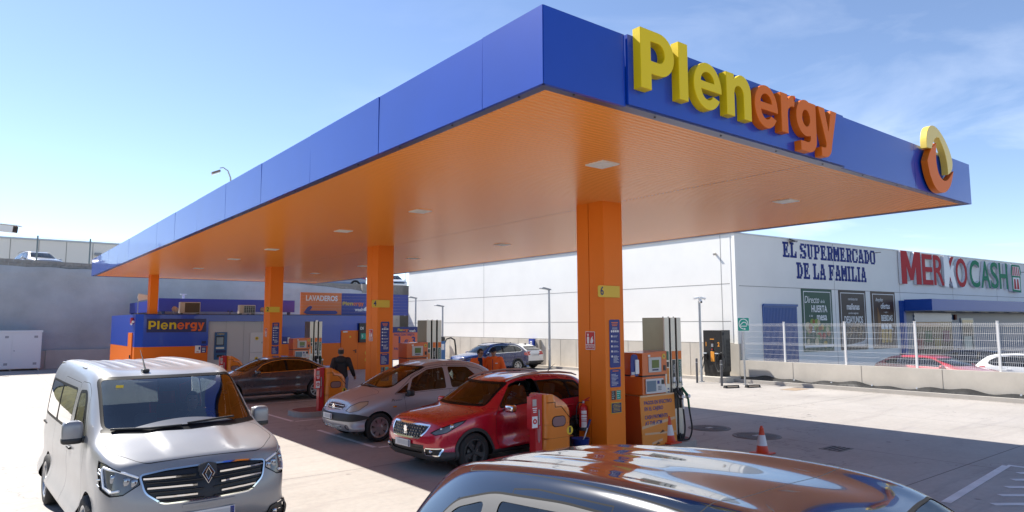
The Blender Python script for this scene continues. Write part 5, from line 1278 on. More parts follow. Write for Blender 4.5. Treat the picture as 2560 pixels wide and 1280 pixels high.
def saloon():
    st = [Sx(2.28, .24, .62, .76, .64, .60, .52, .03, dx=[-.06,0,.01,-.01,-.05]), Sx(2.18, .21, .68, .80, .78, .73, .62, .04), Sx(1.90, .20, .76, .86, .87, .82, .70, .04), Sx(1.40, .20, .84, .925, .905, .86, .74, .045, bow=.04), Sx(1.05, .20, .875, .965, .91, .865, .74, .045, bow=.1),
          Sx(.78, .20, .885, 1.065, .91, .865, .71, .05, bow=.12), Sx(.40, .20, .90, 1.24, .91, .86, .64, .05, bow=.12), Sx(.05, .20, .91, 1.36, .91, .855, .585, .045, bow=.08), Sx(-.40, .20, .925, 1.41, .91, .85, .56, .04), Sx(-.95, .20, .94, 1.39, .91, .845, .55, .04), Sx(-1.35, .20, .95, 1.285, .905, .84, .56, .045), Sx(-1.72, .21, .95, 1.12, .895, .82, .60, .045),
          Sx(-1.95, .23, .94, 1.045, .88, .80, .64, .03), Sx(-2.25, .28, .92, 1.03, .84, .76, .62, .02), Sx(-2.38, .33, .82, .96, .74, .69, .58, .02)]
    c = Car('parked_car', 'dark grey four door saloon seen side on, behind the silver van', (3.45, 17.72, 0), pi, st, [.03,.10,.11,.10,.09], [-.02,-.06,-.07,-.06,-.05], P_dark, [(1.405, .91, .325), (-1.405, .91, .325)], levels=2)
    hood = rounded([(2.15,-.52),(2.15,.52),(1.12,.74),(1.12,-.74)], .12); inn = c.ring(hood, PROJ['top'], lambda p, n: n.z > .3, .007, 'gap'); c.part('hood', inn)
    ws = rounded([(-.70,.985),(.70,.985),(.54,1.335),(-.54,1.335)], .07); inn = c.ring(ws, PROJ['front'], lambda p, n: p.x > .0 and n.x > .2 and p.z > .95, .02, 'trim'); c.part('windscreen', inn, 'ws', -.004)
    rw = rounded([(-.62,1.07),(.62,1.07),(.50,1.35),(-.50,1.35)], .06); inn = c.ring(rw, PROJ['front'], lambda p, n: p.x < -.9 and n.x < -.15 and n.z > .3, .02, 'trim'); c.part('rear_window', inn, 'gd', -.004)
    dlo = rounded([(.70,.925),(-1.62,.985),(-1.66,1.01),(-1.30,1.20),(-.90,1.31),(-.35,1.335),(.06,1.285),(.36,1.185)], .05)
    fd = rounded([(.86,.30),(.92,.8),(.80,.94),(.36,1.21),(.0,1.33),(-.38,1.372),(-.42,.95),(-.38,.28)], .05); rd = rounded([(-.41,.28),(-.45,.95),(-.41,1.37),(-.92,1.345),(-1.36,1.17),(-1.30,.95),(-1.06,.62),(-.96,.28)], .05)
    gl = [rounded([(.62,.945),(-.36,.965),(-.36,1.31),(.05,1.265),(.34,1.16)], .03), rounded([(-.44,.967),(-1.24,.985),(-1.27,1.17),(-.90,1.285),(-.44,1.312)], .03), rounded([(-1.28,.99),(-1.55,1.0),(-1.30,1.14)], .02)]
    c.doors_cut([fd, rd], dlo, gl, handles=[(-.22, .80), (-1.10, .83)], gm='gd', ringm='chrome', dlo_ring=.016, hm=P_dark)
    for sd in (1, -1):
        tl = rounded([(-1.95,.74),(-2.5,.72),(-2.5,.95),(-2.02,.95)], .03); inn = c.take(tl, PROJ['side'], lambda p, n, sd=sd: p.y*sd > .35 and n.x < .3); c.part('tail_light', inn, 'tail', .004)
        hl = rounded([(1.92,.66),(2.5,.60),(2.5,.74),(1.95,.80)], .03); inn = c.take(hl, PROJ['side'], lambda p, n, sd=sd: p.y*sd > .35 and n.z < .8); c.part('headlight', inn, 'lamp', .002)
    gr = c.ring(rounded([(-.36,.34),(.36,.34),(.46,.74),(-.46,.74)], .06), PROJ['front'], c.filt_front(1.6, .15), .02, 'chrome'); c.part('grille', gr, 'black', -.01)
    c.mirror(.62, .90, .97, .15, .19, .13)
    c.arches(.365)
    for (x, y, R) in c.wheels:
        for sd in (1, -1): wheel(c.e, x, (y-.10)*sd, R, .215, M_rimsil, sd, 'spoke', 10)
    c.interior([(.0, .36), (.0, -.36), (-.9, .36), (-.9, -.36)], (.45, 1.0, .72, .66, .92), (.32, .36, .92))
    c.finish(); return place(c)

def suv_st(L0=2.20, H=1.58):
    k = H/1.58
    return [Sx(2.12, .28, .74, .90, .66, .62, .54, .03, dx=[-.05,0,.01,0,-.04]), Sx(2.02, .25, .80, .94, .80, .75, .64, .04), Sx(1.75, .24, .88, 1.0, .875, .83, .71, .05), Sx(1.33, .24, .95, 1.065, .905, .86, .74, .05, bow=.04), Sx(1.05, .24, .975, 1.10, .91, .865, .74, .05, bow=.1), Sx(.85, .24, .985, 1.20, .91, .865, .72, .055, bow=.12), Sx(.48, .24, 1.0, 1.40*k, .91, .86, .65, .05, bow=.12), Sx(.15, .24, 1.01, 1.525*k, .91, .855, .60, .045, bow=.08),
            Sx(-.4, .24, 1.03, 1.58*k, .91, .85, .585, .04), Sx(-1.1, .24, 1.055, 1.565*k, .905, .845, .58, .04), Sx(-1.65, .26, 1.08, 1.50*k, .89, .82, .56, .045), Sx(-1.95, .30, 1.08, 1.34*k, .87, .79, .575, .05), Sx(-2.16, .33, 1.02, 1.14, .82, .74, .61, .04), Sx(-2.24, .37, .92, 1.02, .72, .67, .56, .03)]
def small_car(name, label, loc, rz, P, levels=2, suv=True, group=None, chrome=False, lamp=True, sc=CS):
    c = Car(name, label, loc, rz, suv_st(H=1.58 if suv else 1.46), [.03,.10,.11,.10,.09], [-.02,-.06,-.07,-.06,-.05], P, [(1.335, .905, .34), (-1.335, .905, .34)], levels=levels, group=group)
    k = 1. if suv else 1.46/1.58
    ws = rounded([(-.71,1.10),(.71,1.10),(.57,1.48*k),(-.57,1.48*k)], .07); inn = c.ring(ws, PROJ['front'], lambda p, n: p.x > .0 and n.x > .2 and p.z > 1.05, .03, 'trim'); c.part('windscreen', inn, 'ws', -.004)
    rw = rounded([(-.58,1.10),(.58,1.10),(.50,1.44*k),(-.50,1.44*k)], .08); inn = c.ring(rw, PROJ['front'], c.filt_rear(-1.3), .03, 'trim'); c.part('rear_window', inn, 'gd', -.004)
    dlo = rounded([(.78,1.03),(-1.55,1.09),(-1.78,1.17),(-1.70,1.30*k),(-1.45,1.43*k),(-.95,1.485*k),(-.2,1.495*k),(.10,1.46*k),(.42,1.33*k)], .06)
    fd = rounded([(.80,.32),(.86,.9),(.80,1.03),(.36,1.40*k),(.0,1.49*k),(-.38,1.53*k),(-.42,1.0),(-.38,.30)], .05); rd = rounded([(-.41,.30),(-.45,1.0),(-.41,1.53*k),(-1.0,1.51*k),(-1.36,1.30*k),(-1.30,1.0),(-1.02,.62),(-.94,.30)], .05)
    gl = [rounded([(.70,1.05),(-.36,1.07),(-.36,1.47*k),(.06,1.44*k),(.40,1.30*k)], .03), rounded([(-.44,1.072),(-1.22,1.095),(-1.24,1.43*k),(-.95,1.46*k),(-.44,1.475*k)], .03), rounded([(-1.27,1.10),(-1.54,1.115),(-1.73,1.19),(-1.66,1.29*k),(-1.44,1.40*k),(-1.28,1.425*k)], .04)]
    c.doors_cut([fd, rd], dlo, gl, handles=[(-.22, .93), (-1.08, .96)], gm='gd', ringm='chrome' if chrome else 'trim', dlo_ring=.022, hm=P)
    for sd in (1, -1):
        tl = rounded([(-1.80,.92),(-2.5,.80),(-2.5,1.03),(-1.86,1.06)], .04); inn = c.take(tl, PROJ['side'], lambda p, n, sd=sd: p.y*sd > .40 and n.x < .3); c.part('tail_light', inn, 'tail', .004)
        hl = rounded([(1.66,.84),(2.5,.70),(2.5,.84),(1.70,.92)], .03); inn = c.take(hl, PROJ['side'], lambda p, n, sd=sd: p.y*sd > .35 and n.z < .85); c.part('headlight', inn, 'lamp', .002)
    gr = c.ring(rounded([(-.50,.62),(.50,.62),(.54,.80),(-.54,.80)], .05), PROJ['front'], c.filt_front(1.6, .15), .02, 'chrome'); c.part('grille', gr, 'black', -.01)
    low = c.take([(-1,.1),(1,.1),(1,.46),(-1,.46)], PROJ['front'], c.filt_front(1.7, .1)); c.body += remat(low, 'clad')
    low = c.take([(-1,.1),(1,.1),(1,.50),(-1,.50)], PROJ['front'], c.filt_rear(-1.85, .1)); c.body += remat(low, 'clad')
    c.mirror(.72, .92, 1.06, .15, .2, .15)
    c.plate(-2.33, .84, rz=pi)
    c.arches(.375, .05 if suv else 0)
    for (x, y, R) in c.wheels:
        for sd in (1, -1): wheel(c.e, x, (y-.10)*sd, R, .225, M_rimsil, sd, 'spoke', 8)
    c.interior([(.0, .36), (.0, -.36), (-.9, .36), (-.9, -.36)], (.48, 1.05, .72, .74, 1.02), (.36, .36, 1.02))
    for sd in (1, -1):
        if suv: g = MB(); g.tube([(.15, .60*sd, 1.50), (-.1, .60*sd, 1.565), (-.8, .60*sd, 1.60), (-1.5, .60*sd, 1.555), (-1.65, .60*sd, 1.50)], .014, 6, M_black); g.build('roof_rail', None, c.e)
    g = MB(); g.prism([(-1.3, 1.49*k+.05), (-1.55, 1.47*k+.05), (-1.53, 1.55*k+.06)], -.02, .02, 'y', M_black); g.build('roof_fin', None, c.e)
    c.finish(); return place(c, sc)

def van():
    st = [Sx(2.36, .28, .88, 1.075, .72, .69, .64, .025, dx=[-.10,.02,.03,.0,-.04]), Sx(2.28, .26, .96, 1.125, .88, .83, .76, .035, dx=[-.06,0,0,0,-.03]), Sx(2.06, .24, 1.06, 1.185, .95, .905, .84, .04, bow=.03), Sx(1.82, .23, 1.11, 1.24, .968, .93, .87, .045, bow=.08),
          Sx(1.55, .23, 1.13, 1.295, .976, .95, .875, .055, bow=.16), Sx(1.34, .23, 1.12, 1.40, .978, .95, .84, .07, bow=.20), Sx(1.0, .23, 1.13, 1.635, .98, .95, .83, .06, bow=.20), Sx(.68, .23, 1.14, 1.84, .98, .95, .81, .055, bow=.17), Sx(.42, .23, 1.15, 1.92, .98, .95, .815, .05, bow=.10),
          Sx(0, .23, 1.16, 1.945, .98, .95, .82, .045), Sx(-.9, .23, 1.17, 1.965, .98, .95, .825, .04), Sx(-1.8, .24, 1.17, 1.96, .975, .945, .82, .04), Sx(-2.30, .28, 1.17, 1.94, .955, .925, .81, .04), Sx(-2.50, .34, 1.16, 1.89, .915, .885, .79, .04, dx=[.0,.0,.0,-.0,.04]), Sx(-2.56, .38, 1.14, 1.80, .84, .81, .74, .03, dx=[0,0,0,.0,.06])]
    c = Car('parked_van', 'silver passenger van in the left foreground with a diamond badge on its grille', (-2.15, 5.24, 0), -pi/2+rad(2.3), st, [.04,.13,.14,.12,.10], [-.02,-.03,-.03,-.03,-.02], P_van, [(1.55, .98, .345), (-1.55, .98, .345)], levels=3, cat='van')
    c.m['ws'] = M_glassv; F = c.filt_front(1.5, .12)
    # black lower bumper
    inn = c.take([(-1.1,.1),(1.1,.1),(1.1,.44),(.80,.52),(.72,.40),(-.72,.40),(-.80,.52),(-1.1,.44)][::1], PROJ['front'], c.filt_front(2.0, .02)) if False else c.take([(-1.1,.1),(1.1,.1),(1.1,.40),(-1.1,.40)], PROJ['front'], c.filt_front(1.95, .02)); c.body += remat(shift(inn, .01), 'clad')
    for sd in (1, -1):
        fp = rounded([(.62*sd,.28),(.92*sd,.28),(.92*sd,.50),(.70*sd,.47)], .03); reg = c.take(fp, PROJ['front'], lambda p, n: p.x > 1.7 and n.x > .0); inn, rim = cut(reg, inset(fp, .03), PROJ['front']); c.body += remat(shift(rim, .014), 'clad'); fo = c.part('fog_lamp', inn, 'black', -.01)
        q = c.surf(PROJ['front'], .77*sd, .38, lambda p, n: p.x > 1.7); g = MB(); g.sphere(q[0]-Vector((.03, 0, 0)), .04, M_lampchr, 8); g.box((q[0].x-.02, q[0].y-.09, q[0].z-.07), (q[0].x+.01, q[0].y+.09, q[0].z-.055), M_lampchr); g.build('bulb', None, fo)
    # grille opening with three chrome bars
    gp = rounded([(-.44,.68),(.44,.68),(.60,.80),(.645,.985),(.40,1.015),(0,1.025),(-.40,1.015),(-.645,.985),(-.60,.80)], .05)
    gr = c.ring(gp, PROJ['front'], F, .016, 'chrome'); c.part('grille', gr, 'black', -.02)
    def strip(z, y0, y1, h, m, d=.006, dz=0.):
        n = 11; pts = []
        for k in range(n):
            y = y0+(y1-y0)*k/(n-1); zz = z+dz*abs(y); q = c.surf(PROJ['front'], y, zz, F); pts.append((q[0].x+d, y, zz))
        g = MB(); vs = []; 
        for x, y, zz in pts: vs += [(x-.02, y, zz-h/2), (x+.012, y, zz-h*.35), (x+.012, y, zz+h*.3), (x-.02, y, zz+h/2)]
        fs = []
        for k in range(n-1):
            a = 4*k; fs += [(a, a+4, a+5, a+1), (a+1, a+5, a+6, a+2), (a+2, a+6, a+7, a+3)]
        fs += [(0, 1, 2, 3), tuple(4*(n-1)+i for i in (3, 2, 1, 0))]
        g.add(vs, fs, m); return g
    for z, w in ((.75, .50), (.84, .575), (.93, .605)):
        for sd in (1, -1):
            y0 = .12 if z > .7 else .0
            g = strip(z, y0*sd, w*sd, .027, M_chrome, .004, .02)
            g.build('grille_bar', None, c.e)
        for sd in (1, -1): strip(z-.045, .05*sd, (w-.02)*sd, .012, M_black, -.002, .02).build('grille_slat', None, c.e)
    q = c.surf(PROJ['front'], 0, .93, F); g = MB(); X = T(q[0].x-.005, 0, .925) @ RZ(pi/2) @ RX(rad(-8))
    put_shape(g, [[(0,.12),(.085,.10),(.09,.0),(.0,-.125),(-.09,.0),(-.085,.10)]], (0, .02, 0), mat('grille_gloss', (.05, .05, .055), .15), 'front', .03, X=X)
    put_shape(g, [[(0,.105),(.066,.005),(0,-.105),(-.066,.005)], [(0,.055),(.028,.0),(0,-.055),(-.028,.0)]], (0, -.016, 0), M_chrome, 'front', .008, .004, X=X); g.build('badge', None, c.e)
    # headlights: clear cover with a white C-shaped day light
    for sd in (1, -1):
        ang = .62*sd; pj = oblique(ang); fl = lambda p, n, sd=sd: p.y*sd > .3 and p.x > 1.4 and n.x*cos(.62)+n.y*sd*sin(.62) > .2
        def A(x, y): return -x*sin(ang)+y*sd*cos(ang)
        hp = [(A(2.39,.64), .89), (A(2.30,.74), .80), (A(2.19,.83), .785), (A(2.04,.915), .835), (A(1.92,.94), 1.01), (A(1.90,.935), 1.10), (A(2.07,.87), 1.085), (A(2.25,.76), 1.025), (A(2.37,.66), .975)]
        reg = c.take(hp, pj, fl); inn, rim = cut(reg, inset(hp, .010), pj); c.body += remat(rim, 'trim')
        h = c.part('headlight', inn, 'lamp', -.012)
        c.m['drl'] = M_drl; c.m['chr'] = M_lampchr
        def onsk(x, y, z, d=.004):
            qq = min(((p-Vector((x, y*sd, z))).length, i) for i, p in enumerate(c.skin.P)); return c.skin.P[qq[1]]+c.skin.N[qq[1]]*d
        def band(pts, r, m, nm, d=.0):
            g = MB(); g.tube([onsk(*p, d) for p in pts], r, 6, m); g.build(nm, None, h)
        band([(2.38,.66,.965), (2.26,.75,1.005), (2.12,.84,1.035), (2.04,.88,1.035)], .013, M_drl, 'day_light')
        band([(2.04,.885,1.035), (2.08,.89,.95), (2.14,.865,.87), (2.22,.81,.83), (2.27,.77,.835)], .013, M_drl, 'day_light')
        g = MB()
        for (x, y, z) in ((2.20, .80, .93), (2.28, .74, .915), (2.34, .69, .905)):
            p = onsk(x, y, z, -.026); g.blob(p, (.05, .066, .085), mat('lamp_module', (.30, .32, .36), .1, metal=.8), .35, 6)
        g.build('lamp_lens', None, h)
        for k in range(4): band([(1.96+.012*k,.925,1.03-k*.05), (2.03+.012*k,.905,1.015-k*.05)], .010, M_lampchr, 'indicator_fin')
    c.plate(c.surf(PROJ['front'], .22, .52, c.filt_front(1.2))[0].x+.03, .52, w=.52, h=.12)
    g = strip(.645, -.26, .26, .05, P_van, .0); g.build('grille_lip', None, c.e)
    # hood with pressed creases
    cw = c.take(rounded([(-.84,1.265),(-.4,1.275),(.4,1.275),(.84,1.265),(.84,1.345),(-.84,1.345)], .04), PROJ['front'], lambda p, n: p.x > .9 and n.x > .15 and p.z > 1.2)
    for q in islands(cw, .02)[:1]: c.part('cowl', q, 'trim', .001)
    hood = rounded([(2.31,-.62),(2.31,.62),(1.96,.86),(1.50,.84),(1.50,-.84),(1.96,-.86)], .10); inn = c.ring(hood, PROJ['top'], lambda p, n: n.z > .3 and p.z > .9 and p.x > 1.3, .007, 'gap')
    def press(faces):
        o = []
        for vs, mk in faces:
            nv = []
            for p, n in vs:
                a = abs(p.y); w = max(0, min(1, (p.x-1.55)/.15))*max(0, min(1, (2.28-p.x)/.25))
                e = (a-(.34+.06*(2.3-p.x))); d = .024*w/(1+math.exp(e/.02)); gx = -.024*w*math.exp(e/.02)/(.02*(1+math.exp(e/.02))**2) if abs(e) < .3 else 0
                nv.append((p+n*d, (n-Vector((0, gx*(1 if p.y > 0 else -1)*1.0, 0))).normalized()))
            o.append((nv, mk))
        return o
    c.part('hood', press(inn))
    ws = rounded([(-.83,1.315),(.83,1.315),(.775,1.872),(-.775,1.872)], .09); inn = c.ring(ws, PROJ['front'], lambda p, n: p.x > .4 and n.x > .2 and p.z > 1.18, .03, 'trim'); w = c.part('windscreen', inn, 'ws', -.004)
    rw = rounded([(-.70,1.18),(.70,1.18),(.62,1.78),(-.62,1.78)], .06); inn = c.ring(rw, PROJ['front'], c.filt_rear(-2.2), .03, 'trim'); c.part('rear_window', inn, 'gd', -.004)
    dlo = rounded([(1.10,1.165),(.22,1.175),(.20,1.70),(.52,1.72),(.66,1.63)], .07)
    fd = rounded([(1.16,.36),(1.22,1.0),(1.14,1.17),(.70,1.70),(.50,1.80),(.14,1.80),(.14,.34)], .06); sl = rounded([(.11,.34),(.11,1.78),(-1.10,1.80),(-1.10,.85),(-1.0,.34)], .05)
    c.doors_cut([fd], dlo, [rounded([(.98,1.195),(.85,1.20),(.70,1.50)], .02), rounded([(.80,1.20),(.26,1.205),(.25,1.665),(.50,1.68),(.62,1.59)], .05)], handles=[(.30, 1.03)], gm='glass', hm=M_black)
    band = rounded([(.04,1.19),(-2.30,1.20),(-2.22,1.72),(.04,1.71)], .09); c.doors = []
    c.doors_cut([sl], band, [rounded([(.01,1.22),(-1.07,1.225),(-1.07,1.685),(.01,1.68)], .07), rounded([(-1.13,1.225),(-2.26,1.23),(-2.20,1.69),(-1.13,1.685)], .07)], handles=[(-.02, 1.10)], gm='gd', hm=M_black)
    c.arches(.38)
    for (x, y, R) in c.wheels:
        for sd in (1, -1): wheel(c.e, x, (y-.098)*sd, R, .22, M_rimsil, sd, 'spoke', 6)
    for sd in (1, -1):
        g = MB(); g.box((-2.35, .945*sd-.012, 1.06), (-1.12, .945*sd+.014, 1.085), M_gap); g.build('slide_rail', None, c.e)
        tl = rounded([(-2.44,.85),(-2.8,.85),(-2.8,1.45),(-2.46,1.45)], .03); inn = c.take(tl, PROJ['side'], lambda p, n, sd=sd: p.y*sd > .5 and n.x < .3); c.part('tail_light', inn, 'tail', .004)
    c.mirror(1.02, .95, 1.30, .15, .21, .25, m=P_van, low=1)
    def rib(faces):
        o = []
        for vs, mk in faces:
            nv = []
            for p, n in vs:
                w = max(0, min(1, (.16-p.x)/.2))*max(0, min(1, (p.x+2.3)/.12)); d = 0; gy = 0
                for y0 in (-.56, -.40, -.24, -.08, .08, .24, .40, .56):
                    q = (p.y-y0)/.032; ee = math.exp(-q*q); d += .010*ee; gy += .010*ee*(-2*q/.032)
                nv.append((p+n*d*w, (n-Vector((0, gy*w, 0))).normalized()))
            o.append((nv, mk))
        return o
    rp = rounded([(.40,-.70),(.40,.70),(-2.36,.70),(-2.36,-.70)], .1); inn = c.ring(rp, PROJ['top'], lambda p, n: n.z > .6 and p.z > 1.6, .006, 'gap'); c.part('roof', rib(inn))
    for sd in (1, -1):
        for xx in (-2.1, -1.2, -.3): g = MB(); g.box((xx-.12, .765*sd-.012, 1.915), (xx+.12, .765*sd+.012, 1.95), P_van, bev=.006); g.build('roof_mount', None, c.e)
    g = MB(); g.box((.50, -.28, 1.905), (.62, -.20, 1.945), M_black, bev=.012); g.tube([(.56, -.24, 1.93), (.40, -.24, 2.06), (.26, -.245, 2.17)], [.012, .008, .004], 6, M_black); g.build('aerial', None, c.e)
    def wsp(y, z): q = c.surf(PROJ['front'], y, z, lambda p, n: p.x > .6 and n.x > .2); return q[0]+q[1]*.02
    wiper(c.e, [wsp(-.74, 1.33), wsp(-.40, 1.33), wsp(-.05, 1.335)], .013); wiper(c.e, [wsp(-.02, 1.345), wsp(.25, 1.365), wsp(.55, 1.36)], .013)
    c.interior([(.25, .42), (.25, -.10), (.25, -.52), (-.8, .4), (-.8, -.4)], (.75, 1.62, .80, .80, 1.17), (.64, .42, 1.22), seatm=mat('van_seat', (.03, .032, .038), .9), dm=mat('van_dash', (.15, .16, .16), .6))
    g = MB()
    for y0, y1 in ((-.45, -.15), (.1, .45)):
        for k in range(8): g.box((1.30+.002, y0+(y1-y0)*k/8, 1.171), (1.34, y0+(y1-y0)*k/8+.03, 1.176), M_black)
    g.box((.62, .02, 1.17), (.78, .30, 1.23), M_black, bev=.02); g.build('dash_vents', None, c.e)
    g = MB(); g.box((.92, .62, 1.60), (.80, .66, 1.64), M_black) ; g.box((.66, -.10, 1.66), (.70, .12, 1.74), M_black, bev=.02); g.build('interior_mirror', None, c.e)
    q = wsp(-.58, 1.74); g = MB(); g.box((q.x-.024, q.y-.03, q.z-.01), (q.x-.022, q.y+.05, q.z+.02), M_yellow); g.build('inspection_sticker', None, c.e)
    c.finish(); return place(c)

def black_car():
    st = [Sx(2.10, .22, .62, .74, .66, .62, .54, .03), Sx(2.0, .20, .68, .79, .80, .75, .64, .04), Sx(1.75, .19, .76, .88, .875, .83, .71, .05), Sx(1.30, .19, .84, .96, .905, .86, .74, .05, bow=.04), Sx(.95, .19, .88, 1.01, .91, .865, .74, .05, bow=.1), Sx(.72, .19, .90, 1.15, .91, .865, .71, .05, bow=.12), Sx(.34, .19, .92, 1.43, .91, .86, .67, .05, bow=.14), Sx(.02, .19, .935, 1.535, .91, .855, .64, .05, bow=.12),
          Sx(-.45, .19, .95, 1.55, .91, .85, .63, .045, bow=.04), Sx(-1.0, .19, .97, 1.525, .91, .845, .62, .045), Sx(-1.55, .20, 1.0, 1.475, .90, .83, .60, .05), Sx(-1.90, .24, 1.02, 1.425, .88, .80, .53, .055), Sx(-2.08, .30, 1.0, 1.33, .85, .77, .51, .06), Sx(-2.18, .34, .90, 1.12, .78, .72, .54, .05)]
    c = Car('parked_car', 'shiny black car cropped by the bottom edge, showing its ribbed roof and side windows', (-1.04, -2.97, 0), -pi/2, st, [.03,.10,.11,.10,.09], [-.02,-.05,-.05,-.03,-.02], P_black, [(1.33, .905, .33), (-1.33, .905, .33)], levels=4)
    c.m['frame'] = mat('window_frame_grey', (.085, .082, .08), .5)
    ws = rounded([(-.71,1.03),(.71,1.03),(.56,1.492),(-.56,1.492)], .07); inn = c.ring(ws, PROJ['front'], lambda p, n: p.x > -.2 and n.x > .2 and p.z > .98, .006, 'gap'); c.part('windscreen', inn, 'ws', -.003)
    rw = rounded([(-.60,1.05),(.60,1.05),(.48,1.35),(-.48,1.35)], .06); inn = c.ring(rw, PROJ['front'], c.filt_rear(-1.7), .02, 'trim'); c.part('rear_window', inn, 'gd', -.004)
    dlo = rounded([(.72,.955),(-1.62,1.03),(-1.80,1.12),(-1.64,1.30),(-1.32,1.395),(-.8,1.445),(-.30,1.46),(-.02,1.425),(.26,1.31)], .08)
    fd = rounded([(.76,.30),(.82,.85),(.74,.955),(.30,1.30),(-.04,1.445),(-.40,1.485),(-.44,.95),(-.40,.28)], .05); rd = rounded([(-.43,.28),(-.47,.95),(-.43,1.485),(-1.0,1.46),(-1.36,1.40),(-1.30,1.0),(-1.02,.6),(-.96,.28)], .04)
    gl = [rounded([(.58,.99),(-.35,1.02),(-.38,1.405),(-.05,1.375),(.25,1.26)], .03), rounded([(-.52,1.02),(-1.20,1.045),(-1.24,1.365),(-.8,1.40),(-.50,1.41)], .03), rounded([(-1.34,1.06),(-1.58,1.07),(-1.72,1.13),(-1.60,1.265),(-1.36,1.345)], .05)]
    c.doors_cut([fd, rd], dlo, gl, handles=[(-.22, .86), (-1.1, .89)], gm='glass', trim='frame', ringm='gap', dlo_ring=.010)
    # roof seam and pressed ribs near the back
    rp = rounded([(-.10,-.60),(-.10,.60),(-1.70,.55),(-1.70,-.55)], .05); inn = c.ring(rp, PROJ['top'], lambda p, n: n.z > .6 and p.z > 1.3, .006, 'gap')
    def rib(faces):
        o = []
        for vs, mk in faces:
            nv = []
            for p, n in vs:
                w = max(0, min(1, (-.62-p.x)/.35))*max(0, min(1, (p.x+1.66)/.08)); d = 0; gy = 0
                for y0 in (-.36, -.12, .12, .36):
                    q = (p.y-y0)/.045; e = math.exp(-q*q); d += .004*e; gy += .004*e*(-2*q/.045)
                nv.append((p+n*d*w, (n-Vector((0, gy*w, 0))).normalized()))
            o.append((nv, mk))
        return o
    c.part('roof', rib(inn))
    c.mirror(.62, .92, .99, .15, .2, .14)
    for sd in (1, -1):
        tl = rounded([(-1.86,.80),(-2.4,.75),(-2.4,1.0),(-1.92,1.02)], .04); inn = c.take(tl, PROJ['side'], lambda p, n, sd=sd: p.y*sd > .40 and n.x < .3); c.part('tail_light', inn, 'tail', .004)
        hl = rounded([(1.66,.70),(2.5,.62),(2.5,.74),(1.70,.80)], .03); inn = c.take(hl, PROJ['side'], lambda p, n, sd=sd: p.y*sd > .35 and n.z < .85); c.part('headlight', inn, 'lamp', .002)
    c.arches(.37)
    for (x, y, R) in c.wheels:
        for sd in (1, -1): wheel(c.e, x, (y-.10)*sd, R, .215, M_rimsil, sd, 'spoke', 10)
    c.interior([(-.1, .36), (-.1, -.36), (-.95, .36), (-.95, -.36)], (.40, .95, .72, .70, .95), (.25, .36, .95), seatm=mat('seat_light', (.22, .22, .23), .9))
    c.finish(); return place(c, 1.07)

RED = red_car(); PIC = picasso(); SAL = saloon(); VAN = van(); BLK = black_car()
SUV = small_car('parked_car', 'dark blue crossover standing side on behind the two men in orange jackets', (16.0, 22.75, 0), pi, P_blue, chrome=True, sc=.9)
WHB = small_car('parked_car', 'white hatchback seen from behind, beyond the dark blue crossover', (18.93, 25.0, 0), rad(97), P_wht, suv=False, sc=.9)
# ------------------------------------------------------------------ pump islands
M_kerb = mat('island_kerb', (.34, .32, .30), .6, var=.1, vscale=5); M_redpave = mat('red_paving', (.20, .06, .05), .8, var=.2, vscale=14)
M_pumpdark = mat('pump_side_steel', (.34, .285, .22), .28, metal=.9, var=.06, vscale=3)
M_pumpstrip = mat('pump_front_steel', (.60, .56, .49), .42, metal=.6)
M_or2 = mat('pump_orange', (.66, .14, .02), .35, coat=.3); M_card = mat('card_orange', (.72, .24, .02), .5)
M_screen = mat('lcd_green', (.10, .16, .03), .2); M_blueScr = mat('screen_blue', (.08, .17, .26), .12)
M_hose = mat('hose_black', (.014, .014, .015), .5); M_nozg = mat('nozzle_green', (.01, .12, .05), .4)
def lines(g, x0, x1, zt, zb, n, y, m, rr, h=.012, al=0):
    for k in range(n):
        z = zt-(zt-zb)*k/max(1, n-1); w = (x1-x0)*rr.uniform(.45, 1.)
        g.box((x0, y, z-h/2), (x0+w, y+.002, z+h/2), m) if not al else g.box(((x0+x1-w)/2, y, z-h/2), ((x0+x1+w)/2, y+.002, z+h/2), m)
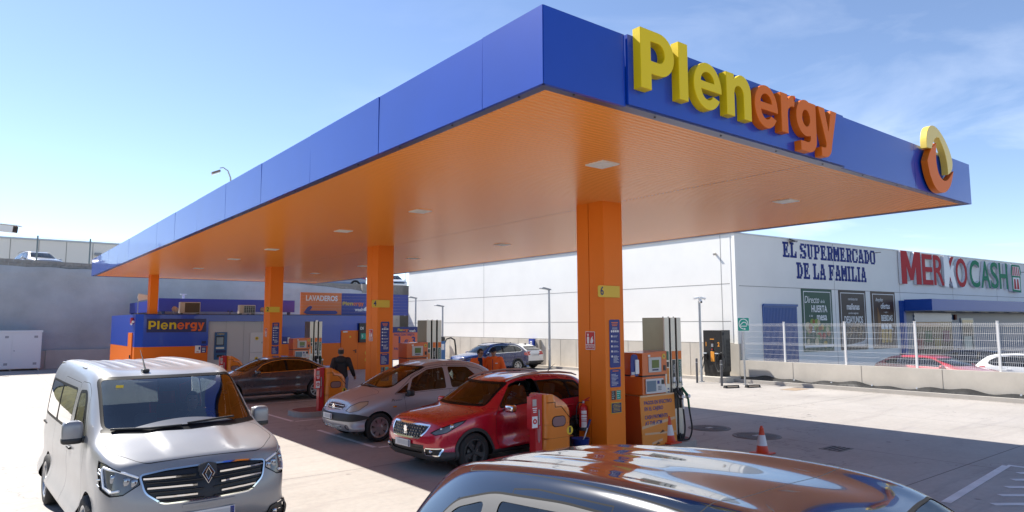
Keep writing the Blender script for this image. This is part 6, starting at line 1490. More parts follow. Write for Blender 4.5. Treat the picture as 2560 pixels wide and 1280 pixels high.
def island(v0, num, side):
    lab = {6: 'nearest', 4: 'middle', 2: 'farthest'}[num]
    isl = MB(); pl = rrect(2.62 if num == 4 else 3.0, v0-.22, 7.4, v0+.98, .42, 6)
    isl.prism(pl, -.02, .13, 'z', M_kerb); isl.prism(rrect(2.72 if num == 4 else 3.1, v0-.12, 7.3, v0+.88, .36, 6), .13, .136, 'z', M_redpave)
    tag(isl.build('pump_island'), '%s raised pump island with a rounded kerb, under the column marked %d' % (lab, num), 'island', 'pump islands')
    # dispenser
    e = empty('fuel_pump', (6.47, v0-.02, .13), 0, 'tall steel fuel pump with hanging hoses beside the orange column marked %d' % num, 'pump', 'steel fuel pumps')
    H_ = 2.37
    g = MB(); g.box((0, .02, .12), (.50, .54, H_), M_pumpdark); g.box((-.01, .0, 0), (.54, .57, .12), M_black)
    for k in range(5): g.box((.06+k*.09, -.004, .03), (.11+k*.09, -.001, .09), M_gap)
    for k in range(6): g.cyl((.05+k*.08, .05+.08*(k % 2), H_), (.05+k*.08, .05+.08*(k % 2), H_+.02), .006, n=6, m=M_black)
    g.build('cabinet', None, e)
    g = MB(); g.box((.0, -.012, .12), (.135, .018, H_), M_pumpstrip); g.box((.19, -.012, .12), (.315, .018, H_), M_pumpstrip); g.box((.375, -.012, .12), (.50, .018, H_), M_pumpstrip)
    g.box((.135, .012, .12), (.19, .018, H_), M_gap); g.box((.315, .012, .12), (.375, .018, H_), M_gap); g.build('front_panel', None, e)
    g = MB(); g.box((.045, -.017, 1.55), (.105, -.013, 1.72), mat('tag_green', (.02, .13, .07), .4)); g.box((.045, -.017, 1.42), (.105, -.013, 1.52), M_black); g.box((.045, -.017, 1.10), (.105, -.013, 1.40), M_card)
    for k in range(14): g.box((.055, -.017, .28+k*.055), (.095, -.013, .30+k*.055), M_navy)
    g.build('side_label', None, e)
    for k, (x, mc, nm) in enumerate(((.255, M_black, 'DIESEL'), (.44, mat('tag_green', (.02, .13, .07), .4), 'GASOLINA'))):
        g = MB(); g.prism([(x-.05, 1.56), (x+.05, 1.56), (x+.05, 1.72), (x-.05, 1.72)], -.018, -.013, 'y', M_oprint); g.box((x-.04, -.019, 1.10), (x+.04, -.013, 1.55), mc)
        put_text(g, nm, (x, -.021, 1.38), .06, M_wprint, face=FACE['front'] @ RZ(pi/2), ext=.0008); g.box((x-.03, -.021, 1.12), (x+.03, -.0195, 1.22), M_wprint); g.build('fuel_tag', None, e)
    for k, (x, mc) in enumerate(((.255, M_black), (.44, M_nozg))):
        g = MB(); g.box((x-.045, -.05, .62), (x+.045, .0, 1.0), M_black, bev=.01)
        g.tube([(x-.01, -.06, 1.02), (x, -.10, .95), (x+.02, -.17, .86), (x+.03, -.16, .80)], [.018, .026, .03, .02], 8, mc); g.tube([(x, -.06, 1.05), (x-.005, -.05, 1.15)], .011, 8, M_galv); g.tube([(x-.01, -.07, .92), (x+.02, -.09, .82), (x+.04, -.15, .80)], .008, 6, mc)
        g.cyl((x+.03, -.20, .855), (x+.03, -.12, .855), .035, m=M_wprint); g.build('nozzle', None, e)
        g = MB(); b = .10+.10*k; pts = [(x+.03, -.165, .80), (x+.05, -.18, .55), (x+.06+.3*b, -.17, .25), (x+.05+.2*b, -.14, .06), (x-.02, -.09, -.02), (x-.10, -.05, .02), (x-.06, -.03, .14)]
        P = []
        for i in range(len(pts)-1):
            p0, p1, p2, p3 = [Vector(pts[max(0, min(len(pts)-1, i+q))]) for q in (-1, 0, 1, 2)]
            for t in (0, .25, .5, .75): P.append(.5*((2*p1)+(p2-p0)*t+(2*p0-5*p1+4*p2-p3)*t*t+(3*p1-p0-3*p2+p3)*t**3))
        P.append(Vector(pts[-1])); P = [Vector((p.x, p.y, max(.02, p.z))) for p in P]
        g.tube(P, .016, 8, M_hose); g.cyl(P[0], P[3], .021, m=(M_nozg if k else M_galv)); g.build('hose', None, e)
    # payment unit
    e = empty('payment_unit', (5.8, v0-.04, .13), 0, 'orange self service payment unit between pump and column marked %d' % num, 'payment unit', 'orange payment units')
    g = MB(); g.prism([(.0, 1.29), (.70, 1.29), (.70, 1.73), (.0, 1.705)], .0, .50, 'y', M_or2); g.box((.02, .02, 1.26), (.68, .48, 1.29), M_black); g.build('upper_box', None, e)
    g = MB(); g.box((.01, .01, .92), (.69, .50, 1.26), M_or2, bev=.008); g.build('lower_box', None, e)
    g = MB(); g.box((-.02, .03, .0), (.70, .50, .905), mat('base_orange', (.50, .10, .02), .55)); g.box((-.03, .02, .905), (.71, .51, .92), M_steel); g.build('base', None, e)
    g = MB(); g.box((.17, -.012, 1.34), (.53, -.001, 1.62), mat('panel_grey', (.55, .55, .54), .4), bev=.01); g.box((.26, -.018, 1.42), (.46, -.013, 1.57), M_screen); g.box((.27, -.018, 1.37), (.44, -.013, 1.40), M_navyd); g.box((.60, -.010, 1.36), (.66, -.001, 1.46), M_black); g.box((.16, -.010, 1.63), (.22, -.001, 1.67), M_wprint); g.build('price_display', None, e)
    g = MB(); put_shape(g, [disc(0, 0, .05)], (.62, -.004, 1.63), M_yellow, 'front', .002); put_text(g, str(num), (.62, -.008, 1.63), .075, M_navy, off=.001, ext=.001); g.build('number_sticker', None, e)
    g = MB(); g.prism([(.08, .95), (.64, .95), (.66, 1.00), (.57, 1.22), (.08, 1.22)], -.014, -.001, 'y', mat('panel_white', (.62, .62, .62), .4)); g.box((.10, -.019, .985), (.36, -.015, 1.185), M_blueScr); g.box((.40, -.019, 1.12), (.46, -.015, 1.18), M_navy); g.box((.52, -.022, 1.11), (.60, -.015, 1.19), M_black)
    for i in range(3):
        for j in range(3): g.box((.42+i*.035, -.019, 1.0+j*.03), (.445+i*.035, -.015, 1.02+j*.03), M_greypaint)
    g.build('keypad_panel', None, e)
    if num == 6:
        cb = empty('cardboard_notice', (5.72, v0-.12, .13), 0, 'taped orange board about cash payments leaning on the nearest payment unit', 'notice board')
        Xc = RX(rad(-3))
        g = MB(); g.X = Xc; g.box((-.06, -.015, .0), (.92, .0, .92), M_card); g.build('board', None, cb)
        g = MB(); g.X = Xc
        for k, (tx, z) in enumerate((('PAGOS EN EFECTIVO', .79), ('EN EL CAJERO', .68), ('CASH PAYMENTS', .53), ('AT THE ATM', .42))): put_text(g, tx, (.04, -.018, z), .095, M_navy, align='LEFT', xs=.88, off=.0015, ext=.001)
        g.build('lettering', None, cb)
        g = MB(); g.X = Xc; Mt = mat('packing_tape', (.66, .42, .24), .25)
        for (x0, z0, x1, z1, h) in ((-.05, .33, .90, .44, .05), (-.05, .90, .92, .905, .03), (.02, .22, .9, .19, .035), (.2, .03, .5, .08, .04)): g.quad((x0, -.017, z0), (x1, -.017, z1), (x1, -.017, z1+h), (x0, -.017, z0+h), Mt)
        for (x, z) in ((.5, .24), (.35, .035)): g.prism([(x-.07, z-.02), (x+.08, z), (x+.02, z+.035)], -.02, -.016, 'y', mat('tear_dark', (.12, .06, .03), .8))
        g.build('tape', None, cb)
    # bin and fire point post at the nose of the island
    e = empty('waste_bin', (3.63, v0+.10, .13), 0, 'rounded orange bin with a clear oval window on the %s pump island' % lab, 'bin', 'orange bins on the pump islands')
    prof = [(-.30, 0), (.30, 0), (.30, .62), (.27, .80), (.19, .96), (.07, 1.06), (-.10, 1.09), (-.30, 1.09)]
    Mbin = mat('bin_orange', (.72, .20, .008), .3, coat=.5)
    dk = lambda e_: rrect(-.30+e_, -.24+e_, .30-e_, .24-e_, .16, 6)
    def loft(g, z0, z1, topf, m):
        n_ = 40; base = rrect(-.30, -.24, .30, .24, .15, 9); vs = []; k = len(base)
        zs = [z0+(z1-z0)*i/10 for i in range(11)]
        for z in zs:
            for (x, y) in base:
                xm = topf(z); vs.append((min(x, xm) if x > 0 else x, y, z))
        fs = [(j*k+i, j*k+(i+1) % k, (j+1)*k+(i+1) % k, (j+1)*k+i) for j in range(10) for i in range(k)]
        g.add(vs, fs, m, True); g.add(vs[-k:], [list(range(k))], m)
    curve = lambda z: .30 if z < .62 else .30-.46*max(0, (z-.62)/.49)**2.4
    g = MB(); loft(g, 0, .62, curve, Mbin); g.box((-.302, -.242, .40), (.302, .242, .405), mat('bin_seam', (.35, .09, .005), .6)); g.build('bin_body', None, e)
    g = MB(); loft(g, .624, 1.11, curve, Mbin); g.build('bin_hood', None, e)
    g = MB(); zz = [(-.28, .98), (-.10, .98), (-.10, .90), (.04, .90), (.27, .66)]
    for a, b in zip(zz, zz[1:]): g.tube([(a[0], -.2425, a[1]), (b[0], -.2425, b[1])], .005, 6, M_gap)
    g.build('lid_seam', None, e)
    g = MB(); put_shape(g, [rrect(-.15, .58, .15, .755, .075, 6)], (-.02, -.243, 0), M_gap, 'front', .002); put_shape(g, [rrect(-.138, .592, .138, .743, .068, 6)], (-.02, -.248, 0), mat('bin_window', (.28, .16, .15), .08, spec=.8), 'front', .002); g.build('window', None, e)
    g = MB(); put_shape(g, [disc(0, 0, .07)], (.225, -.238, .50), M_yellow, 'front', .003, X=T(0, 0, 0)); g.box((.205, -.243, .46), (.245, -.2415, .55), M_black); g.build('round_sticker', None, e)
    e = empty('fire_post', (3.20, v0-.06, .13), 0, 'red sheet metal fire alarm post at the nose of the %s pump island' % lab, 'fire post', 'red fire alarm posts')
    g = MB(); g.box((-.02, .0, 0), (.12, .16, 1.12), M_red, bev=.006); g.build('post', None, e)
    g = MB(); g.box((-.13, -.03, .58), (.01, .09, 1.09), M_red, bev=.008); g.box((-.11, -.036, .94), (-.03, -.031, 1.05), mat('alarm_glass', (.45, .42, .40), .2)); g.box((-.12, -.036, .60), (-.01, -.031, .78), M_wprint)
    put_shape(g, [disc(0, 0, .042), disc(0, 0, .018)], (-.065, -.038, .70), M_rprint, 'front', .001)
    for k in range(3): g.box((-.11+.008*k, -.036, .90-k*.03), (-.02-.006*k, -.031, .915-k*.03), M_wprint)
    g.build('alarm_box', None, e)
    g = MB(); g.box((.02, -.03, .64), (.04, -.005, .88), M_galv); pts = [(.0, -.035, .58), (.005, -.035, .40), (.02, -.035, .36), (.035, -.035, .40), (.04, -.035, .62)]; g.tube(pts, .005, 5, M_galv); g.build('hammer_chain', None, e)
    # column signs
    e = empty('number_flag', (4.87, v0, 0), 0, 'yellow flag plate with the number %d projecting from an orange column' % num, 'sign', 'yellow number flags')
    g = MB(); z0, z1 = 2.86, 3.07; put_shape(g, [arc(-.19+.03, z1-.03, .03, .03, 90, 180, 4)+arc(-.19+.03, z0+.03, .03, .03, 180, 270, 4)+[(.36, z0), (.36, z1)]], (0, -.03, 0), M_yellow, 'front', .008); g.build('plate', None, e)
    g = MB(); put_text(g, str(num), (-.10, -.041, 2.965), .21, M_navyd if num != 2 else M_black, xs=.85, off=.004, ext=.001); g.build('numeral', None, e)
    if num == 2:
        g = MB(); put_shape(g, [rrect(.10, z0, .70, z1, .03)], (0, .73, 0), M_yellow, 'front', .008); g.build('rear_plate', None, e)
    rr = random.Random(num)
    e = empty('instruction_panel', (4.975, v0-.006, 0), 0, 'blue self service instruction panels on the front of the column marked %d' % num, 'notice', 'blue column notices')
    g = MB(); put_shape(g, [rrect(0, 1.60, .27, 2.46, .03)], (0, 0, 0), M_navy, 'front', .003)
    for k in range(3): g.box((.05+.01*k, -.006, 2.40-k*.028), (.22-.012*k, -.0035, 2.413-k*.028), M_oprint)
    lines(g, .06, .21, 2.31, 2.29, 2, -.006, M_wprint, rr, .006, 1)
    for k in range(4): put_shape(g, [disc(0, 0, .022, 12)], (.055+k*.054, -.0045, 2.25), M_wprint, 'front', .001)
    for k in range(5): put_shape(g, [disc(0, 0, .02, 12)], (.055, -.0045, 2.16-k*.09), M_wprint, 'front', .001); lines(g, .09, .25, 2.165-k*.09, 2.148-k*.09, 2, -.006, M_wprint, rr, .006)
    lines(g, .09, .25, 1.79, 1.69, 7, -.006, M_wprint, rr, .005); g.build('tall_panel', None, e)
    g = MB(); put_shape(g, [rrect(0, 1.25, .27, 1.57, .025)], (0, 0, 0), M_navy, 'front', .003); g.box((.06, -.006, 1.53), (.21, -.0035, 1.545), M_oprint); lines(g, .03, .22, 1.48, 1.29, 9, -.006, M_wprint, rr, .006); g.build('short_panel', None, e)
    g = MB(); g.box((.01, -.004, 1.02), (.27, 0, 1.21), M_oprint); g.box((.02, -.007, 1.03), (.13, -.0045, 1.19), M_black); g.box((.15, -.007, 1.03), (.26, -.0045, 1.19), M_green); lines(g, .03, .12, 1.17, 1.06, 4, -.009, M_wprint, rr, .006); lines(g, .16, .25, 1.17, 1.06, 4, -.009, M_wprint, rr, .006); g.build('fuel_code_label', None, e)
    g = MB(); g.box((.01, -.004, .79), (.28, 0, .98), M_yellow); g.box((.02, -.007, .80), (.27, -.0045, .97), M_navyd); lines(g, .04, .25, .95, .83, 6, -.009, M_yellow, rr, .006, 1); g.build('warning_label', None, e)
    # extinguisher sign and extinguisher on the side of the column
    e = empty('extinguisher_sign', (4.87, v0+.37, 2.08), 0, 'red and white EXTINTOR sign on the side of the column marked %d' % num, 'sign', 'extinguisher signs on columns')
    g = MB(); X = FACE['left']
    put_shape(g, [rrect(-.12, -.165, .12, .165, .01)], (-.008, 0, 0), M_wprint, 'left', .003); put_shape(g, [[(-.11,-.07),(.11,-.07),(.11,.155),(-.11,.155)], ], (-.013, 0, 0), M_rprint, 'left', .001); put_shape(g, [[(-.11,-.155),(.11,-.155),(.11,-.085),(-.11,-.085)]], (-.013, 0, 0), M_rprint, 'left', .001)
    put_shape(g, [rrect(-.075, -.055, -.02, .07, .012), ], (-.016, 0, 0), M_wprint, 'left', .001); put_shape(g, [[(-.065,.08),(-.06,.11),(-.09,.12),(-.03,.125),(-.035,.08)]], (-.016, 0, 0), M_wprint, 'left', .001); put_shape(g, [sm([(.0,-.05),(.07,-.05),(.09,.02),(.06,.03),(.08,.09),(.03,.05),(.02,.02)], 2)], (-.016, 0, 0), M_wprint, 'left', .001)
    put_text(g, 'EXTINTOR', (-.017, 0, -.12), .062, M_wprint, face='left', xs=.68, off=.001, ext=.0006); g.build('sign_plate', None, e)
    if num == 6:
        e = empty('fire_extinguisher', (4.79, v0+.50, .46), 0, 'red fire extinguisher with white label hanging on the column marked 6', 'extinguisher')
        g = MB(); g.lathe([(.001, 0), (.075, .0), (.078, .03), (.078, .37), (.07, .42), (.045, .455), (.028, .46), (.028, .49)], 24, M_red); g.lathe([(.081, .0), (.081, .06), (.078, .065)], 24, M_black); g.build('cylinder', None, e)
        g = MB(); X = RZ(rad(-125))
        for (z0, z1, mm) in ((.30, .36, M_wprint), (.245, .285, M_wprint), (.20, .235, M_wprint), (.06, .165, M_wprint), (.175, .19, M_wprint)):
            vs = []; n_ = 8
            for k in range(n_+1):
                t = rad(-38+76*k/n_); vs += [(.0792*cos(t), .0792*sin(t), z0), (.0792*cos(t), .0792*sin(t), z1)]
            g.add([X @ Vector(p) for p in vs], [(2*k, 2*k+2, 2*k+3, 2*k+1) for k in range(n_)], mm)
        g.build('label', None, e)
        g = MB(); g.cyl((0, 0, .48), (0, 0, .53), .022, m=M_galv); g.tube([(0, 0, .53), (.06, -.06, .575), (.1, -.09, .60)], .01, 6, M_red); g.tube([(0, 0, .52), (.05, -.05, .54), (.1, -.08, .53)], .008, 6, M_red); g.tube([(0, 0, .50), (-.06, .05, .50), (-.10, .07, .42), (-.11, .075, .25), (-.10, .06, .12)], .011, 6, M_black); g.build('valve_and_hose', None, e)
        tag(put_dispenser(), 'blue notice holder with white tear-off slips between column 6 and the payment unit', 'notice')
def put_dispenser():
    g = MB(); v = COLV[0]; put_shape(g, [sm([(0,1.42,1),(.20,1.42,1),(.20,1.78),(.14,1.82),(.06,1.82),(0,1.78)], 2)], (5.50, v-.02, 0), M_navy, 'front', .006); g.box((5.61, v-.05, 1.46), (5.70, v-.03, 1.72), M_wprint); g.box((5.485, v-.032, 1.41), (5.60, v-.028, 1.44), M_oprint)
    for k in range(3): g.box((5.515+k*.03, v-.032, 1.45), (5.535+k*.03, v-.0285, 1.50), M_wprint)
    return g.build('notice_holder')
for v0, num in zip(COLV, (6, 4, 2)): island(v0, num, 1)
# bucket and squeegee by the bin
e = empty('wash_bucket', (4.42, COLV[0]+.20, .136), 0, 'blue window washing bucket with a long squeegee leaning out, between bin and column', 'bucket')
g = MB(); Mbk = mat('bucket_blue', (.01, .04, .22), .4); g.lathe([(.001, .0), (.12, .0), (.16, .26), (.165, .265), (.15, .255), (.11, .02)], 20, Mbk); g.build('bucket', None, e)
g = MB(); g.tube([(-.03, 0, .05), (.10, 0, .28), (.22, .0, .52)], .014, 8, M_galv); g.tube([(.17, 0, .42), (.24, .0, .56)], .022, 8, mat('grip_blue', (.01, .02, .12), .6)); g.build('squeegee', None, e)

# ------------------------------------------------------------------ price board of the wash by column 4
pz = empty('price_sign', (10.3, 20.8, 0), 0, 'orange and blue car wash price sign, 1 € for 3 minutes, behind column 4', 'sign')
def pp(name, fn):
    g = MB(); g.X = T(-10.3, -20.8, 0); fn(g); return g.build(name, None, pz)
pp('frame', lambda g: (g.box((9.5, 20.8, .90), (10.86, 20.86, 2.27), M_navy), g.box((9.6, 20.82, 0), (9.68, 20.85, .9), M_galv), g.box((10.7, 20.82, 0), (10.78, 20.85, .9), M_galv)))
pp('field', lambda g: g.box((9.54, 20.79, .94), (10.82, 20.799, 2.03), mat('price_orange', (.75, .17, .07), .5)))
def ptx(g):
    put_text(g, 'Plen', (9.98, 20.785, 2.14), .15, M_yellow, off=.003, ext=.001); put_text(g, 'ergy', (10.24, 20.785, 2.14), .15, M_oprint, off=.003, ext=.001); put_text(g, 'wash', (10.56, 20.785, 2.10), .15, M_wprint, off=.003, ext=.001)
    put_text(g, 'PAGO CON TARJETA', (10.18, 20.785, 1.94), .13, M_navy, off=.003, xs=.78, ext=.001)
    put_text(g, '1', (9.95, 20.785, 1.66), .52, M_navy, off=.014, ext=.001); put_text(g, '€', (10.27, 20.785, 1.60), .30, M_navy, off=.008, ext=.001); put_text(g, '·', (10.42, 20.785, 1.64), .3, M_navy, ext=.001); put_text(g, '3', (10.62, 20.785, 1.68), .42, M_navy, off=.012, ext=.001); put_text(g, 'minutos', (10.60, 20.785, 1.47), .11, M_navy, ext=.001)
    put_text(g, 'PAGO', (9.88, 20.785, 1.36), .135, M_navy, off=.003, ext=.001); put_text(g, '1', (9.95, 20.785, 1.10), .42, M_navy, off=.014, ext=.001); put_text(g, '€', (10.25, 20.785, 1.06), .26, M_navy, off=.008, ext=.001)
pp('lettering', ptx)

# ------------------------------------------------------------------ yard lamps, cameras, signs
def yard_lamp(x, y, H_, label, sc=1.):
    e = empty('yard_lamp', (x, y, 0), 0, label, 'lamp post', 'lamp posts along the shop wall')
    g = MB(); g.cyl((0, 0, 0), (0, 0, H_), .075*sc, .05*sc, 16, M_galv); g.cyl((0, 0, 0), (0, 0, .03), .14, n=12, m=M_galv); g.build('pole', None, e)
    g = MB(); g.box((-.03, -.03, H_-.28), (.03, .03, H_-.02), M_greypaint); g.prism([(-.62, H_+.03), (-.58, H_+.0), (-.12, H_-.05), (.04, H_-.06), (.04, H_+.0), (-.50, H_+.09)], -.13, .13, 'y', M_greypaint); g.build('lamp_head', None, e)
    g = MB(); g.quad((-.55, -.10, H_-.006), (-.2, -.10, H_-.045), (-.2, .10, H_-.045), (-.55, .10, H_-.006), M_lens); g.build('lens', None, e)
yard_lamp(20.05, 22.8, 4.22, 'slim galvanised lamp post standing before the white shop wall, right of the blue crossover')
yard_lamp(20.05, 36.9, 4.2, 'galvanised lamp post partly hidden by the pump on the middle island')
yard_lamp(20.05, 33.4, 3.55, 'shortest distant lamp post, rising just behind the top of the middle pump')
e = empty('camera_pole', (19.35, 12.65, 0), 0, 'galvanised pole with white security cameras on top, left of the black charger', 'camera pole')
g = MB(); g.cyl((0, 0, 0), (0, 0, 3.35), .05, n=14, m=M_galv); g.cyl((0, 0, 0), (0, 0, .03), .12, n=12, m=M_galv); g.build('pole', None, e)
g = MB(); g.box((-.07, -.07, 3.30), (.07, .07, 3.46), M_white); g.cyl((-.06, 0, 3.42), (-.36, -.02, 3.38), .045, m=M_white); g.cyl((.06, -.02, 3.42), (.25, -.12, 3.38), .05, m=M_white); g.cyl((.25, -.12, 3.38), (.255, -.123, 3.379), .04, m=M_black); g.sphere((-.02, -.08, 3.26), .07, M_white, 8); g.sphere((-.03, -.12, 3.24), .045, M_black, 8); g.build('cameras', None, e)
# EV charger on its plinth
e = empty('charging_station', (19.92, 12.55, 0), -pi/2, 'black two bay electric car charger on a concrete plinth by the shop wall', 'charger')
M_chg = mat('charger_black', (.018, .018, .018), .4); M_chgs = mat('charger_side', (.05, .048, .045), .5); M_cho = mat('charger_orange', (.75, .30, .03), .45)
g = MB(); g.box((-.65, -.35, -.02), (1.0, .9, .20), M_conc); g.build('plinth', None, e)
g = MB(); g.box((-.50, .05, .36), (.55, .70, 2.08), M_chg); g.box((-.48, .07, .20), (.53, .68, .36), M_chg); g.build('cabinet', None, e)
g = MB(); g.box((.551, .06, .40), (.60, .69, 2.09), M_chgs)
for k in range(20): g.box((.601, .36, .62+k*.055), (.606, .66, .645+k*.055), M_gap)
g.build('side_vent', None, e)
g = MB(); put_text(g, '1', (-.34, .045, 1.50), .24, M_cho, off=.006, ext=.002); put_text(g, '2', (.40, .045, 1.50), .24, M_cho, off=.006, ext=.002); put_text(g, 'plenoil', (.02, .045, 1.72), .07, M_cho, ext=.002) if False else g.box((-.10, .045, 1.70), (.14, .049, 1.735), M_cho); g.box((-.08, .035, .80), (.14, .049, 1.22), M_cho, bev=.01); g.build('orange_marks', None, e)
g = MB(); g.box((-.07, .04, 1.55), (.12, .049, 1.66), mat('screen_dim', (.04, .03, .03), .15)); g.box((-.03, .035, 1.40), (.09, .049, 1.53), mat('screen_lit', (.28, .28, .30), .2)); g.cyl((.03, .049, 1.30), (.03, .02, 1.30), .055, m=M_black); g.cyl((.03, .02, 1.30), (.03, .015, 1.30), .03, m=M_red); g.build('screen', None, e)
for x in (-.36, .34):
    g = MB(); g.box((x-.11, -.02, .86), (x+.11, .049, 1.14), M_chg, bev=.02); g.box((x-.10, -.06, 1.12), (x+.10, .0, 1.16), mat('holster_grey', (.55, .60, .64), .3)); g.tube([(x-.02, -.05, 1.08), (x, -.10, .98), (x-.02, -.07, .86)], .03, 8, M_black); g.build('holster', None, e)
g = MB(); g.tube([(-.38, -.07, .86), (-.42, -.12, .60), (-.5, -.16, .40), (-.62, -.12, .35), (-.56, -.05, .8), (-.5, .0, 1.0)], .022, 8, M_hose); g.build('cable', None, e)
g = MB(); P = [(.33, -.07, .9), (.36, -.14, .62), (.52, -.22, .42), (.75, -.22, .45), (.84, -.1, .75), (.80, .0, 1.1), (.70, .05, 1.6), (.66, .1, 1.9), (.62, .15, 1.98)]
g.tube(P, .022, 8, M_hose); g.tube([(.62+.22*sin(t*.35)*1., -.05-.02*sin(t), .80+.38*cos(t*.35)) for t in range(19)], .022, 8, M_hose); g.build('cable', None, e)
e = empty('charging_sign', (19.5, 10.75, 0), 0, 'green electric car charging sign on a galvanised post', 'sign')
g = MB(); g.box((-.035, -.02, 0), (.035, .02, 2.56), M_galv); g.box((-.07, -.07, 0), (.07, .07, .02), M_galv); g.build('post', None, e)
bpy.data.objects['charging_station'].scale = (.82, .9, 1)
XG = RZ(rad(-32))
g = MB(); g.X = XG; put_shape(g, [rrect(-.25, 2.05, .25, 2.60, .04)], (0, -.03, 0), M_wprint, 'front', .006); put_shape(g, [rrect(-.225, 2.075, .225, 2.575, .03)], (0, -.038, 0), mat('sign_green', (.0, .30, .22), .45), 'front', .002); g.build('plate', None, e)
g = MB(); g.X = XG
def stroke(pts, w, close=False):
    P = [Vector(p) for p in pts]; L, Rr = [], []
    for i, p in enumerate(P):
        d = (P[min(i+1, len(P)-1)]-P[max(0, i-1)]).normalized(); n_ = Vector((-d.y, d.x))*w/2; L.append(tuple(p+n_)); Rr.append(tuple(p-n_))
    put_shape(g, [L+Rr[::-1]], (0, -.042, 0), M_wprint, 'front', .001)
stroke([(.19,2.28)]+[(.18*cos(rad(a)), 2.34+.19*sin(rad(a))) for a in range(0, 250, 12)]+[(-.02,2.15)], .03)
stroke([(-.13,2.27),(-.13,2.30),(-.07,2.36),(.0,2.41),(.09,2.40),(.13,2.33),(.13,2.28)], .03); stroke([(-.13,2.255),(.13,2.255)], .028); stroke([(.0,2.15),(.05,2.15)], .06); stroke([(.05,2.17),(.09,2.17)], .015); stroke([(.05,2.13),(.09,2.13)], .015); g.build('symbol', None, e)
for (x, y, lb) in ((18.42, 11.05, 'dark grey bollard in front of the charger on its right'), (18.85, 12.5, 'dark grey bollard at the foot of the camera pole')):
    g = MB(); Mbo2 = mat('bollard_grey', (.10, .10, .105), .5); g.cyl((0, 0, 0), (0, 0, .96), .045, n=16, m=Mbo2); g.cyl((0, 0, .80), (0, 0, .83), .047, n=16, m=M_galv); g.cyl((0, 0, .96), (0, 0, .975), .045, .02, 16, Mbo2)
    o = g.build('bollard'); o.location = (x, y, 0); tag(o, lb, 'bollard', 'grey bollards')
for (x, y, lb) in ((18.0, 10.35, 'grey rubber wheel stop nearer the pumps'), (18.75, 9.95, 'grey rubber wheel stop at the foot of the charging sign')):
    g = MB(); g.prism([(-.085, 0), (.085, 0), (.05, .10), (-.05, .10)], -.3, .3, 'x', M_rubber) ; g.box((-.22, -.09, .03), (.22, -.055, .075), mat('reflector_beige', (.42, .34, .26), .4), X=RX(rad(0)))
    o = g.build('wheel_stop'); o.location = (x, y, 0); o.rotation_euler = (0, 0, rad(-18)); tag(o, lb, 'wheel stop', 'wheel stops')
# cones
def cone(x, y, z, label):
    e = empty('traffic_cone', (x, y, z), 0, label, 'cone', 'traffic cones')
    Mc = mat('cone_red', (.62, .06, .02), .45)
    g = MB(); g.lathe([(.001, .50), (.022, .50), (.026, .47), (.040, .45), (.036, .44), (.055, .34), (.090, .15), (.115, .03), (.14, .025)], 24, Mc); g.box((-.17, -.17, 0), (.17, .17, .028), Mc, bev=.01); g.build('cone_body', None, e)
    g = MB(); g.lathe([(.0575, .34), (.0925, .15)], 24, mat('reflective_band', (.62, .62, .66), .3)); g.build('band', None, e)
cone(7.50, 2.60, 0, 'orange cone with a white band standing alone on the shaded concrete')
cone(6.45, COLV[0]-.10, .136, 'orange cone with a white band in front of the nearest payment unit')
# iron covers
def cover(name, x, y, r, sq, label):
    g = MB(); M_iron = mat('cast_iron', (.19, .185, .18), .7, metal=.1, bump=.5, bscale=60)
    if sq: g.box((-r, -r*.8, .001), (r, r*.8, .008), M_iron); [g.box((-r+.04, -r*.8+.04+k*.09, .0085), (r-.04, -r*.8+.07+k*.09, .012), M_gap) for k in range(int(r*1.6/.09)-0)]
    else:
        g.lathe([(r+.05, .002), (r+.05, .010), (r, .010)], 40, M_iron); g.lathe([(r, .006), (.001, .006)], 40, M_iron)
        for j in range(6):
            for k in range(6+j*6):
                a = 2*pi*k/(6+j*6); q = .1+j*(r-.12)/6; g.box((-.03, -.018, .0065), (.03, .018, .014), M_iron, X=T(q*cos(a), q*sin(a), 0) @ RZ(a))
        g.box((-.1, -.05, .0145), (.1, .05, .016), mat('plate_pale', (.35, .35, .36), .5))
    o = g.build(name); o.location = (x, y, 0); tag(o, label, 'manhole cover' if not sq else 'drain cover', 'iron covers in the shaded concrete')
cover('manhole_cover', 9.3, 5.05, .42, False, 'round iron manhole cover farther from the lone cone'); cover('manhole_cover', 9.15, 3.75, .45, False, 'round iron manhole cover just behind the lone cone')
cover('drain_cover', 9.0, 1.98, .26, True, 'small square iron drain cover right of the lone cone')
g = MB(); g.box((-.5, -.3, .001), (.5, .3, .006), mat('rust_plate', (.30, .22, .15), .8)); o = g.build('drain_cover'); o.location = (19.3, 8.6, 0); tag(o, 'pale rusty drain cover in the sunlit concrete near the low wall', 'drain cover')
# vacuum and air stations by the shop wall
e = empty('vacuum_station', (15.9, 27.2, 0), 0, 'blue and black car vacuum station with a looped hose, left of the blue crossover', 'vacuum station')
g = MB(); Mvb = mat('vacuum_blue', (.05, .16, .36), .4); g.box((-.28, -.22, 0), (.28, .22, 1.45), Mvb, bev=.02); g.build('casing', None, e)
g = MB(); g.blob((0, 0, 1.56), (.62, .5, .28), M_black, .5); g.box((-.12, -.225, 1.47), (.1, -.2, 1.58), M_yellow); g.build('hood', None, e)
g = MB(); g.box((-.2, -.226, .95), (-.06, -.2205, 1.2), M_wprint); g.box((.02, -.226, .98), (.2, -.2205, 1.3), M_wprint); g.build('labels', None, e)
g = MB(); g.tube([(.3, 0, .6), (.34, -.02, 1.3), (.45, -.02, 1.55), (.75, -.02, 1.62), (1.0, -.02, 1.5), (1.08, 0, 1.1), (1.12, 0, .5)], .045, 8, M_hose); g.build('hose', None, e)
e = empty('air_station', (20.78, 25.2, 0), 0, 'blue air and water box on the shop wall by the white hatchback', 'air station')
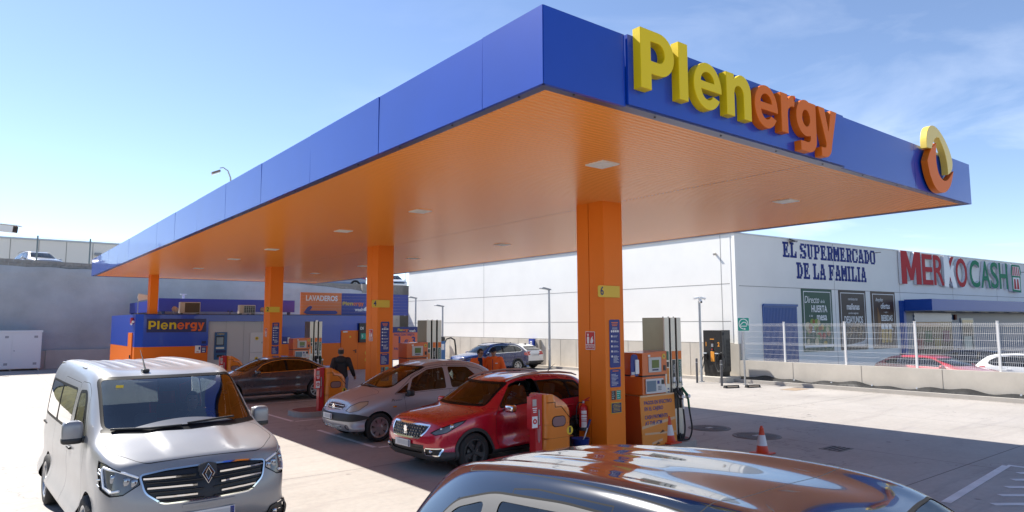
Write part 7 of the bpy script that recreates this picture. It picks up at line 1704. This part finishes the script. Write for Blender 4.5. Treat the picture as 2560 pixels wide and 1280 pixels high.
g = MB(); g.box((-.02, -.20, .85), (.16, .20, 1.52), mat('air_blue', (.02, .06, .36), .4)); g.box((-.03, -.09, 1.1), (-.021, .09, 1.4), M_wprint); g.box((-.034, -.05, 1.28), (-.031, .05, 1.33), M_navy); g.box((-.034, -.05, 1.17), (-.031, .05, 1.22), M_navy); g.build('box', None, e)
g = MB(); g.tube([(.1, -.35, 1.4), (.08, -.42, 1.1), (.1, -.5, .6), (.08, -.55, .3), (.06, -.8, .12)], .018, 6, M_hose); g.box((.08, -.6, .2), (.2, -.25, 1.48), mat('hose_reel_beige', (.42, .38, .32), .6)); g.build('hose', None, e)
g = MB(); rn = random.Random(2); P = [(20.0+.22*sin(k*1.1)+.1*rn.random(), 24.4+.03*k*rn.uniform(.3, 1.4), .03+.02*rn.random()) for k in range(26)]; g.tube(P, .02, 6, mat('hose_blue', (.02, .10, .35), .5)); tag(g.build('air_hose'), 'coil of blue air hose lying on the ground at the foot of the shop wall', 'hose')

# white cabinet at the left edge
e = empty('gas_cabinet', (-3.0, 40.0, 0), 0, 'white metal gas cabinet with warning stickers, against the grey wall at the left edge', 'cabinet')
Mwc = mat('cabinet_paint', (.84, .84, .84), .45)
g = MB(); g.box((-2.2, .02, .10), (1.82, 1.0, 2.02), Mwc); g.box((-2.25, -.02, 2.02), (1.86, 1.02, 2.12), Mwc); [g.box((x, .1, 0), (x+.06, .16, .1), M_galv) for x in (-2.1, .5, 1.72)]; g.build('casing', None, e)
for x0, x1 in ((-2.15, -1.0), (-.98, .52), (.54, 1.78)):
    g = MB(); g.box((x0, .0, .14), (x1, .018, 1.99), Mwc); g.box((x1-.30, -.006, 1.72), (x1-.14, -.001, 1.84), mat('vent_grey', (.38, .38, .40), .5)); g.box((x1-.30, -.006, .30), (x1-.14, -.001, .42), mat('vent_grey', (.38, .38, .40), .5)); g.cyl((x0+.1, .0, 1.05), (x0+.1, -.02, 1.05), .025, m=M_greypaint); g.build('door', None, e)
g = MB(); put_shape(g, [[(-.42,1.44),(-.10,1.44),(-.26,1.72)]], (0, -.004, 0), M_black, 'front', .001); put_shape(g, [[(-.39,1.455),(-.13,1.455),(-.26,1.685)]], (0, -.007, 0), M_yellow, 'front', .001); g.box((-.28, -.010, 1.53), (-.24, -.0085, 1.62), M_black); g.box((-.45, -.005, 1.30), (-.08, -.001, 1.42), M_yellow); g.build('warning_sticker', None, e)
g = MB(); put_shape(g, [disc(-.72, 1.58, .14), disc(-.72, 1.58, .10)], (0, -.004, 0), M_rprint, 'front', .001); g.box((-.9, -.005, 1.30), (-.52, -.001, 1.42), M_rprint); g.build('no_smoking_sticker', None, e)

# tall street lamp behind the canopy, lamp at the left edge
e = empty('street_lamp', (13.9, 60.5, 3.1), 0, 'tall street lamp with a curved arm rising behind the blue canopy edge', 'lamp post')
g = MB(); g.tube([(0, 0, 0), (0, 0, 12.1), (-.08, -.02, 12.9), (-.35, -.08, 13.5), (-.8, -.2, 13.72), (-1.1, -.28, 13.62)], [.11, .08, .07, .06, .05, .05], 10, M_galv); g.build('pole', None, e)
g = MB(); g.box((-.55, -.22, -.12), (.2, .18, .06), mat('lamp_brown', (.22, .17, .13), .5), X=T(-1.3, -.3, 13.3) @ RY(rad(-25))); g.box((-.6, -.25, -.2), (.1, .25, -.12), M_lens, X=T(-1.3, -.3, 13.3) @ RY(rad(-25))); g.build('lamp_head', None, e)
# cars on the terrace and in the shop's car park
small_car('parked_car', 'pale grey car on the terrace, facing the station from behind the fence at the left', (-1.3, 45.6, 5.36), -pi/2+rad(14), paint('paint_pale_grey', (.45, .44, .46), .3, .3), sc=.95, group='cars parked on the terrace')
small_car('parked_car', 'white car on the terrace seen from behind, partly hidden by the canopy corner', (3.0, 46.6, 5.36), rad(70), P_wht, suv=False, sc=.95, group='cars parked on the terrace')
small_car('parked_car', 'blue grey car on the terrace above the block parapet, seen between the columns', (20.3, 50.5, 5.36), rad(160), paint('paint_blue_grey', (.16, .20, .30), .3, .3), sc=1., group='cars parked on the terrace')
small_car('parked_car', 'white car on the terrace beside the end of the supermarket wall', (26.2, 52.0, 5.36), rad(-100), P_wht, sc=1., group='cars parked on the terrace')
small_car('parked_car', 'red car behind the mesh fence, in the shop car park', (25.1, 6.0, -.3), rad(-100), paint('paint_bright_red', (.42, .015, .03), .1, .3), suv=False, sc=.97, group='cars in the shop car park')
small_car('parked_car', 'white car behind the mesh fence at the right edge, in the shop car park', (27.5, 3.3, -.3), rad(-78), P_wht, sc=.95, group='cars in the shop car park')
small_car('parked_car', 'dark car between the red and white cars in the shop car park', (31.5, 6.0, -.3), rad(-95), paint('paint_navy', (.01, .014, .03), .3, .25), suv=False, sc=1., group='cars in the shop car park')
g = MB(); rn = random.Random(9)
# planted bank beyond the left edge of the picture: the van and the black car mirror it
nx, ny = 170, 40; vs = []
for j in range(ny+1):
    for i in range(nx+1):
        y = 4+34*i/nx; t = j/ny; vs.append((-7.2-7*t+rn.uniform(-.05, .05)+.35*sin(y*.9+t*4)*t, y+rn.uniform(-.05, .05), 3.6*(t**.8)*(1+.15*sin(y*.3))+(.10*sin(y*2.3+t*9)+.14*sin(y*1.1-t*6)+rn.uniform(-.05, .09))*t))
fs = [(j*(nx+1)+i, (j+1)*(nx+1)+i, (j+1)*(nx+1)+i+1, j*(nx+1)+i+1) for j in range(ny) for i in range(nx)]
Mbank = mat('scrub_bank', (.085, .085, .02), .95, var=.45, vscale=.9, stain=((.30, .22, .02), 3.5, .56))
g.add(vs, fs, Mbank, True); tag(g.build('embankment'), kind='structure')
# security floodlight reaching in at the left edge
def at_pixel(px, py, depth):
    d = _F+_R*((px-1280)/FPX)-_U*((py-640)/FPX); return CAMLOC+d*depth
q = at_pixel(12, 571, 9.0)
e = empty('yard_camera', (q.x, q.y, 0), 0, 'white box shaped security camera reaching into the picture at the left edge', 'camera')
X = T(0, 0, q.z) @ RZ(-YAW+rad(6)) @ RY(rad(6))
g = MB(); g.X = X; g.box((-.35, -.06, -.045), (.13, .06, .045), M_white, bev=.008); g.box((-.36, -.07, .046), (.17, .07, .056), M_white); g.box((.131, -.05, -.04), (.135, .05, .04), M_black); g.build('housing', None, e)
g = MB(); p0 = X @ Vector((-.3, 0, -.05)); p1 = X @ Vector((-.55, 0, -.12)); g.tube([p0, p1], .02, 8, M_white); g.cyl((p1.x, p1.y, -.0), (p1.x, p1.y, p1.z+.3), .05, m=M_galv); g.build('pole', None, e)
# ------------------------------------------------------------------ people
M_skin = mat('skin_tone', (.42, .22, .145), .55, spec=.3); M_hairb = mat('hair_black', (.012, .010, .009), .6); M_jeans = mat('jeans_blue', (.14, .19, .34), .85, var=.12, vscale=9); M_blkj = mat('jacket_black', (.014, .014, .018), .75, bump=.2, bscale=60)
M_orj = mat('jacket_orange', (.92, .15, .02), .8, bump=.15, bscale=80); M_navyc = mat('cloth_navy', (.012, .02, .09), .8); M_navyk = mat('knit_navy', (.010, .014, .035), .9, bump=.3, bscale=200); M_glove = mat('glove_grey', (.035, .035, .045), .7); M_shoe = mat('shoe_dark', (.02, .02, .02), .6); M_brownc = mat('coat_brown', (.05, .03, .022), .85); M_scarf = mat('scarf_grey', (.25, .26, .29), .9)
def skin_mesh(nodes, edges, root, sub=2, vox=None):
    """one closed surface round a skeleton; nodes: {name: (x, y, z, r) or (x, y, z, depth radius, width radius)}"""
    g = MB()
    for k, q in nodes.items():
        rx = q[3]; ry = q[4] if len(q) > 4 else rx; g.sphere((0, 0, 0), 1, M_skin, 7, X=T(*q[:3]) @ Matrix.Diagonal((rx, ry, min(rx, ry), 1)))
    for a, b in edges:
        p, q = nodes[a], nodes[b]; P, Q = Vector(p[:3]), Vector(q[:3]); d = Q-P
        if d.length < 1e-4: continue
        d.normalize(); ax = Vector((1, 0, 0)); ax = (ax-d*ax.dot(d)); ax = ax.normalized() if ax.length > .3 else d.orthogonal().normalized(); bx = d.cross(ax); n = 14; vs = []
        for w, O in ((p, P), (q, Q)):
            rx = w[3]; ry = w[4] if len(w) > 4 else rx
            if abs(d.z) < .6: rx = ry = min(rx, ry)
            vs += [O+ax*rx*cos(2*pi*i/n)+bx*ry*sin(2*pi*i/n) for i in range(n)]
        g.add(vs, [[i, (i+1) % n, n+(i+1) % n, n+i] for i in range(n)]+[list(reversed(range(n))), list(range(n, 2*n))], M_skin)
    o = g.build('sk')
    rm = o.modifiers.new('r', 'REMESH'); rm.mode = 'VOXEL'; rm.voxel_size = vox or .014
    sm_ = o.modifiers.new('s', 'SMOOTH'); sm_.iterations = 5; sm_.factor = .5
    dg = bpy.context.evaluated_depsgraph_get(); dg.update(); r = bpy.data.meshes.new_from_object(o.evaluated_get(dg)); me = o.data; bpy.data.objects.remove(o); bpy.data.meshes.remove(me)
    return r
def add_mesh(g, me, m, X=None):
    g.add([q.co.copy() for q in me.vertices], [list(p.vertices) for p in me.polygons], m, True, X); bpy.data.meshes.remove(me)
def hand_nodes(nd, ed, w, el, tag_, curl=.5, side=1):
    """palm, four bent fingers and a thumb growing from the wrist"""
    w = Vector(w); d = (w-Vector(el)).normalized(); up = Vector((0, 0, 1)); s_ = d.cross(up); s_ = (s_ if s_.length > .1 else Vector((0, 1, 0))).normalized(); n_ = s_.cross(d).normalized()
    pm = w+d*.055; nd['pm'+tag_] = (*pm, .034, .02); ed.append(('wr'+tag_, 'pm'+tag_))
    for i, (o, L) in enumerate(((-.028, .062), (-.010, .072), (.010, .068), (.028, .055))):
        a = pm+d*.035+s_*o; b = a+d*L*.5-n_*.012*curl; c = b+d*L*.4*(1-curl*.5)-n_*.035*curl
        for q, nm in ((a, 'a'), (b, 'b'), (c, 'c')): nd['f%d%s%s' % (i, nm, tag_)] = (*q, .0085)
        ed += [('pm'+tag_, 'f%da%s' % (i, tag_)), ('f%da%s' % (i, tag_), 'f%db%s' % (i, tag_)), ('f%db%s' % (i, tag_), 'f%dc%s' % (i, tag_))]
    a = w+d*.03-s_*.035*side; b = a+d*.035-s_*.02*side-n_*.01; nd['ta'+tag_] = (*a, .011); nd['tb'+tag_] = (*b, .0085); ed += [('wr'+tag_, 'ta'+tag_), ('ta'+tag_, 'tb'+tag_)]
def head(g, c, yaw, pitch, m):
    """skull with jaw, nose, ears, brow, eyes and mouth, looking along +x"""
    X = T(*c) @ RZ(yaw) @ RY(pitch)
    vs = []; n = 14; N2 = 24
    for j in range(n+1):
        p = -pi/2+pi*j/n
        for i in range(N2):
            t = 2*pi*i/N2; x, y, z = cos(p)*cos(t), cos(p)*sin(t), sin(p)
            jaw = max(0, -z); w = .074*(1-.22*jaw); dx = .097 if x < 0 else .092
            vs.append((x*dx*(1-.10*jaw)+.012*jaw, y*w, z*.118))
    fs = [(j*N2+i, j*N2+(i+1) % N2, (j+1)*N2+(i+1) % N2, (j+1)*N2+i) for j in range(n) for i in range(N2)]
    g.add(vs, fs, m, True, X)
    g.blob((.095, 0, -.012), (.034, .028, .05), m, .9, 5, X); g.blob((.082, 0, -.062), (.02, .046, .014), mat('lips', (.30, .11, .09), .5), .9, 4, X)
    for s_ in (1, -1):
        g.blob((-.005, .075*s_, -.005), (.03, .014, .055), m, .9, 5, X); g.blob((.081, .030*s_, .018), (.014, .026, .013), mat('eye_white', (.55, .53, .5), .3), .9, 5, X); g.blob((.0875, .030*s_, .018), (.006, .011, .011), M_black, .9, 4, X)
        g.blob((.084, .031*s_, .040), (.014, .036, .010), M_hairb, .9, 4, X)
    return X
def hair(parent, X, m, zmin=.01, bald=False, name='hair', sc=1.05, back=-.35):
    g = MB(); n = 14; N2 = 24; vs = []; idx = {}
    F_ = []
    for j in range(n+1):
        p = -pi/2+pi*j/n
        for i in range(N2):
            t = 2*pi*i/N2; x, y, z = cos(p)*cos(t), cos(p)*sin(t), sin(p); vs.append((x*.099*sc-.004, y*.080*sc, z*.121*sc))
    for j in range(n):
        for i in range(N2):
            q = [j*N2+i, j*N2+(i+1) % N2, (j+1)*N2+(i+1) % N2, (j+1)*N2+i]; c = sum((Vector(vs[k]) for k in q), Vector())/4
            lim = .068 if c.x > .045 else (.01 if c.x > -.01 else -.055)
            if name == 'beanie': lim = .030 if c.x > 0 else -.01
            if c.z < lim: continue
            if bald and c.z > .055 and abs(c.y) < .06: continue
            F_.append(q)
    g.add(vs, F_, m, True, X); return g.build(name, None, parent)
def person(label, loc, rz, J, top, legs, hairm, skinm=M_skin, headyaw=0., headpitch=0., glove=None, sleeve=1.0, bald=False, beanie=None, collar=None, shirt=None, sub=2, seated=False, glasses=False, hood=None):
    e = empty('person', loc, rz, label, 'person')
    nd = {}; ed = []
    for k, v in J.items(): nd[k] = v
    body = dict(pel=(*J['pel'], .10, .13), sp=(*J['sp'], .09, .125), ch=(*J['ch'], .09, .12), nk=(*J['nk'], .05), hd=(*J['hd'], .052))
    ed = [('pel', 'sp'), ('sp', 'ch'), ('ch', 'nk'), ('nk', 'hd')]
    for s_ in 'lr':
        body['sh'+s_] = (*J['sh'+s_], .030); body['el'+s_] = (*J['el'+s_], .036); body['wr'+s_] = (*J['wr'+s_], .028)
        ed += [('ch', 'sh'+s_), ('sh'+s_, 'el'+s_), ('el'+s_, 'wr'+s_)]; hand_nodes(body, ed, J['wr'+s_], J['el'+s_], s_, .55, 1 if s_ == 'l' else -1)
        body['hp'+s_] = (*J['hp'+s_], .085); body['kn'+s_] = (*J['kn'+s_], .058); body['an'+s_] = (*J['an'+s_], .04); body['to'+s_] = (*J['to'+s_], .03)
        ed += [('pel', 'hp'+s_), ('hp'+s_, 'kn'+s_), ('kn'+s_, 'an'+s_), ('an'+s_, 'to'+s_)]
    g = MB(); add_mesh(g, skin_mesh(body, ed, 'pel', sub, .0085), skinm); hc = Vector(J['hd'])+Vector((.015, 0, .10)); X = head(g, hc, headyaw, headpitch, skinm); g.build('body', None, e)
    tn = dict(hem=(J['pel'][0], J['pel'][1], J['pel'][2]-.06, .135, .185), sp=(*J['sp'], .125, .175), ch=(*J['ch'], .125, .185), nk=(J['nk'][0]-.005, J['nk'][1], J['nk'][2]-.02, .07, .075)); te = [('hem', 'sp'), ('sp', 'ch'), ('ch', 'nk')]
    if seated: tn['hem'] = (*J['pel'], .13, .18)
    for s_ in 'lr':
        tn['sh'+s_] = (*J['sh'+s_], .078); tn['tr'+s_] = (*(Vector(J['nk']).lerp(Vector(J['sh'+s_]), .5)+Vector((0, 0, -.035))), .075); tn['el'+s_] = (*J['el'+s_], .064); w = Vector(J['el'+s_]).lerp(Vector(J['wr'+s_]), sleeve); tn['cf'+s_] = (*w, .05); te += [('nk', 'tr'+s_), ('ch', 'sh'+s_), ('tr'+s_, 'sh'+s_), ('sh'+s_, 'el'+s_), ('el'+s_, 'cf'+s_)]
    g = MB(); add_mesh(g, skin_mesh(tn, te, 'hem', sub), top); jk = g.build('jacket', None, e)
    ln = dict(pel=(*J['pel'], .12, .16)); le = []
    for s_ in 'lr': ln['hp'+s_] = (*J['hp'+s_], .105); ln['kn'+s_] = (*J['kn'+s_], .078); ln['an'+s_] = (*J['an'+s_], .062); le += [('pel', 'hp'+s_), ('hp'+s_, 'kn'+s_), ('kn'+s_, 'an'+s_)]
    g = MB(); add_mesh(g, skin_mesh(ln, le, 'pel', sub), legs); g.build('trousers', None, e)
    g = MB()
    for s_ in 'lr':
        a = Vector(J['an'+s_]); b = Vector(J['to'+s_]); g.tube([a+Vector((-.05, 0, -.02)), a.lerp(b, .4), b, b+(b-a).normalized()*.05], [.045, .05, .045, .02], 10, M_shoe)
    g.build('shoes', None, e)
    if beanie: hair(e, X, beanie, name='beanie', sc=1.13)
    else: hair(e, X, hairm, bald=bald)
    if glove:
        g = MB(); hn = {}; he = []
        for s_ in 'lr':
            n2 = {'wr'+s_: (*J['wr'+s_], .040)}; e2 = []; hand_nodes(n2, e2, J['wr'+s_], J['el'+s_], s_, .7, 1 if s_ == 'l' else -1)
            n2 = {k: (v[0], v[1], v[2], *(r*1.25 for r in v[3:])) for k, v in n2.items()}; add_mesh(g, skin_mesh(n2, e2, 'wr'+s_, 1, .007), glove)
        g.build('gloves', None, e)
    if collar:
        g = MB(); c = Vector(J['nk']); g.lathe([(.10, -.07), (.088, -.01), (.078, .02), (.068, .022), (.066, -.02)], 20, collar, T(c.x-.005, c.y, c.z)); g.build('collar', None, e)
    if shirt:
        g = MB(); c = Vector(J['ch']); p = Vector(J['pel']); g.prism([(-.05, p.z-.12), (.05, p.z-.12), (.045, c.z), (.03, c.z+.14), (-.03, c.z+.14), (-.045, c.z)], .0, .15, 'x', shirt, T(c.x, c.y, 0)); g.build('shirt', None, e)
    if glasses:
        g = MB(); g.tube([(.06, -.078, .018), (.099, -.06, .018), (.103, 0, .02), (.099, .06, .018), (.06, .078, .018)], .006, 6, M_black, X); [g.tube([(.101, .031*q+.022*cos(t*.6), .010+.018*sin(t*.6)) for t in range(11)], .004, 5, M_black, X) for q in (1, -1)]; g.build('glasses', None, e)
    if hood:
        g = MB(); c = Vector(J['nk']); g.blob((c.x-.10, c.y, c.z-.06), (.13, .28, .22), hood, .8, 8); g.build('hood', None, e)
    return e
STAND = dict(pel=(0, 0, .96), sp=(0, 0, 1.12), ch=(0, 0, 1.32), nk=(0, 0, 1.475), hd=(.012, 0, 1.53), shl=(0, .175, 1.41), shr=(0, -.175, 1.41), ell=(-.03, .25, 1.14), elr=(-.03, -.25, 1.14), wrl=(.06, .26, .90), wrr=(.06, -.26, .90), hpl=(0, .09, .91), hpr=(0, -.09, .91), knl=(.02, .10, .50), knr=(.02, -.10, .50), anl=(-.01, .10, .10), anr=(-.01, -.10, .10), tol=(.14, .115, .045), tor=(.14, -.115, .045))
def pose(**k): d = dict(STAND); d.update(k); return d
AWAY = atan2(_F.y, _F.x)
# black jacket, walking away towards the kiosk door
person('balding man in black hooded jacket and pale jeans walking away towards the orange kiosk door', (4.02, 13.25, .0), AWAY+rad(12), pose(sp=(.0, .02, 1.13), ch=(.02, .03, 1.33), nk=(.03, .03, 1.475), hd=(.045, .03, 1.53), ell=(-.12, .27, 1.17), wrl=(-.0, .21, .98), shl=(.0, .20, 1.41), shr=(.0, -.17, 1.41), elr=(-.06, -.27, 1.16), wrr=(.10, -.33, .98), knl=(.14, .09, .52), anl=(.10, .09, .12), tol=(.25, .1, .06), knr=(-.05, -.09, .50), anr=(-.25, -.09, .16), tor=(-.14, -.1, .05)), M_blkj, M_jeans, M_hairb, bald=True, hood=M_blkj)
# two attendants in orange
TOC = AWAY+pi
person('man in glasses and open orange jacket with navy collar, looking down beside his colleague', (6.98, 10.95, 0), TOC+rad(38), pose(sp=(.01, 0, 1.11), ch=(.05, 0, 1.30), nk=(.10, 0, 1.44), hd=(.14, 0, 1.49), shl=(.05, .18, 1.38), shr=(.05, -.18, 1.38), ell=(.02, .26, 1.12), elr=(.02, -.26, 1.12), wrl=(.20, .18, .98), wrr=(.20, -.18, .98)), M_orj, M_navyc, M_hairb, headpitch=rad(14), collar=M_navyc, shirt=M_navyk, glasses=True)
person('man in navy beanie and zipped orange jacket with gloved hands together, looking down', (7.36, 10.66, 0), TOC-rad(14), pose(sp=(0, 0, 1.12), ch=(.02, 0, 1.32), nk=(.05, 0, 1.47), hd=(.08, 0, 1.52), ell=(.02, .29, 1.13), elr=(.02, -.29, 1.13), wrl=(.26, .07, 1.07), wrr=(.26, -.06, 1.05)), M_orj, M_navyc, M_hairb, headpitch=rad(13), headyaw=rad(-10), beanie=M_navyk, glove=M_glove, sleeve=.35, collar=M_orj, glasses=True)
o = [c for c in bpy.data.objects if c.name.startswith('jacket')][-1]
g = MB(); g.box((.172, -.006, .86), (.182, .006, 1.42), M_navyc); g.box((.170, .07, 1.30), (.180, .14, 1.32), M_wprint); g.build('zip', None, o)
# seated drivers
def seated(s=1.0): return dict(pel=(-.02, 0, .10), sp=(-.06, 0, .28), ch=(-.08, 0, .48), nk=(-.07, 0, .63), hd=(-.05, 0, .68), shl=(-.07, .18, .57), shr=(-.07, -.18, .57), ell=(.12, .24, .36), elr=(.12, -.24, .36), wrl=(.36, .14, .46), wrr=(.36, -.14, .46), hpl=(.06, .1, .08), hpr=(.06, -.1, .08), knl=(.48, .13, .16), knr=(.48, -.13, .16), anl=(.70, .13, -.18), anr=(.70, -.13, -.18), tol=(.82, .14, -.14), tor=(.82, -.14, -.14))
def in_car(c, x, y, z): return c.e.matrix_basis @ Vector((x, y, z))
bpy.context.view_layer.update()
p = in_car(VAN, .30, .42, .66); person('driver in dark jacket behind the windscreen of the silver van', p, VAN.e.rotation_euler.z, seated(), M_navyk, M_navyc, M_hairb, seated=True, headyaw=rad(-15))
p = in_car(PIC, -.02, .36, .60); person('driver in dark coat and grey scarf at the wheel of the silver family car', p, PIC.e.rotation_euler.z, seated(), M_brownc, M_navyc, M_hairb, seated=True, collar=M_scarf)
